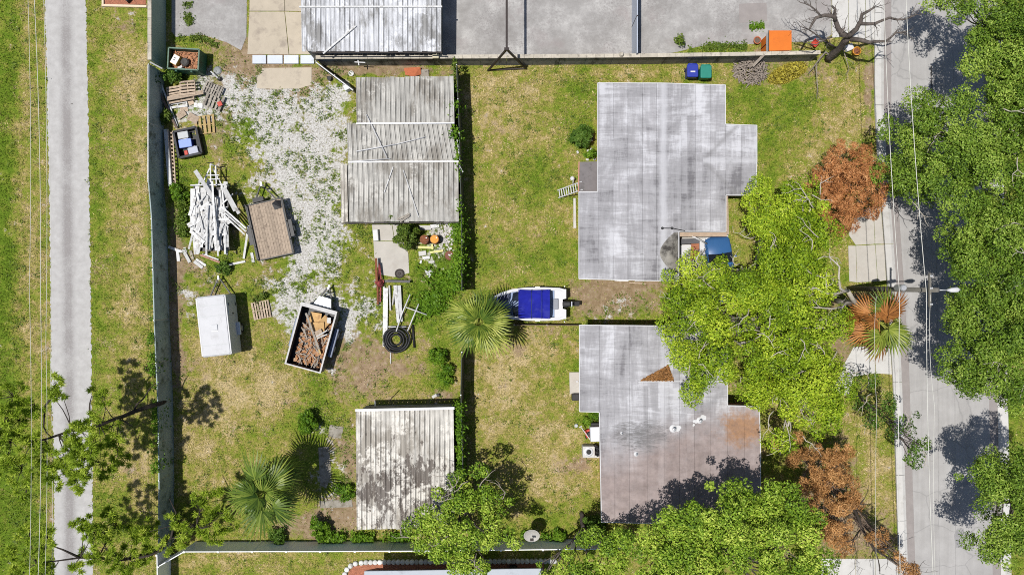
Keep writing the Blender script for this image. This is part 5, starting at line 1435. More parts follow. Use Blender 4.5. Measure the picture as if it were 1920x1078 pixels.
# flatbed trailer with plank deck
fr = Frame(507, 430, math.atan2(105, -23) - math.pi / 2, .7)
root = thing("flatbed_trailer", "flatbed trailer with weathered brown plank deck and black frame", "trailer", fr.o)
wid, lon, zt = 2.2, 3.62, .68
nP = 12
for i in range(nP):
    x0 = -wid / 2 + wid * i / nP; x1 = -wid / 2 + wid * (i + 1) / nP - .012
    j = random.uniform(-.02, .02)
    MB().box(fr((x0 + x1) / 2, j, zt + random.uniform(-.005, .005)), (x1 - x0, lon - .06, .045), fr.a).build("deck_plank", deck_wood, root)
for s_ in (-1, 1):
    MB().bar(fr(s_ * (wid / 2 + .06), -lon / 2, zt), fr(s_ * (wid / 2 + .06), lon / 2, zt), .08, .16).build("side_rail", black_steel, root)
    MB().bar(fr(s_ * (wid / 2 + .06), -lon / 2, zt + .3), fr(s_ * (wid / 2 + .06), lon / 2, zt + .3), .05, .05).build("top_rail", black_steel, root)
    for y in (-lon / 2 + .02, -.9, .3, lon / 2 - .02):
        MB().box(fr(s_ * (wid / 2 + .06), y, zt + .17), (.05, .05, .24), fr.a).build("stake", black_steel, root)
    MB().bar(fr(s_ * (wid / 2 + .24), -.75, .78), fr(s_ * (wid / 2 + .24), .35, .78), .26, .03).build("fender", black_steel, root)
    wheel(fr, s_ * (wid / 2 + .24), -.2, .34, .2, root)
    MB().bar(fr(s_ * .75, lon / 2, zt - .12), fr(.05 * s_, lon / 2 + 1.15, zt - .14), .07, .1).build("tongue", black_steel, root)
for y in (-lon / 2 + .0, lon / 2):
    MB().bar(fr(-wid / 2 - .08, y, zt - .01), fr(wid / 2 + .08, y, zt - .01), .07, .17).build("end_rail", black_steel, root)
MB().tube([fr(.12, lon / 2 + .9, 0), fr(.12, lon / 2 + .9, 1.05)], .04, 8).build("jack", black_steel, root)
MB().box(fr(0, lon / 2 + 1.2, zt - .12), (.12, .28, .1), fr.a).build("coupler", galv, root)
MB().box(fr(-.35, lon / 2 + .22, zt), (.7, .28, .26), fr.a).build("tool_box", black_plastic, root)
MB().tube([fr(wid / 2 + .26, .42, .72), fr(wid / 2 + .26, .42, .96)], .36, 16).build("mudguard", black_steel, root) if False else None
o = MB().add([fr(.55, 1.15, zt + .05), fr(1.0, 1.2, zt + .12), fr(1.05, 1.7, zt + .05), fr(.75, 1.72, zt + .2), fr(.45, 1.6, zt + .05)], [(0, 1, 2, 3, 4)]).build("tarp", black_plastic)
tag(o, "crumpled black tarp on the corner of the plank trailer", "tarp")

# white enclosed trailer
fr = Frame(400, 611, math.atan2(113, -12.5) - math.pi / 2, 2.1)
root = thing("box_trailer", "white enclosed box trailer with rounded roof in the yard", "trailer", fr.o)
bw, bl = 1.88, 3.82
body = MB().rbox(fr(0, 0, 1.22), (bw, bl, 1.66), .12, fr.a, .10).build("body", MAT("trailer_white", (0.54, 0.55, 0.575), 0.04, 1.5, 0.45, stain=(0.48, 0.48, 0.47), amount=0.2), root)
MB().rbox(fr(0, 0, 2.07), (bw - .14, bl - .14, .06), .1, fr.a, .03).build("roof", MAT("trailer_roof", (0.475, 0.48, 0.50), 0.08, 1.2, 0.5, stain=(0.40, 0.40, 0.41), amount=0.35), root)
for s_ in (-1, 1):
    MB().bar(fr(s_ * (bw / 2 - .03), -bl / 2 + .08, 2.03), fr(s_ * (bw / 2 - .03), bl / 2 - .08, 2.03), .07, .07).build("roof_rail", white, root)
    wheel(fr, s_ * (bw / 2 + .08), -.35, .33, .2, root)
    MB().rbox(fr(s_ * (bw / 2 + .1), -.35, .72), (.24, .85, .12), .08, fr.a, .05).build("fender", silver, root)
    MB().bar(fr(s_ * .7, bl / 2 - .05, .42), fr(.05 * s_, bl / 2 + 1.1, .42), .07, .09).build("tongue", black_steel, root)
for y in (-1.2, .62, 1.3): MB().bar(fr(-bw / 2 + .1, y, 2.102), fr(bw / 2 - .1, y, 2.102), .035, .012).build("roof_bow", grey_plastic, root)
v_ = MB().rbox(fr(.08, -.1, 2.13), (.38, .38, .07), .05, fr.a, .03).build("roof_vent", MAT("vent_white", (0.55, 0.555, 0.57), .05, 3), root)
MB().bar(fr(-.12, -.33, 2.12), fr(.28, -.33, 2.12), .03, .04).build("vent_hinge", galv, v_)
d_ = MB().box(fr(bw / 2 + .01, .95, 1.15), (.03, .75, 1.4), fr.a).build("side_door", white, root)
for y, z in ((1.25, 1.75), (1.25, .65)):
    MB().box(fr(bw / 2 + .035, y, z), (.04, .2, .05), fr.a).build("hinge", black_steel, d_)
MB().box(fr(bw / 2 + .04, .66, 1.2), (.05, .06, .22), fr.a).build("latch", black_steel, d_)
MB().tube([fr(0, bl / 2 + .85, 0), fr(0, bl / 2 + .85, .9)], .035, 8).build("jack", galv, root)
MB().box(fr(0, bl / 2 + 1.15, .45), (.1, .25, .1), fr.a).build("coupler", galv, root)

# dump trailer full of debris
fr = Frame(583, 634, math.atan2(112, 30.5) - math.pi / 2, 1.5)
root = thing("dump_trailer", "tall-sided black dump trailer loaded with wood debris", "trailer", fr.o)
dw, dl, zt = 2.28, 3.92, 1.5
for s_ in (-1, 1):
    MB().bar(fr(s_ * dw / 2, -dl / 2, 1.02), fr(s_ * dw / 2, dl / 2, 1.02), .05, .96).build("side_panel", black_steel, root)
    MB().bar(fr(s_ * dw / 2, -dl / 2, zt + .01), fr(s_ * dw / 2, dl / 2, zt + .01), .10, .05).build("top_rail", MAT("pale_rail", (0.48, 0.47, 0.46), 0.15, 5, 0.6), root)
    for y in (-.45, .45): wheel(fr, s_ * (dw / 2 + .16), y, .36, .22, root)
    MB().rbox(fr(s_ * (dw / 2 + .17), 0, .84), (.28, 1.9, .10), .06, fr.a, .04).build("fender", MAT("blue_grey_fender", (0.16, 0.19, 0.27), .1, 3, .5), root)
    MB().bar(fr(s_ * .7, dl / 2, .5), fr(.06 * s_, dl / 2 + 1.35, .5), .09, .12).build("tongue", black_steel, root)
MB().bar(fr(-dw / 2, dl / 2, 1.02), fr(dw / 2, dl / 2, 1.02), .05, .96).build("front_panel", black_steel, root)
MB().bar(fr(-dw / 2 - .05, dl / 2, zt + .05), fr(dw / 2 + .05, dl / 2, zt + .05), .24, .05).build("front_cap", MAT("pale_rail", (0.5, 0.5, 0.5)), root)
MB().bar(fr(-dw / 2, -dl / 2, 1.02), fr(dw / 2, -dl / 2, 1.02), .05, .96).build("tailgate", black_steel, root)
MB().bar(fr(-dw / 2 - .05, -dl / 2, zt + .03), fr(dw / 2 + .05, -dl / 2, zt + .03), .08, .05).build("top_rail", _mats["pale_rail"], root)
MB().box(fr(0, 0, .52), (dw, dl, .08), fr.a).build("floor", black_steel, root)
P_ = [(-.55, dl / 2 + .12), (.62, dl / 2 + .12), (.42, dl / 2 + .72), (-.3, dl / 2 + .72)]
MB().prism([fr(*q)[:2] for q in P_], .62, 1.02).build("toolbox", silver, root)
MB().tube([fr(.1, dl / 2 + 1.05, 0), fr(.1, dl / 2 + 1.05, 1.1)], .04, 8).build("jack", silver, root)
MB().box(fr(0, dl / 2 + 1.42, .52), (.1, .28, .1), fr.a).build("coupler", galv, root)
# debris inside
random.seed(5)
for k, (x, y, w_, l_, a_, m_, lb) in enumerate([(-.2, 1.25, .75, .7, .1, plywood, "pale plywood scrap at the front left in the dump trailer"), (.45, 1.15, .6, .75, -.5, plywood, "darker plywood scrap at the front right in the dump trailer"),
        (.1, .75, .9, .6, .3, plywood, "large plywood scrap across the middle of the dump trailer"), (.72, 1.35, .25, .35, .2, white_wood, "white scrap piece in the dump trailer's front corner"), (.3, .35, .6, .45, .7, tan_wood, "broken tan board piece in the dump trailer")]):
    o = MB().box(fr(x, y, .92 + .07 * k), (w_, l_, .03), fr.a + a_, .08, -.06).build("plywood_scrap", m_)
    tag(o, lb, "scrap", "scraps in the dump trailer")
stick("scrap_board", "long grey board lying diagonally over the dump trailer load", "board", fr(-.75, 1.45, 1.42), fr(.6, -.6, 1.15), .13, .04, grey_wood)
stick("scrap_board", "white stick pointing to the dump trailer's right rail", "board", fr(.25, .15, 1.2), fr(.85, .75, 1.4), .08, .04, white_wood)
stick("scrap_board", "white stick next to the rail in the dump trailer", "board", fr(.3, .02, 1.15), fr(.9, .5, 1.3), .06, .04, white_wood)
stick("scrap_board", "ochre strip over the brush in the dump trailer", "board", fr(.1, .1, 1.15), fr(.75, -.9, 1.0), .10, .03, ochre_wood)
mb = MB()
for k in range(85):
    x, y = random.uniform(-.75, .95), random.uniform(-1.75, .8)
    a = random.gauss(.3, .7); L = random.uniform(.2, .75); z = random.uniform(.62, 1.05)
    p = fr(x, y, z); d = Vector((math.sin(a) * L / 2, math.cos(a) * L / 2, random.uniform(-.12, .12)))
    q0, q1 = p - d, p + d
    mb.bar(q0, q1, random.uniform(.02, .07), .02)
o = mb.build("brush_debris", dead_wood); tag(o, "tangle of grey-brown sticks heaped in the dump trailer", "debris", kind="stuff")
mb = MB()
for k in range(300):
    x, y = random.uniform(-.85, 1.0), random.uniform(-1.85, 1.3)
    mb.box(fr(x, y, .58 + random.random() * .25), (random.uniform(.08, .3), random.uniform(.08, .25), .04), random.random() * 6, random.uniform(-.5, .5), random.uniform(-.5, .5))
o = mb.build("bark_debris", MAT("bark_chips", (0.36, 0.18, 0.085), 0.5, 5, 0.9, stain=(0.48, 0.36, 0.25), amount=.35, sscale=3)); tag(o, "brown bark chunks covering the dump trailer floor", "debris", kind="stuff")

# green dumpster
fr = Frame(344, 111, math.atan2(37, 3) - math.pi / 2, 1.25)
fr = Frame(344, 111, -.055, 1.25)
root = thing("dumpster", "open dark green dumpster with leaves and a carton inside", "dumpster", fr.o)
dw, dl, zt = 1.95, 1.32, 1.25
for nm, a_, b_ in (("side_panel", (-dw / 2, -dl / 2), (-dw / 2, dl / 2)), ("side_panel", (dw / 2, -dl / 2), (dw / 2, dl / 2)), ("front_panel", (-dw / 2, -dl / 2), (dw / 2, -dl / 2)), ("back_panel", (-dw / 2, dl / 2), (dw / 2, dl / 2))):
    MB().bar(fr(*a_, .68), fr(*b_, .68), .05, 1.1).build(nm, dumpster_green, root)
    MB().bar(fr(*a_, zt), fr(*b_, zt), .08, .07).build("rim", MAT("worn_green_rim", (0.13, 0.20, 0.15), .3, 8), root)
for x in (-.5, .5):
    MB().box(fr(x, -dl / 2 - .07, .9), (.12, .12, .5), fr.a).build("lift_pocket", dumpster_green, root)
MB().box(fr(0, 0, .15), (dw, dl, .1), fr.a).build("floor", dumpster_green, root)
mb = MB()
for k in range(260):
    mb.box(fr(random.uniform(-.85, .85), random.uniform(-.55, .55), .75 + random.random() * .12), (random.uniform(.05, .16), random.uniform(.04, .12), .02), random.random() * 6, random.uniform(-.5, .5), random.uniform(-.5, .5))
mb.box(fr(0, 0, .70), (dw - .1, dl - .1, .1), fr.a)
o = mb.build("leaf_litter", MAT("orange_leaf_litter", (0.40, 0.19, 0.10), .4, 9, .95, stain=(0.2, .11, .07), amount=.4, sscale=6)); tag(o, "orange-brown leaf litter filling the green dumpster", "leaves", kind="stuff")
root = thing("carton", "white-topped yellow carton standing in the green dumpster", "carton", fr(-.55, 0, .8))
MB().box(fr(-.55, -.06, 1.0), (.42, .62, .42), fr.a - .45).build("box_body", yellow_card, root)
MB().box(fr(-.55, -.06, 1.225), (.40, .58, .03), fr.a - .45).build("box_top", MAT("carton_white", (0.7, .69, .67), .04), root)
for q in (-.07, .06): MB().box(fr(-.57 + q * .3, -.02 + q, 1.243), (.12, .05, .006), fr.a - .45).build("print_mark", black_plastic, root)
o = MB().lathe(fr(-.02, -.12, .8), [(.05, .25), (.20, .30), (.27, .22), (.28, .1), (.24, .02)], 14).build("fan_guard", MAT("dusty_black", (0.07, .065, .06), .4, 7)); tag(o, "round dusty dark fan lying in the green dumpster", "fan")
o = MB().box(fr(-.3, -.48, .95), (.3, .14, .18), .4).build("rag", white_wood); tag(o, "crumpled white rag at the near rim inside the green dumpster", "rag")
o = MB().lathe(G(408, 133), [(.26, 0), (.28, .03), (.2, .10), (.05, .12)], 14).build("pot_lid", MAT("grey_metal_lid", (0.24, .25, .25), .2, 4, .5)); tag(o, "round dull grey lid on the ground right of the dumpster", "lid")
root = thing("stake", "white stake with dark foot lying right of the green dumpster", "stake", G(404, 143))
MB().bar(G(399, 137, .35), G(411, 149, .05), .09, .06).build("shaft", white_wood, root)
MB().lathe(G(413, 149), [(.15, 0), (.15, .12), (.08, .2)], 8).build("foot", black_steel, root)

# pallets
def pallet(label, px, py, ang, z0, w, l, mat, n=7, group="pallets in the yard", tilt=0, name="pallet"):
    o0 = W(px, py, z0 + .1)
    M = Matrix.Translation(Vector((o0.x, o0.y, z0))) @ Matrix.Rotation(ang, 4, 'Z') @ Matrix.Rotation(tilt, 4, 'X')
    root = thing(name, label, "pallet", (o0.x, o0.y, z0), group)
    f = lambda x, y, z: M @ Vector((x, y, z))
    for x in (-w / 2 + .03, 0, w / 2 - .03):
        MB().bar(f(x, -l / 2, .065), f(x, l / 2, .065), .05, .085).build("stringer", mat, root)
    for i in range(n):
        y = -l / 2 + .05 + (l - .1) * i / (n - 1)
        j = random.uniform(-.02, .02)
        MB().bar(f(-w / 2 + j, y + j, .12), f(w / 2 + j, y - j, .12), (l / n) * random.uniform(.55, .78), .022).build("deck_board", mat, root)
    for y in (-l / 2 + .06, 0, l / 2 - .06):
        MB().bar(f(-w / 2, y, .012), f(w / 2, y, .012), .09, .02).build("bottom_board", mat, root)
random.seed(9)
pallet("lowest broken pallet of the heap, pale grey, by the west wall", 332, 185, .12, .02, 1.25, 1.2, white_wood, 5)
pallet("tan pallet lying uppermost on the left of the pallet heap", 338, 176, .16, .22, 1.7, 1.05, tan_wood, 6)
pallet("pale pallet jutting up at the top middle of the pallet heap", 352, 165, .08, .42, 1.0, .9, tan_wood, 5)
pallet("grey solid-decked pallet on the upper right of the pallet heap", 399, 168, -.42 + math.pi / 2, .2, .75, 1.15, grey_wood, 7)
pallet("brown pallet with a red mark on the lower right of the heap", 401, 190, -.38 + math.pi / 2, .1, 1.0, 1.15, grey_wood, 5)
pallet("small white pallet on the gravel right of the enclosed trailer", 490, 581, .18 + math.pi / 2, .0, 1.15, 1.15, tan_wood, 7)
pallet("ochre slatted pallet frame in the grass below the heap", 384, 234, .1 + math.pi / 2, .0, 1.2, 1.25, ochre_wood, 5)
o = MB().box(W(412, 195, .35), (.28, .3, .02), .4).build("red_rag", red_plastic); tag(o, "small red cloth on the brown pallet's end", "cloth")
stick("scrap_board", "wide tan board across the top of the pallet heap", "board", W(312, 186, .48), W(381, 173, .48), .26, .03, tan_wood)
stick("scrap_board", "pale plank along the left of the pallet heap", "board", W(303, 160, .3), W(333, 238, .1), .10, .08, white_wood)
stick("scrap_board", "dark plank leaning beside the pale plank at the west wall", "board", W(300, 175, .5), W(331, 240, .2), .14, .06, brown_wood)
for k, (x, y, a, w_, l_, m_) in enumerate([(345, 205, .2, .5, .35, tan_wood), (372, 198, -.1, .55, .3, white_wood), (358, 192, .4, .35, .35, tan_wood), (340, 215, .6, .6, .4, tan_wood), (362, 222, -.5, .7, .5, tan_wood)]):
    o = MB().box(W(x, y, .06 + .02 * k), (w_, l_, .03), a, .05, .03).build("wood_scrap", m_)
    tag(o, ["flat tan wood scrap left of centre below the pallets", "pale wood scrap right below the pallet heap", "square tan scrap tucked under the pallet heap", "tan wood scrap nearest the pale plank", "largest tan wood scrap above the black tub"][k], "scrap", "wood scraps below the pallets")

# black tub with boxes
fr = Frame(353, 268, .22, .4)
root = thing("storage_tub", "black open truck-bed tub holding coolers beside the long beams", "tub", fr.o)
tw, tl = 1.5, 1.72
for a_, b_ in (((-tw / 2, -tl / 2), (-tw / 2, tl / 2)), ((tw / 2, -tl / 2), (tw / 2, tl / 2)), ((-tw / 2, -tl / 2), (tw / 2, -tl / 2)), ((-tw / 2, tl / 2), (tw / 2, tl / 2))):
    MB().bar(fr(*a_, .28), fr(*b_, .28), .07, .5).build("side", black_plastic, root)
    MB().bar(fr(*a_, .54), fr(*b_, .54), .14, .05).build("rim", MAT("worn_black_rim", (0.055, .055, .06), .3, 6), root)
MB().box(fr(0, 0, .05), (tw, tl, .06), fr.a).build("floor", black_plastic, root)
def cooler(label, x, y, w_, l_, h_, body, lid, a=0, handle=True):
    c = fr(x, y, .08)
    root = thing("cooler", label, "cooler", c, "coolers in the black tub")
    MB().rbox(fr(x, y, .08 + h_ / 2), (w_, l_, h_), .05, fr.a + a).build("body", body, root)
    MB().rbox(fr(x, y, .08 + h_ + .03), (w_ + .03, l_ + .03, .06), .05, fr.a + a).build("lid", lid, root)
    if handle: MB().bar(fr(x - w_ * .3, y + l_ / 2 + .03, .08 + h_), fr(x + w_ * .3, y + l_ / 2 + .03, .08 + h_), .03, .03).build("handle", white, root)
cooler("light blue cooler in the middle of the black tub", -.15, -.02, .8, .52, .42, blue_plastic, lblue_plastic, -.06)
cooler("grey lidded bin at the top of the black tub", -.2, .55, .66, .42, .36, grey_plastic, grey_plastic, -.05, False)
cooler("white cooler with grey lid at the bottom of the black tub", .2, -.56, .62, .46, .3, white, MAT("lid_grey", (0.42, 0.44, .52), .05), .05)
o = MB().rbox(fr(-.25, -.62, .3), (.22, .3, .4), .03, fr.a).build("jug", red_plastic); tag(o, "red plastic jug squeezed beside the white cooler", "jug")
# long beams by the wall
o = MB().bar(W(311.5, 243, .25), W(320, 350, .25), .24, .2).build("timber_beam", white_wood); tag(o, "long pale timber beam lying beside the west wall", "beam")
root = thing("rail_section", "rusty ladder-like rail section next to the long pale beam", "rail", G(324, 300))
a0, a1 = W(318.5, 246, .15), W(325, 346, .15); b0, b1 = W(324, 246, .3), W(329.5, 348, .3)
MB().bar(a0, a1, .05, .1).build("rail", brown_wood, root); MB().bar(b0, b1, .06, .1).build("rail", tan_wood, root)
for k in range(14):
    t = (k + .5) / 14
    MB().bar(a0.lerp(a1, t), b0.lerp(b1, t), .10, .04).build("rung", tan_wood, root)

# trailer heaped with white boards
fr = Frame(396, 405, .02, .9)
root = thing("lumber_trailer", "low trailer buried under a heap of white boards", "trailer", fr.o)
MB().box(fr(0, -.2, .75), (2.1, 4.1, .1), fr.a).build("deck", black_steel, root)
for s_ in (-1, 1):
    MB().bar(fr(s_ * 1.08, -2.2, .8), fr(s_ * 1.08, 1.9, .8), .08, .16).build("side_rail", black_steel, root)
    wheel(fr, s_ * 1.22, -.4, .34, .2, root)
    MB().bar(fr(s_ * .7, 1.9, .7), fr(.1 * s_, 3.1, .7), .08, .1).build("tongue", white, root)
MB().bar(fr(-1.15, 1.95, 1.2), fr(1.15, 1.95, 1.2), .07, .1).build("head_rail", white, root)
for q in (-1.1, 1.1): MB().box(fr(q, 1.95, .98), (.07, .07, .5), fr.a).build("stake", white, root)
for k, y in enumerate((2.35, 2.6)):
    MB().bar(fr(-.2, y, .95 + .05 * k), fr(.62, y, .95 + .05 * k), .06, .06).build("winch_bar", white, root)
MB().bar(fr(.05, 1.9, .95), fr(.05, 3.3, 1.0), .07, .07).build("winch_post", white, root)
MB().bar(fr(.4, 1.9, .95), fr(.4, 3.2, 1.0), .07, .07).build("winch_post", white, root)
MB().tube([fr(.22, 3.25, 0), fr(.22, 3.25, 1.35)], .05, 8).build("jack", white, root)
MB().tube([fr(.0, 3.35, 1.3), fr(.4, 3.35, 1.3)], .03, 6).build("jack_handle", black_steel, root)
GB = "white boards heaped on the lumber trailer"
LBW = "long weathered white board lying lengthwise in the lumber trailer heap"
random.seed(14)
for k in range(96):
    t = random.random()
    x = random.uniform(-1.15, 1.05); y = random.uniform(-1.2, 1.0)
    a = random.gauss(0.06, .17) if k < 68 else random.gauss(.3, .6)
    L = random.uniform(1.3, 3.2) if k < 68 else random.uniform(.5, 1.6)
    w_ = random.choice([.09, .12, .15, .2, .26, .3])
    z = .86 + .55 * (k / 96) * (1 - .45 * abs(x)) + random.uniform(0, .05)
    d = Vector((math.sin(a) * L / 2, math.cos(a) * L / 2, random.uniform(-.06, .06)))
    p = fr(x, y, z)
    mb = MB().bar(p - d, p + d, w_, random.choice([.02, .03, .04]))
    tag(mb.build("white_board", white_wood), LBW if k < 68 else "short white offcut lying askew on top of the lumber trailer heap", "board", GB if k < 68 else "short offcuts on the lumber trailer")
# boards whose place can be made out
for (a_, b_, w_, lb) in [((366, 320, 1.5), (400, 372, 1.5), .26, "broad white board jutting out at the upper left of the lumber heap"),
        ((421, 352, 1.45), (448, 401, 1.2), .2, "broad white board leaning right at the top of the lumber heap"),
        ((417, 352, 1.35), (440, 396, 1.15), .16, "second white board leaning right at the top of the lumber heap"),
        ((416, 388, 1.6), (461, 428, .95), .1, "upper slat sliding off the right of the lumber heap"),
        ((414, 392, 1.58), (461, 434, .92), .1, "middle slat sliding off the right of the lumber heap"),
        ((413, 397, 1.55), (459, 440, .88), .1, "lower slat sliding off the right of the lumber heap"),
        ((466, 423, .6), (457, 485, .1), .14, "white board standing on edge between heap and plank trailer"),
        ((398, 340, 1.65), (405, 470, 1.5), .12, "longest white board running down the middle of the lumber heap"),
        ((388, 385, 1.6), (387, 478, 1.3), .12, "straight white board left of the longest one on the heap"),
        ((404, 370, 1.55), (409, 480, .9), .10, "curved-looking long white strip at the heap's lower end"),
        ((357, 433, 1.2), (383, 455, 1.3), .2, "short white board pointing left at the heap's lower left"),
        ((362, 452, 1.0), (385, 432, 1.35), .16, "short white board crossing at the heap's lower left")]:
    o = MB().bar(W(*a_), W(*b_), w_, .035).build("white_board", white_wood); tag(o, lb, "board", "single boards of the lumber heap")
for (a_, b_, w_, m_, lb) in [((316, 463, .12), (341, 472, .12), .17, white_wood, "white board end lying nearest the west wall"),
        ((333, 471, .06), (335, 490, .06), .2, white_wood, "short upright white offcut below the board nearest the wall"),
        ((343, 468, .1), (356, 492, .1), .2, white_wood, "white board slanting down right of the short offcut"),
        ((346, 464, .05), (350, 480, .05), .16, white_wood, "white stub under the slanting board near the wall"),
        ((364, 490, .06), (380, 502, .06), .2, white_wood, "white board lying lowest below the lumber heap"),
        ((368, 486, .04), (386, 498, .04), .15, white_wood, "second lowest white board below the lumber heap"),
        ((376, 478, .08), (412, 492, .08), .12, MAT("pink_brown_board", (0.36, .2, .16), .2, 6), "pinkish board on the grass below the lumber heap"),
        ((380, 476, .12), (410, 487, .12), .08, white_wood, "white strip on top of the pinkish board"),
        ((408, 501, .06), (460, 490, .06), .14, white_wood, "long white strip on the grass under the trailer's front"),
        ((472, 474, .06), (475, 492, .06), .18, white_wood, "white offcut left of the plank trailer's rear corner"),
        ((357, 470, .06), (362, 486, .06), .16, grey_wood, "grey board among the loose boards by the wall")]:
    o = MB().bar(W(*a_), W(*b_), w_, .05).build("loose_board", m_); tag(o, lb, "board", "loose boards around the lumber heap")

# walk clutter
o = MB().rbox(W(704, 441, .35) + Vector((0, 0, -.17)), (.34, .74, .36), .03, .08).build("utility_box", white); tag(o, "low white utility box on the concrete walk", "box")
def drum(label, px, py, body, top, extra=None):
    c = G(px, py)
    c = W(px, py, .88); c.z = 0
    root = thing("drum", label, "drum", c, "steel drums by the middle fence")
    MB().lathe(c, [(.28, 0), (.29, .02), (.285, .28), (.298, .30), (.285, .32), (.285, .56), (.298, .58), (.285, .60), (.285, .86), (.295, .88), (.27, .885)], 20).build("body", body, root)
    MB().lathe(c + Vector((0, 0, .886)), [(.262, 0), (.262, .006)], 20).build("lid", top, root)
    MB().lathe(c + Vector((.13, .1, .892)), [(.035, 0), (.035, .025)], 8).build("bung", extra or galv, root)
drum("rust-brown steel drum left of the orange one", 795.5, 449, rust, rust)
drum("steel drum with a bright orange lid", 814.5, 448.5, rust, orange_lid)
drum("dark brown drum with a white mark near the middle fence", 842.5, 479, rust, MAT("brown_lid", (0.17, .07, .05), .3, 6), white)
o = MB().box(W(843, 478.5, .92), (.18, .08, .02), -.5).build("white_tag", white); tag(o, "small white scrap on the dark brown drum's lid", "scrap")
for (a_, b_, w_, h_, m_, lb) in [((780, 463.5, .12), (813, 464.5, .12), .16, .1, yellow_wood, "long yellow timber below the two drums"), ((806, 473.5, .1), (831, 470, .1), .13, .1, yellow_wood, "yellow timber pointing toward the dark drum"),
        ((810, 458, .15), (811, 468, .15), .12, .08, yellow_wood, "short yellow stub crossing the long timber")]:
    tag(MB().bar(W(*a_), W(*b_), w_, h_).build("yellow_timber", m_), lb, "timber", "yellow timbers by the drums")
for k, (x, y, w_, l_, a, m_) in enumerate([(792, 475, .5, .3, .15, white_concrete), (799, 483, .5, .2, .1, white), (809, 491, .4, .16, .05, white_concrete), (789, 491, .14, .22, -.2, white), (797, 427, .8, .3, .0, white_concrete), (815, 424, .6, .25, .1, white), (845, 465, .16, .2, .3, white), (768, 455, .2, .2, .3, white_concrete)]):
    o = MB().rbox(W(x, y, .12) + Vector((0, 0, -.06)), (w_, l_, .14), .03, a).build("masonry_block", m_)
    tag(o, ["grey-white block under the long yellow timber", "bright white block below the grey-white block", "pale block at the end of the block cluster", "small upright white block left of the pale block", "long white block at the shed front above the drums", "white block right of the long one above the drums", "tiny white block above the dark drum", "small pale block beside the shed shrub"][k], "block", "masonry blocks by the drums")
mb = MB()
for k in range(90):
    x, y = random.gauss(838, 9), random.gauss(440, 14)
    mb.box(W(x, y, .05), (random.uniform(.06, .25), random.uniform(.05, .2), random.uniform(.05, .12)), random.random() * 6, random.uniform(-.4, .4), random.uniform(-.4, .4))
tag(mb.build("rubble", MAT("pale_rubble", (0.5, .48, .46), .3, 8, .9)), "pale broken rubble between the drums and vine fence", "rubble", kind="stuff")
root = thing("torn_sheet", "torn white plastic sheet in the weeds below the drums", "sheet", G(806, 514))
mb = MB()
pp = [W(x, y, z) for x, y, z in [(796, 506, .1), (802, 509, .22), (808, 505, .1), (813, 512, .15), (808, 516, .2), (804, 522, .06), (800, 514, .16)]]
mb.add(pp, [(0, 1, 6), (1, 2, 3, 4), (1, 4, 5, 6)]); mb.build("sheet", white, root)
o = MB().lathe(W(749, 513, .1) - Vector((0, 0, .09)), [(.30, 0), (.31, .04), (.31, .12), (.25, .15), (.22, .10), (.10, .09), (.04, .12)], 20).build("metal_disc", MAT("brown_black_lid", (0.055, .045, .04), .3, 9, .6)); tag(o, "dark round lid lying on the concrete walk", "lid")
# rusty red engine hoist
root = thing("engine_hoist", "rusty red engine hoist folded beside the concrete walk", "hoist", G(710, 530))
MB().bar(W(705, 484, .5), W(706.5, 528, .5), .14, .14).build("mast", rust, root)
MB().bar(W(711, 493, .35), W(714.5, 524, .35), .09, .1).build("boom", rust_red, root)
MB().bar(W(711, 493, .35), W(709, 526, .35), .08, .1).build("boom", rust_red, root)
MB().lathe(W(711, 531, .5) - Vector((0, 0, .4)), [(.25, 0), (.28, .1), (.22, .3), (.12, .5), (.04, .55)], 9).build("pump", rust_red, root)
MB().bar(W(703, 530, .25), W(720, 527, .25), .16, .12).build("cross_member", rust_red, root)
MB().bar(W(708, 535, .15), W(708.5, 571, .15), .12, .12).build("leg", rust, root)
MB().bar(W(714, 535, .15), W(713, 566, .15), .10, .12).build("leg", rust_red, root)
for q in ((708.5, 571), (713, 566)): MB().lathe(W(*q, 0), [(.06, 0), (.08, .04), (.06, .1)], 8).build("caster", black_steel, root)
# pipes and gutters
for (a_, b_, w_, h_, lb) in [((741, 535, .25), (747.5, 605, .25), .22, .1, "left white gutter of the wide pair below the walk"), ((748.5, 535, .25), (752, 603, .25), .22, .1, "right white gutter of the wide pair below the walk"),
        ((724, 540, .2), (722.5, 640, .15), .26, .06, "long white board left of the wide gutters"), ((730, 535, .2), (732, 582, .2), .10, .06, "narrow white strip between board and gutters"), ((720, 538, .16), (719, 650, .12), .10, .06, "outer white strip along the long white board"),
        ((739, 545, .2), (736, 572, .2), .08, .05, "grey-white sliver beside the narrow strip")]:
    tag(MB().bar(W(*a_), W(*b_), w_, h_).build("white_gutter", white_wood), lb, "gutter", "white gutters below the walk")
tag(MB().bar(W(722, 527, .4), W(769, 528, .4), .16, .14).build("black_bar", black_steel), "black steel bar resting across the white gutters", "bar")
def pipe(label, pts, r=.035, m=white, group="white plastic pipes"):
    tag(MB().tube([W(*p) for p in pts], r, 8).build("plastic_pipe", m), label, "pipe", group)
pipe("white pipe from the walk toward the hose coil, upper part of the frame", [(769, 552, .5), (753, 590, .45), (743, 621, .4)], .045)
pipe("second white pipe of the frame pointing to the hose coil", [(785, 570, .5), (764, 621, .4)], .045)
pipe("white cross pipe at the top right of the frame", [(761, 576, .56), (800, 590, .5)], .035)
pipe("white cross pipe lying over the hose coil", [(728, 612.5, .38), (762, 612.5, .38)], .04)
pipe("thin white pipe standing out below the hose coil", [(732, 654, .05), (732.5, 682, .05)], .04)
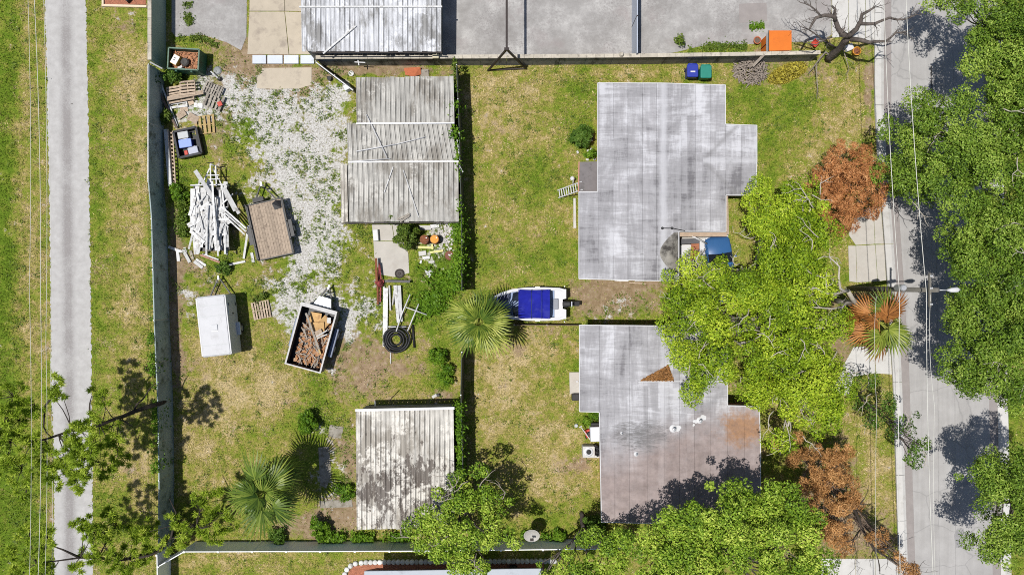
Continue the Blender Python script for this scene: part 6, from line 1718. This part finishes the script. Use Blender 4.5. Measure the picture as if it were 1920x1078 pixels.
# corrugated black hose coil
root = thing("hose_coil", "black corrugated drain hose coiled below the white gutters", "hose", G(743, 636))
for lay in range(4):
    mb = MB(); pts = []
    R_ = .36 + .16 * lay
    for k in range(41):
        a = k / 40 * 6.283
        pts.append(W(742 + lay * .8, 637 - lay * .3, .15) + Vector((math.cos(a + lay) * R_ * (1 + .03 * math.sin(3 * a + lay)), math.sin(a + lay) * R_ * (1 + .04 * math.sin(2 * a)), .02 + .05 * math.sin(2 * a + lay * 2) + .06 * lay)))
    rad = [.075 if k % 2 else .060 for k in range(41)]
    mb.tube(pts, rad, 8, False).build("coil", black_plastic, root)
MB().tube([W(719, 646, .1), W(728, 652, .1), W(742, 655, .15), W(754, 650, .2)], .07, 8).build("hose_end", black_plastic, root)
tag(MB().tube([W(774, 609, .12), W(775, 630, .12), W(777, 652, .1)], .07, 8).build("hose_piece", black_plastic), "short straight piece of black hose right of the coil", "hose")
tag(MB().lathe(G(822, 740), [(.10, 0), (.11, .2), (.09, .22)], 10).build("pipe_stub", black_plastic), "short black pipe stub standing near the shed and middle fence", "pipe")
tag(MB().rbox(G(815, 742, .06), (.35, .2, .12), .04, .5).build("pale_stone", white_concrete), "pale flat stone beside the black pipe stub", "stone")
# things by the diagonal gate
tag(MB().rbox(W(650, 163, .5) + Vector((0, 0, -.25)), (.42, .36, .5), .08, .5).build("plastic_tub", MAT("pale_tub", (0.6, .62, .66), .05)), "pale plastic tub beside the diagonal gate's end", "tub")
tag(MB().lathe(G(619, 149), [(.13, 0), (.15, .25), (.12, .26)], 12).build("bucket", black_plastic), "small black bucket left of the diagonal gate", "bucket")
tag(MB().lathe(G(659, 139), [(.16, 0), (.18, .12), (.13, .13), (.12, .05)], 12).build("white_bowl", white), "white bowl on the red soil near the diagonal gate", "bowl")
tag(MB().add([W(757, 128, .1), W(788, 126, .25), W(790, 140, .12), W(775, 144, .3), W(760, 141, .1)], [(0, 1, 2, 3, 4)]).build("tarp_scrap", terracotta), "orange tarp scrap on the soil behind the stepped shed", "tarp")
tag(MB().add([W(790, 131, .1), W(803, 130, .2), W(804, 144, .12), W(788, 143, .1)], [(0, 1, 2, 3)]).build("tarp_scrap", grey_wood), "grey sheet scrap next to the orange tarp", "tarp")
root = thing("white_bracket", "small white metal bracket on the block wall's face", "bracket", W(672, 117, 1.2))
MB().bar(W(665, 117, 1.2), W(685, 118, 1.2), .06, .06).build("arm", white, root); MB().bar(W(671, 112, 1.25), W(673, 123, 1.15), .06, .06).build("arm", white, root)
tag(MB().rbox(W(817, 106, 1.75), (.4, .28, .22), .03).build("cap_block", MAT("yellow_cap", (0.55, .5, .36), .1)), "yellowish loose block on top of the block wall", "block")
tag(MB().lathe(W(1165, 103, 1.62), [(.15, 0), (.17, .05), (.1, .2)], 10).build("wall_urn", coping), "little stone knob on the block wall coping", "knob")

# ---------------------------------------------------------------- boat on its trailer
bx, by, bz = 1058, 570, 1.3
o0 = W(bx, by, bz)
root = thing("motor_boat", "white motor boat with a royal blue canvas cover", "boat", (o0.x - 2.4, o0.y, 0))
def bp(x, y, z): return Vector((o0.x - x, o0.y + y, z))      # x forward from the transom
LB_, hb = 5.0, 1.04
st = [(0, .92, 1.28, .45), (.3, 1.0, 1.3, .42), (1.2, 1.04, 1.32, .40), (2.4, 1.03, 1.36, .42), (3.3, .93, 1.40, .50), (4.1, .68, 1.45, .64), (4.7, .34, 1.50, .85), (5.05, .04, 1.53, 1.25)]
vs = []; fs = []
for (x, w_, zt_, zk) in st:
    for (f_, g_) in ((1, 1), (.97, .8), (.80, .35), (.02, 0), (-.80, .35), (-.97, .8), (-1, 1)):
        vs.append(bp(x, w_ * f_, zk + (zt_ - zk) * g_))
k = 7
for i in range(len(st) - 1):
    for j in range(k - 1): fs.append((i * k + j, i * k + j + 1, (i + 1) * k + j + 1, (i + 1) * k + j))
fs.append(tuple(range(k)))
MB().add(vs, fs, True).build("hull", gelcoat, root)
# gunwale ring
mb = MB(); vs = []; fs = []
inn = [(0.0, .92), (.3, 1.0), (1.2, 1.04), (2.4, 1.03), (3.3, .93), (4.1, .68), (4.7, .34), (5.05, .04)]
for s_ in (1, -1):
    b_ = len(vs)
    for i, (x, w_) in enumerate(inn):
        z = st[i][2] + .02
        vs += [bp(x, s_ * (w_ + .03), z), bp(x, s_ * max(w_ - .16, .0), z + .03)]
    for i in range(len(inn) - 1):
        q = b_ + 2 * i; fs.append((q, q + 1, q + 3, q + 2))
MB().add(vs, fs).build("gunwale", gelcoat, root)
MB().prism([bp(x, y, 0)[:2] for x, y in [(-.12, -.95), (.62, -.95), (.62, .95), (-.12, .95), (-.12, .35), (.1, .3), (.1, -.3), (-.12, -.35)]], 1.0, 1.33).build("swim_deck", gelcoat, root)
MB().prism([bp(x, y, 0)[:2] for x, y in [(.6, -.86), (3.3, -.8), (4.0, -.55), (4.5, -.3), (4.5, .3), (4.0, .55), (3.3, .8), (.6, .86)]], .85, .92).build("cockpit_floor", boat_blue, root)
# canvas cover, sagging between bows
vs = []; fs = []
for i in range(13):
    for j in range(9):
        x = .95 + 1.98 * i / 12; y = -.93 + 1.86 * j / 8
        z = 1.72 + .10 * math.cos((j - 4) / 4 * 1.5) - .05 * math.sin(i / 12 * math.pi * 2) ** 2 - (.10 if j in (0, 8) else 0) + .035 * math.sin(i * 1.3 + j) * math.sin(j * .9) - .05 * abs(math.sin(i / 12 * math.pi * 3))
        e = .04 * math.sin(i / 12 * math.pi)
        vs.append(bp(x, y * (1 - e), z))
for i in range(12):
    for j in range(8):
        a = i * 9 + j; fs.append((a, a + 1, a + 10, a + 9))
MB().add(vs, fs, True).build("canvas_cover", canvas_blue, root)
for x in (1.45, 2.1):
    MB().tube([bp(x, .93 * q, 1.66 + .13 * math.cos(q * 1.5)) for q in np.linspace(-1, 1, 9)], .016, 5).build("cover_strap", boat_dark, root)
for x in (1.0, 2.85):
    for s_ in (-1, 1): MB().tube([bp(x, s_ * .95, 1.3), bp(x, s_ * .88, 1.68)], .018, 6).build("cover_bow", galv, root)
for s_ in (-1, 1):
    MB().prism([bp(x, y, 0)[:2] for x, y in [(2.95, s_ * .22), (3.35, s_ * .22), (3.3, s_ * .72), (2.95, s_ * .84)]], 1.0, 1.38).build("console", boat_blue, root)
    MB().hexa([bp(3.0, s_ * .2, 1.38), bp(3.35, s_ * .2, 1.38), bp(3.28, s_ * .7, 1.38), bp(2.95, s_ * .82, 1.38)], [bp(2.9, s_ * .2, 1.72), bp(2.94, s_ * .2, 1.72), bp(2.92, s_ * .66, 1.72), bp(2.86, s_ * .78, 1.72)]).build("windscreen", glass_dark, root)
    MB().prism([bp(x, y, 0)[:2] for x, y in [(3.5, s_ * .3), (4.5, s_ * .12), (4.4, s_ * .28), (3.9, s_ * .52), (3.5, s_ * .7)]], .95, 1.22).build("bow_seat", boat_dark, root)
    MB().tube([bp(3.5, s_ * .78, 1.43), bp(4.1, s_ * .55, 1.5), bp(4.6, s_ * .28, 1.56)], .02, 6).build("bow_rail", silver, root)
    MB().box(bp(1.7, s_ * 1.08, 1.28), (.3, .05, .06)).build("cleat", silver, root)
MB().prism([bp(x, y, 0)[:2] for x, y in [(4.2, -.45), (4.95, -.06), (4.95, .06), (4.2, .45)]], 1.40, 1.49).build("foredeck", boat_blue, root)
MB().rbox(bp(.55, 0, 1.4), (.3, .7, .2), .05).build("engine_mount", MAT("mid_grey", (0.25, .26, .29), .1), root)
# outboard motor
mt = MB().rbox(bp(-.15, 0, 1.45), (.55, .38, .42), .12, 0, .1).build("outboard_motor", black_plastic, root)
MB().bar(bp(-.35, 0, 1.3), bp(-.62, 0, .75), .14, .22).build("motor_leg", black_plastic, mt)
MB().rbox(bp(-.45, 0, 1.68), (.06, .34, .02), .01).build("motor_stripe", silver, mt)
for a in (0, 2.09, 4.19):
    c = bp(-.82, 0, .62)
    MB().add([c, c + Vector((.05, math.cos(a) * .2 - math.sin(a) * .06, math.sin(a) * .2 + math.cos(a) * .06)), c + Vector((.1, math.cos(a) * .24, math.sin(a) * .24)), c + Vector((.05, math.cos(a) * .2 + math.sin(a) * .06, math.sin(a) * .2 - math.cos(a) * .06))], [(0, 1, 2, 3)]).build("propeller_blade", black_plastic, mt)
MB().bar(bp(-.6, 0, .95), bp(-1.0, 0, .92), .28, .03).build("cavitation_plate", black_plastic, mt)
tr_ = thing("boat_trailer", "galvanised trailer carrying the white motor boat", "trailer", (o0.x - 2.4, o0.y, 0))
for s_ in (-1, 1):
    MB().bar(bp(-.1, s_ * .7, .42), bp(4.4, s_ * .4, .42), .08, .1).build("frame_rail", galv, tr_)
    MB().bar(bp(.2, s_ * .5, .5), bp(2.6, s_ * .5, .5), .1, .06).build("bunk", grey_wood, tr_)
    MB().bar(bp(-.1, s_ * 1.12, .5), bp(.0, s_ * 1.12, 1.5), .05, .05).build("guide_post", galv, tr_)
fb = Frame(960, 539, math.pi / 2); fb.o = Vector(bp(1.2, 0, 0)); fb.m = Matrix.Translation(fb.o) @ Matrix.Rotation(math.pi / 2, 4, 'Z'); fb.a = math.pi / 2
for s_ in (-1, 1): wheel(fb, s_ * 1.0, 0, .3, .18, tr_)
MB().bar(bp(4.3, 0, .45), bp(5.9, 0, .45), .1, .1).build("tongue", galv, tr_)
MB().bar(bp(1.2, -1.0, .32), bp(1.2, 1.0, .32), .08, .08).build("axle", galv, tr_)
MB().bar(bp(5.2, 0, .45), bp(5.15, 0, 1.3), .08, .08).build("winch_post", galv, tr_)

# wheelie bins
def bin_(label, px, py, mat, lidmat, plate):
    z = 1.05
    c = W(px, py, z); c.z = 0
    root = thing("wheelie_bin", label, "bin", c, "wheelie bins by the block wall")
    b = [c + Vector(q) for q in ((-.26, -.30, .06), (.26, -.30, .06), (.26, .26, .06), (-.26, .26, .06))]
    t = [c + Vector(q) for q in ((-.33, -.40, .98), (.33, -.40, .98), (.33, .36, .98), (-.33, .36, .98))]
    MB().hexa(b, t).build("body", mat, root)
    MB().rbox(c + Vector((0, -.02, 1.03)), (.72, .84, .09), .10, 0, .05).build("lid", lidmat, root)
    MB().tube([c + Vector((-.28, .44, .98)), c + Vector((.28, .44, .98))], .025, 8).build("handle", mat, root)
    fw = Frame(960, 539, 0); fw.o = c; fw.m = Matrix.Translation(c)
    for s_ in (-1, 1): wheel(fw, s_ * .3, .28, .13, .06, root)
    if plate: MB().box(c + Vector((.0, -.1, 1.08)), (.30, .09, .008)).build("label_plate", white, root)
    MB().box(c + Vector((0, .38, 1.03)), (.5, .05, .05)).build("hinge", mat, root)
bin_("blue wheelie bin with a white lid plate by the block wall", 1299, 132, blue_plastic, blue_plastic, True)
bin_("teal green wheelie bin beside the blue one", 1324, 134, teal_plastic, teal_plastic, False)

# orange cabinet and pots
root = thing("storage_cabinet", "bright orange storage cabinet with flat top by the wall", "cabinet", G(1442, 96))
T_ = [W(x, y, 1.7) for x, y in ((1442, 96), (1484, 95), (1484, 58), (1442, 58))]
MB().prism([q[:2] for q in inset([p[:2] for p in T_], .06)], 0, 1.64).build("body", orange, root)
MB().prism([p[:2] for p in T_], 1.64, 1.72).build("top", orange, root)
xl = T_[0].x
MB().box((xl + .03, (T_[0].y + T_[3].y) / 2, 1.36), (.03, abs(T_[3].y - T_[0].y) - .12, .48)).build("white_panel", white, root)
MB().box((xl + .01, (T_[0].y + T_[3].y) / 2, 1.66), (.06, abs(T_[3].y - T_[0].y) + .04, .05)).build("trim", dark_steel, root)
MB().box((xl + .035, (T_[0].y + T_[3].y) / 2, .55), (.04, .04, 1.0)).build("door_seam", dark_steel, root)
def pot(label, px, py, r, h, mat, n=14, soil=True, inner=None):
    c = G(px, py)
    root = thing("plant_pot", label, "pot", c, "plant pots around the dead tree")
    MB().lathe(c, [(r * .7, 0), (r, h * .85), (r * 1.12, h * .85), (r * 1.12, h), (r * .92, h), (r * .88, h * .8)], n).build("pot", mat, root)
    MB().lathe(c + Vector((0, 0, h * .78)), [(r * .86, 0), (r * .8, .03), (r * .1, .05)], n).build("soil", inner or brown_wood, root)
pot("round orange-brown pot left of the orange cabinet", 1417, 79, .22, .35, terracotta)
pot("square red pot right of the orange cabinet", 1524, 85, .26, .42, red_plastic, 4, inner=red_plastic)
pot("orange-rimmed pot nearest the kerb under the dead tree", 1601, 100, .25, .45, orange_lid, 14, inner=rust)
tag(MB().rbox(W(1592, 90, .2), (.5, .4, .25), .05, .4).build("white_bag", white), "white bag beside the pot nearest the kerb", "bag")
tag(MB().add([W(1519, 72, .1), W(1530, 62, .25), W(1545, 68, .15), W(1535, 76, .2)], [(0, 1, 2, 3)]).build("grey_sheet", grey_plastic), "pale grey sheet on the paving behind the square red pot", "sheet")
# brush pile and yellow leaves
random.seed(19)
mb = MB()
for k in range(420):
    a = random.random() * 6.283; rr = random.random() ** .5
    x = 1407 + 31 * rr * math.cos(a); y = 134 + 25 * rr * math.sin(a)
    z = .08 + .75 * (1 - rr * rr) * random.random()
    L = random.uniform(.2, .6); b = random.random() * 6.283
    p = G(x, y, z); d = Vector((math.cos(b), math.sin(b), random.uniform(-.3, .3))) * L / 2
    mb.tube([p - d, p + d * .2 + Vector((0, 0, .03)), p + d], [.03, .025, .012], 4)
tag(mb.build("brush_pile", MAT("grey_brush", (0.30, .255, .22), .5, 7, .95)), "round heap of grey cut branches by the block wall", "brush pile", kind="stuff")
r_ = np.random.default_rng(20)
n = 1500
a = r_.random(n) * 6.283; rr = r_.random(n) ** .5
px = 1476 + 36 * rr * np.cos(a) - 6 * np.sin(a); py = 138 + 19 * rr * np.sin(a) - 9 * rr * np.cos(a)
C = np.stack([(px - 960) * S, (539 - py) * S, .05 + .4 * (1 - rr * rr) * r_.random(n)], 1)
V, F = leaf_quads(C, unit(r_.normal(size=C.shape)), unit(r_.normal(size=C.shape) * .4 + np.array([0, 0, 1])), .16 + .16 * r_.random(n), .06 + .03 * r_.random(n))
tag(raw_mesh("leaf_pile", V, F, leaf_yellow, r_.random(n)), "heap of yellow leaves beside the grey brush pile", "leaf pile", kind="stuff")
stick("cut_log", "pale cut limb lying on the brush pile against the wall", "log", W(1412, 124, .8), W(1433, 102, 1.6), .16, .14, dead_wood)
# leaf litter wedge on second roof
mb = MB(); 
n = 1400
pts_ = np.array([[1200, 713], [1262, 713], [1252, 684]])
w_ = r_.dirichlet([1, 1, 1], n) @ pts_
C = np.array([W(x, y, 3.2) for x, y in w_]); C[:, 2] = [z2(p[0], p[1]) + .03 + .05 * r_.random() for p in C]
V, F = leaf_quads(C, unit(r_.normal(size=C.shape)), unit(r_.normal(size=C.shape) * .3 + np.array([0, 0, 1])), .10 + .12 * r_.random(n), .06 + .05 * r_.random(n))
tag(raw_mesh("leaf_litter", V, F, leaf_brown, r_.random(n) * .6), "wedge of brown leaf litter on the second house's roof", "leaves", kind="stuff")
MB().bar(W(1196, 715, 3.30), W(1362, 714, 3.30), .05, .16).build("roof_curb", white, house2)

# first house porch clutter
tag(MB().prism([W(x, y, .75)[:2] for x, y in [(1272, 460), (1296, 459), (1293, 490), (1272, 492)]], .0, .75).build("white_cabinet", white), "white appliance top standing in the open porch", "appliance")
tag(MB().prism([W(x, y, .4)[:2] for x, y in [(1296, 457), (1311, 456), (1311, 475), (1294, 490)]], .0, .4).build("brown_crate", MAT("brick_brown", (0.33, .13, .07), .2, 5)), "reddish-brown crate between the porch appliance and white door", "crate")
tag(MB().prism([W(x, y, .6)[:2] for x, y in [(1312, 449), (1328, 447), (1328, 480), (1312, 480)]], .5, .6).build("white_table", white), "white table board between crate and blue car", "table")
tag(MB().prism([W(x, y, .9)[:2] for x, y in [(1272, 448), (1311, 447), (1311, 456), (1272, 458)]], 0, .9).build("dark_chest", MAT("dark_grey", (0.10, .10, .11), .2)), "dark grey chest under the porch beam", "chest")
pipe("white downpipe slanting over the open porch", [(1297, 442, 2.85), (1325, 457, 2.2)], .05, white, None)
root = thing("roof_antenna", "black fallen antenna rod on the first house's roof corner", "antenna", W(1250, 428, 3.4))
c = W(1242, 428, 3.42); d = W(1284, 433, 3.5)
MB().tube([c, W(1260, 428, 3.44), d], .03, 6).build("rod", black_steel, root)
for q in (c, W(1260, 428, 3.46)): MB().lathe(q + Vector((0, 0, -.05)), [(.05, 0), (.09, .05), (.05, .1)], 8).build("clamp", black_steel, root)
# blue car under the canopy
fr = Frame(1354, 505, .12, 1.0)
root = thing("parked_car", "blue car parked under the lime canopy by the porch", "car", fr.o)
secs = [(-2.15, .72, .45, .72), (-2.0, .82, .3, .86), (-1.2, .86, .28, .95), (0, .87, .28, .98), (1.2, .86, .28, .95), (1.9, .82, .3, .86), (2.15, .70, .42, .7)]
vs = []; fs = []
for (y, w_, z0, z1_) in secs:
    for q in ((w_ * .94, z0), (w_, (z0 + z1_) / 2), (w_ * .92, z1_ - .05), (w_ * .8, z1_), (0, z1_ + .03), (-w_ * .8, z1_), (-w_ * .92, z1_ - .05), (-w_, (z0 + z1_) / 2), (-w_ * .94, z0)): vs.append(fr(q[0], y, q[1]))
for i in range(len(secs) - 1):
    for j in range(8): fs.append((i * 9 + j, (i + 1) * 9 + j, (i + 1) * 9 + j + 1, i * 9 + j + 1))
fs += [tuple(range(9)), tuple(reversed(range(54, 63)))]
MB().add(vs, fs, True).build("body", car_blue, root)
b = [fr(-.76, -1.3, .95), fr(.76, -1.3, .95), fr(.76, 1.05, .95), fr(-.76, 1.05, .95)]; t = [fr(-.6, -.75, 1.42), fr(.6, -.75, 1.42), fr(.6, .35, 1.42), fr(-.6, .35, 1.42)]
MB().hexa(b, t).build("windows", glass_dark, root)
MB().rbox(fr(0, -.2, 1.45), (1.24, 1.2, .06), .1, fr.a).build("roof", car_blue, root)
for s_ in (-1, 1):
    for y in (-1.35, 1.35): wheel(fr, s_ * .78, y, .32, .2, root)
    MB().rbox(fr(s_ * .6, 2.1, .66), (.3, .12, .12), .03, fr.a).build("headlight", white, root)
    MB().rbox(fr(s_ * .95, .75, .98), (.18, .1, .12), .03, fr.a).build("mirror", car_blue, root)

# ladder, table board and post by the lean-to
root = thing("ladder", "white ladder leaning up to the dark lean-to roof", "ladder", G(1050, 362))
l0, l1 = W(1046, 357, .1), W(1090, 341, 2.6); r0, r1 = W(1048, 371, .1), W(1092, 356, 2.6)
MB().bar(l0, l1, .06, .09).build("rail", white, root); MB().bar(r0, r1, .06, .09).build("rail", white, root)
for k in range(10):
    t = (k + .5) / 10
    MB().bar(l0.lerp(l1, t), r0.lerp(r1, t), .05, .04).build("rung", galv, root)
tag(MB().prism([W(x, y, .5)[:2] for x, y in [(1096, 249), (1110, 248), (1111, 264), (1104, 268)]], .42, .5).build("white_board", white), "white board on the ground beside the round shrub", "board")
tag(MB().box(W(1111, 257, .3), (.06, .5, .6)).build("board_stand", black_steel), "dark stand holding the white board by the house", "stand")
tag(MB().tube([W(1075, 336, .6), W(1074, 348, .05)], .04).build("garden_stake", white), "white garden stake beside the ladder", "stake")
tag(MB().lathe(W(1073, 335, .6), [(.1, 0), (.14, .05), (.08, .1)], 10).build("lamp_cap", white), "small white cap on the stake by the ladder", "cap")
tag(MB().prism([G(x, y)[:2] for x, y in [(1075, 372), (1079, 372), (1080, 428), (1075, 428)]], 0, .1).build("kerb_block", white_concrete), "narrow white kerb along the first house's west wall", "kerb")
for k, (x, y) in enumerate([(1103, 283), (1108, 281), (1083, 286), (1101, 300), (1115, 299)]):
    tag(MB().rbox(G(x, y, .06), (.2, .14, .12), .04, k).build("pale_stone", white_concrete), "pale small stone in the planting next to the lean-to", "stone", "pale stones by the lean-to")
for k, (x, y, L, a) in enumerate([(1165, 526, 1.0, 0.05), (1215, 527, 1.9, -.08), (1195, 530, 1.2, .1)]):
    tag(MB().bar(G(x - L * 13, y, .05), G(x + L * 13, y + a * 20, .05), .06, .04).build("trim_strip", white_wood if k != 2 else tan_wood), ["short white trim strip fallen along the first house's south wall", "long white trim strip fallen along the first house's south wall", "tan trim strip fallen along the first house's south wall"][k], "strip")

# second house west side
root = thing("air_conditioner", "white air conditioner with round fan on a pad by the second house", "air conditioner", W(1104, 847, .75) * 1)
c = W(1104, 847, .75); c.z = 0
MB().rbox(c + Vector((0, 0, .4)), (.78, .72, .7), .06, 0, .03).build("casing", MAT("ac_casing", (0.52, .52, .50), .1, 4), root)
MB().lathe(c + Vector((0, 0, .75)), [(.29, 0), (.29, .03), (.24, .035), (.24, .01)], 20).build("fan_ring", galv, root)
MB().lathe(c + Vector((0, 0, .755)), [(.235, 0), (.1, .01), (.08, .03)], 20).build("fan", black_plastic, root)
tag(MB().rbox(W(1116, 814, .9) + Vector((0, 0, -.45)), (.62, .95, .9), .05, .03).build("metal_cabinet", silver), "grey metal cabinet against the second house's west wall", "cabinet")
tag(MB().rbox(W(1117, 797, .5) + Vector((0, 0, -.25)), (.62, .3, .5), .05).build("black_crate", black_plastic), "black crate above the grey metal cabinet", "crate")
root = thing("lawn_mower", "red push mower with a long white handle by the second house", "mower", G(1102, 812))
MB().rbox(G(1103, 811, .2), (.45, .55, .2), .1, .3, .06).build("deck", red_plastic, root)
MB().lathe(G(1103, 811, .3), [(.14, 0), (.15, .12), (.1, .16)], 12).build("engine", black_plastic, root)
fr = Frame(1103, 811, .3)
for s_ in (-1, 1):
    for y in (-.24, .24): wheel(fr, s_ * .26, y, .1, .05, root)
MB().bar(G(1107, 824, .3), W(1089, 800, .9), .05, .05).build("handle_bar", white, root)
MB().bar(W(1086, 801, .9), W(1091, 798, .9), .05, .05).build("handle_grip", grey_plastic, root)
mb = MB(); random.seed(23)
for k in range(26):
    mb.tube([W(random.uniform(1112, 1126), random.uniform(832, 855), .2), W(random.uniform(1112, 1126), random.uniform(832, 855), .5)], .04, 6)
tag(mb.build("pipe_tangle", black_plastic), "black pipe tangle between the air conditioner and house wall", "pipes", kind="stuff")
tag(MB().rbox(W(1079, 745, .5) + Vector((0, 0, -.25)), (.45, .42, .5), .06).build("black_bin", black_plastic), "small black bin below the concrete pad", "bin")
tag(MB().rbox(W(1082, 715, .12), (.14, .1, .12), .02).build("white_brick", white), "white brick lying on the concrete pad", "brick")
tag(MB().lathe(G(1080, 797), [(.1, 0), (.13, .15), (.1, .2)], 10).build("pale_pot", grey_plastic), "small pale pot at the end of the mower's handle", "pot")
# satellite dish
root = thing("satellite_dish", "round grey satellite dish by the white south fence", "dish", G(993, 988))
c = W(997, 1003, 1.8)
MB().tube([G(993, 990, 0), Vector((c.x, c.y + .05, 1.75))], .04, 8).build("mast", galv, root)
prof = [(.02, -.10), (.2, -.085), (.36, -.03), (.49, .05), (.51, .055), (.48, .06), (.36, -.01), (.2, -.065), (.03, -.08)]
m = Matrix.Translation(c) @ Matrix.Rotation(.45, 4, 'X')
mb = MB().lathe((0, 0, 0), prof, 24); mb.v = [m @ v for v in mb.v]
mb.build("reflector", MAT("dish_grey", (0.40, .385, .36), .15, 4, .6), root)
MB().tube([m @ Vector((0, -.42, 0)), m @ Vector((0, .05, .42))], .02, 6).build("feed_arm", black_steel, root)
MB().box(m @ Vector((0, .06, .44)), (.22, .14, .12)).build("receiver", dark_steel, root)

# ---------------------------------------------------------------- ground cover
vine("weedy green strip on the paving behind the block wall", [(1290, 92), (1345, 88), (1400, 88)], .22, .12, leaf_weed, 131, 420, .13, "weed_patch")
vine("weedy green patch beside the dark square on the paving", [(1404, 52), (1432, 50)], .22, .15, leaf_vine, 132, 420, .13, "weed_patch")
vine("grass tuft strip growing in the top left asphalt", [(352, 5), (356, 50)], .25, .12, leaf_weed, 133, 420, .13, "weed_patch")
vine("weeds at the near edge of the top left asphalt", [(335, 72), (380, 72), (410, 88)], .2, .1, leaf_weed, 134, 260, .12, "weed_patch")

def inpoly(x, y, poly):
    p = np.asarray(poly); r = np.zeros(len(x), bool); j = len(p) - 1
    for i in range(len(p)):
        c = ((p[i, 1] > y) != (p[j, 1] > y)) & (x < (p[j, 0] - p[i, 0]) * (y - p[i, 1]) / (p[j, 1] - p[i, 1] + 1e-12) + p[i, 0])
        r ^= c; j = i
    return r
def grass(n):
    r = np.random.default_rng(5)
    x = r.uniform(-34.2, 34.2, n); y = r.uniform(-19.4, 19.4, n)
    gr, di, dr, lu = masks(x, y)
    keep = r.random(n) > np.clip(gr * 1.15 + di * .75, 0, .96)
    for poly in PAVED:
        p = np.asarray(poly); lo = p.min(0); hi = p.max(0)
        c = (x > lo[0]) & (x < hi[0]) & (y > lo[1]) & (y < hi[1]) & keep
        ids = np.nonzero(c)[0]
        if len(ids): keep[ids[inpoly(x[ids], y[ids], p)]] = False
    x, y, dr, lu = x[keep], y[keep], dr[keep], lu[keep]; n = len(x)
    t = .47 + .38 * (dr - lu) + 1.5 * (fbm(x, y, .75, 31) - .5) + 1.1 * (fbm(x, y, 2.8, 41, 3) - .5) + .5 * (r.random(n) - .5)
    stops = np.array([0, .3, .52, .72, 1.0]); cols = np.array([(.15, .235, .02), (.25, .31, .04), (.32, .32, .075), (.45, .37, .15), (.62, .50, .28)])
    c = np.stack([np.interp(t, stops, cols[:, k]) for k in range(3)], 1) * (.45 + .8 * r.random(n))[:, None] * (.62 + .7 * fbm(x, y, 3.6, 47, 3))[:, None]
    bare = fbm(x, y, 1.7, 53, 3); kk = r.random(n) > np.clip((bare - .52) * 6, 0, .85); x, y, lu, c = x[kk], y[kk], lu[kk], c[kk]; n = len(x)
    a = r.random(n) * 6.283; h = r.uniform(.04, .11, n) * (1 + .5 * np.clip(lu, 0, 1)); w = r.uniform(.012, .03, n); lean = r.uniform(.04, .13, n)
    dx, dy = np.cos(a), np.sin(a)
    V = np.zeros((n, 3, 3))
    V[:, 0] = np.stack([x - dy * w, y + dx * w, np.zeros(n)], 1); V[:, 1] = np.stack([x + dy * w, y - dx * w, np.zeros(n)], 1); V[:, 2] = np.stack([x + dx * lean, y + dy * lean, h], 1)
    m = NT("grass_blades", .8, 0, .15); m.color(m.attr("gcol"))
    G4 = np.concatenate([c, np.ones((n, 1))], 1)
    o = raw_mesh("grass", V.reshape(-1, 3), np.arange(n * 3).reshape(-1, 3), m.m, None, None, G4)
    tag(o, "patchy green and straw-coloured grass over the yards", "grass", kind="stuff")
grass(480000)
def weeds(n):
    r = np.random.default_rng(6)
    x = r.uniform(-33, 24, n * 14); y = r.uniform(-18.5, 18.5, n * 14)
    gr, di, dr, lu = masks(x, y)
    keep = r.random(len(x)) < np.clip(.25 * (gr > .2) * (fbm(x, y, .9, 77) > .47) + .08 * (lu > .4) + .05 * (fbm(x, y, .8, 79) > .55), 0, .5)
    for poly in PAVED:
        p = np.asarray(poly); keep &= ~inpoly(x, y, p)
    x, y = x[keep][:n], y[keep][:n]
    m = 12
    rep = np.repeat(np.arange(len(x)), m)
    rad = (.05 + .13 * r.random(len(x)))[rep]
    C = np.stack([x[rep] + r.normal(size=len(rep)) * rad, y[rep] + r.normal(size=len(rep)) * rad, .03 + r.random(len(rep)) * .12], 1)
    V, F = leaf_quads(C, unit(r.normal(size=C.shape) * np.array([1, 1, .4])), unit(r.normal(size=C.shape) * .5 + np.array([0, 0, 1])), r.uniform(.08, .18, len(C)), r.uniform(.03, .06, len(C)))
    tag(raw_mesh("weeds", V, F, leaf_weed, np.clip(.2 + .8 * r.random(len(C)), 0, 1)), "scattered low weeds breaking through the white gravel", "weeds", kind="stuff")
weeds(5200)
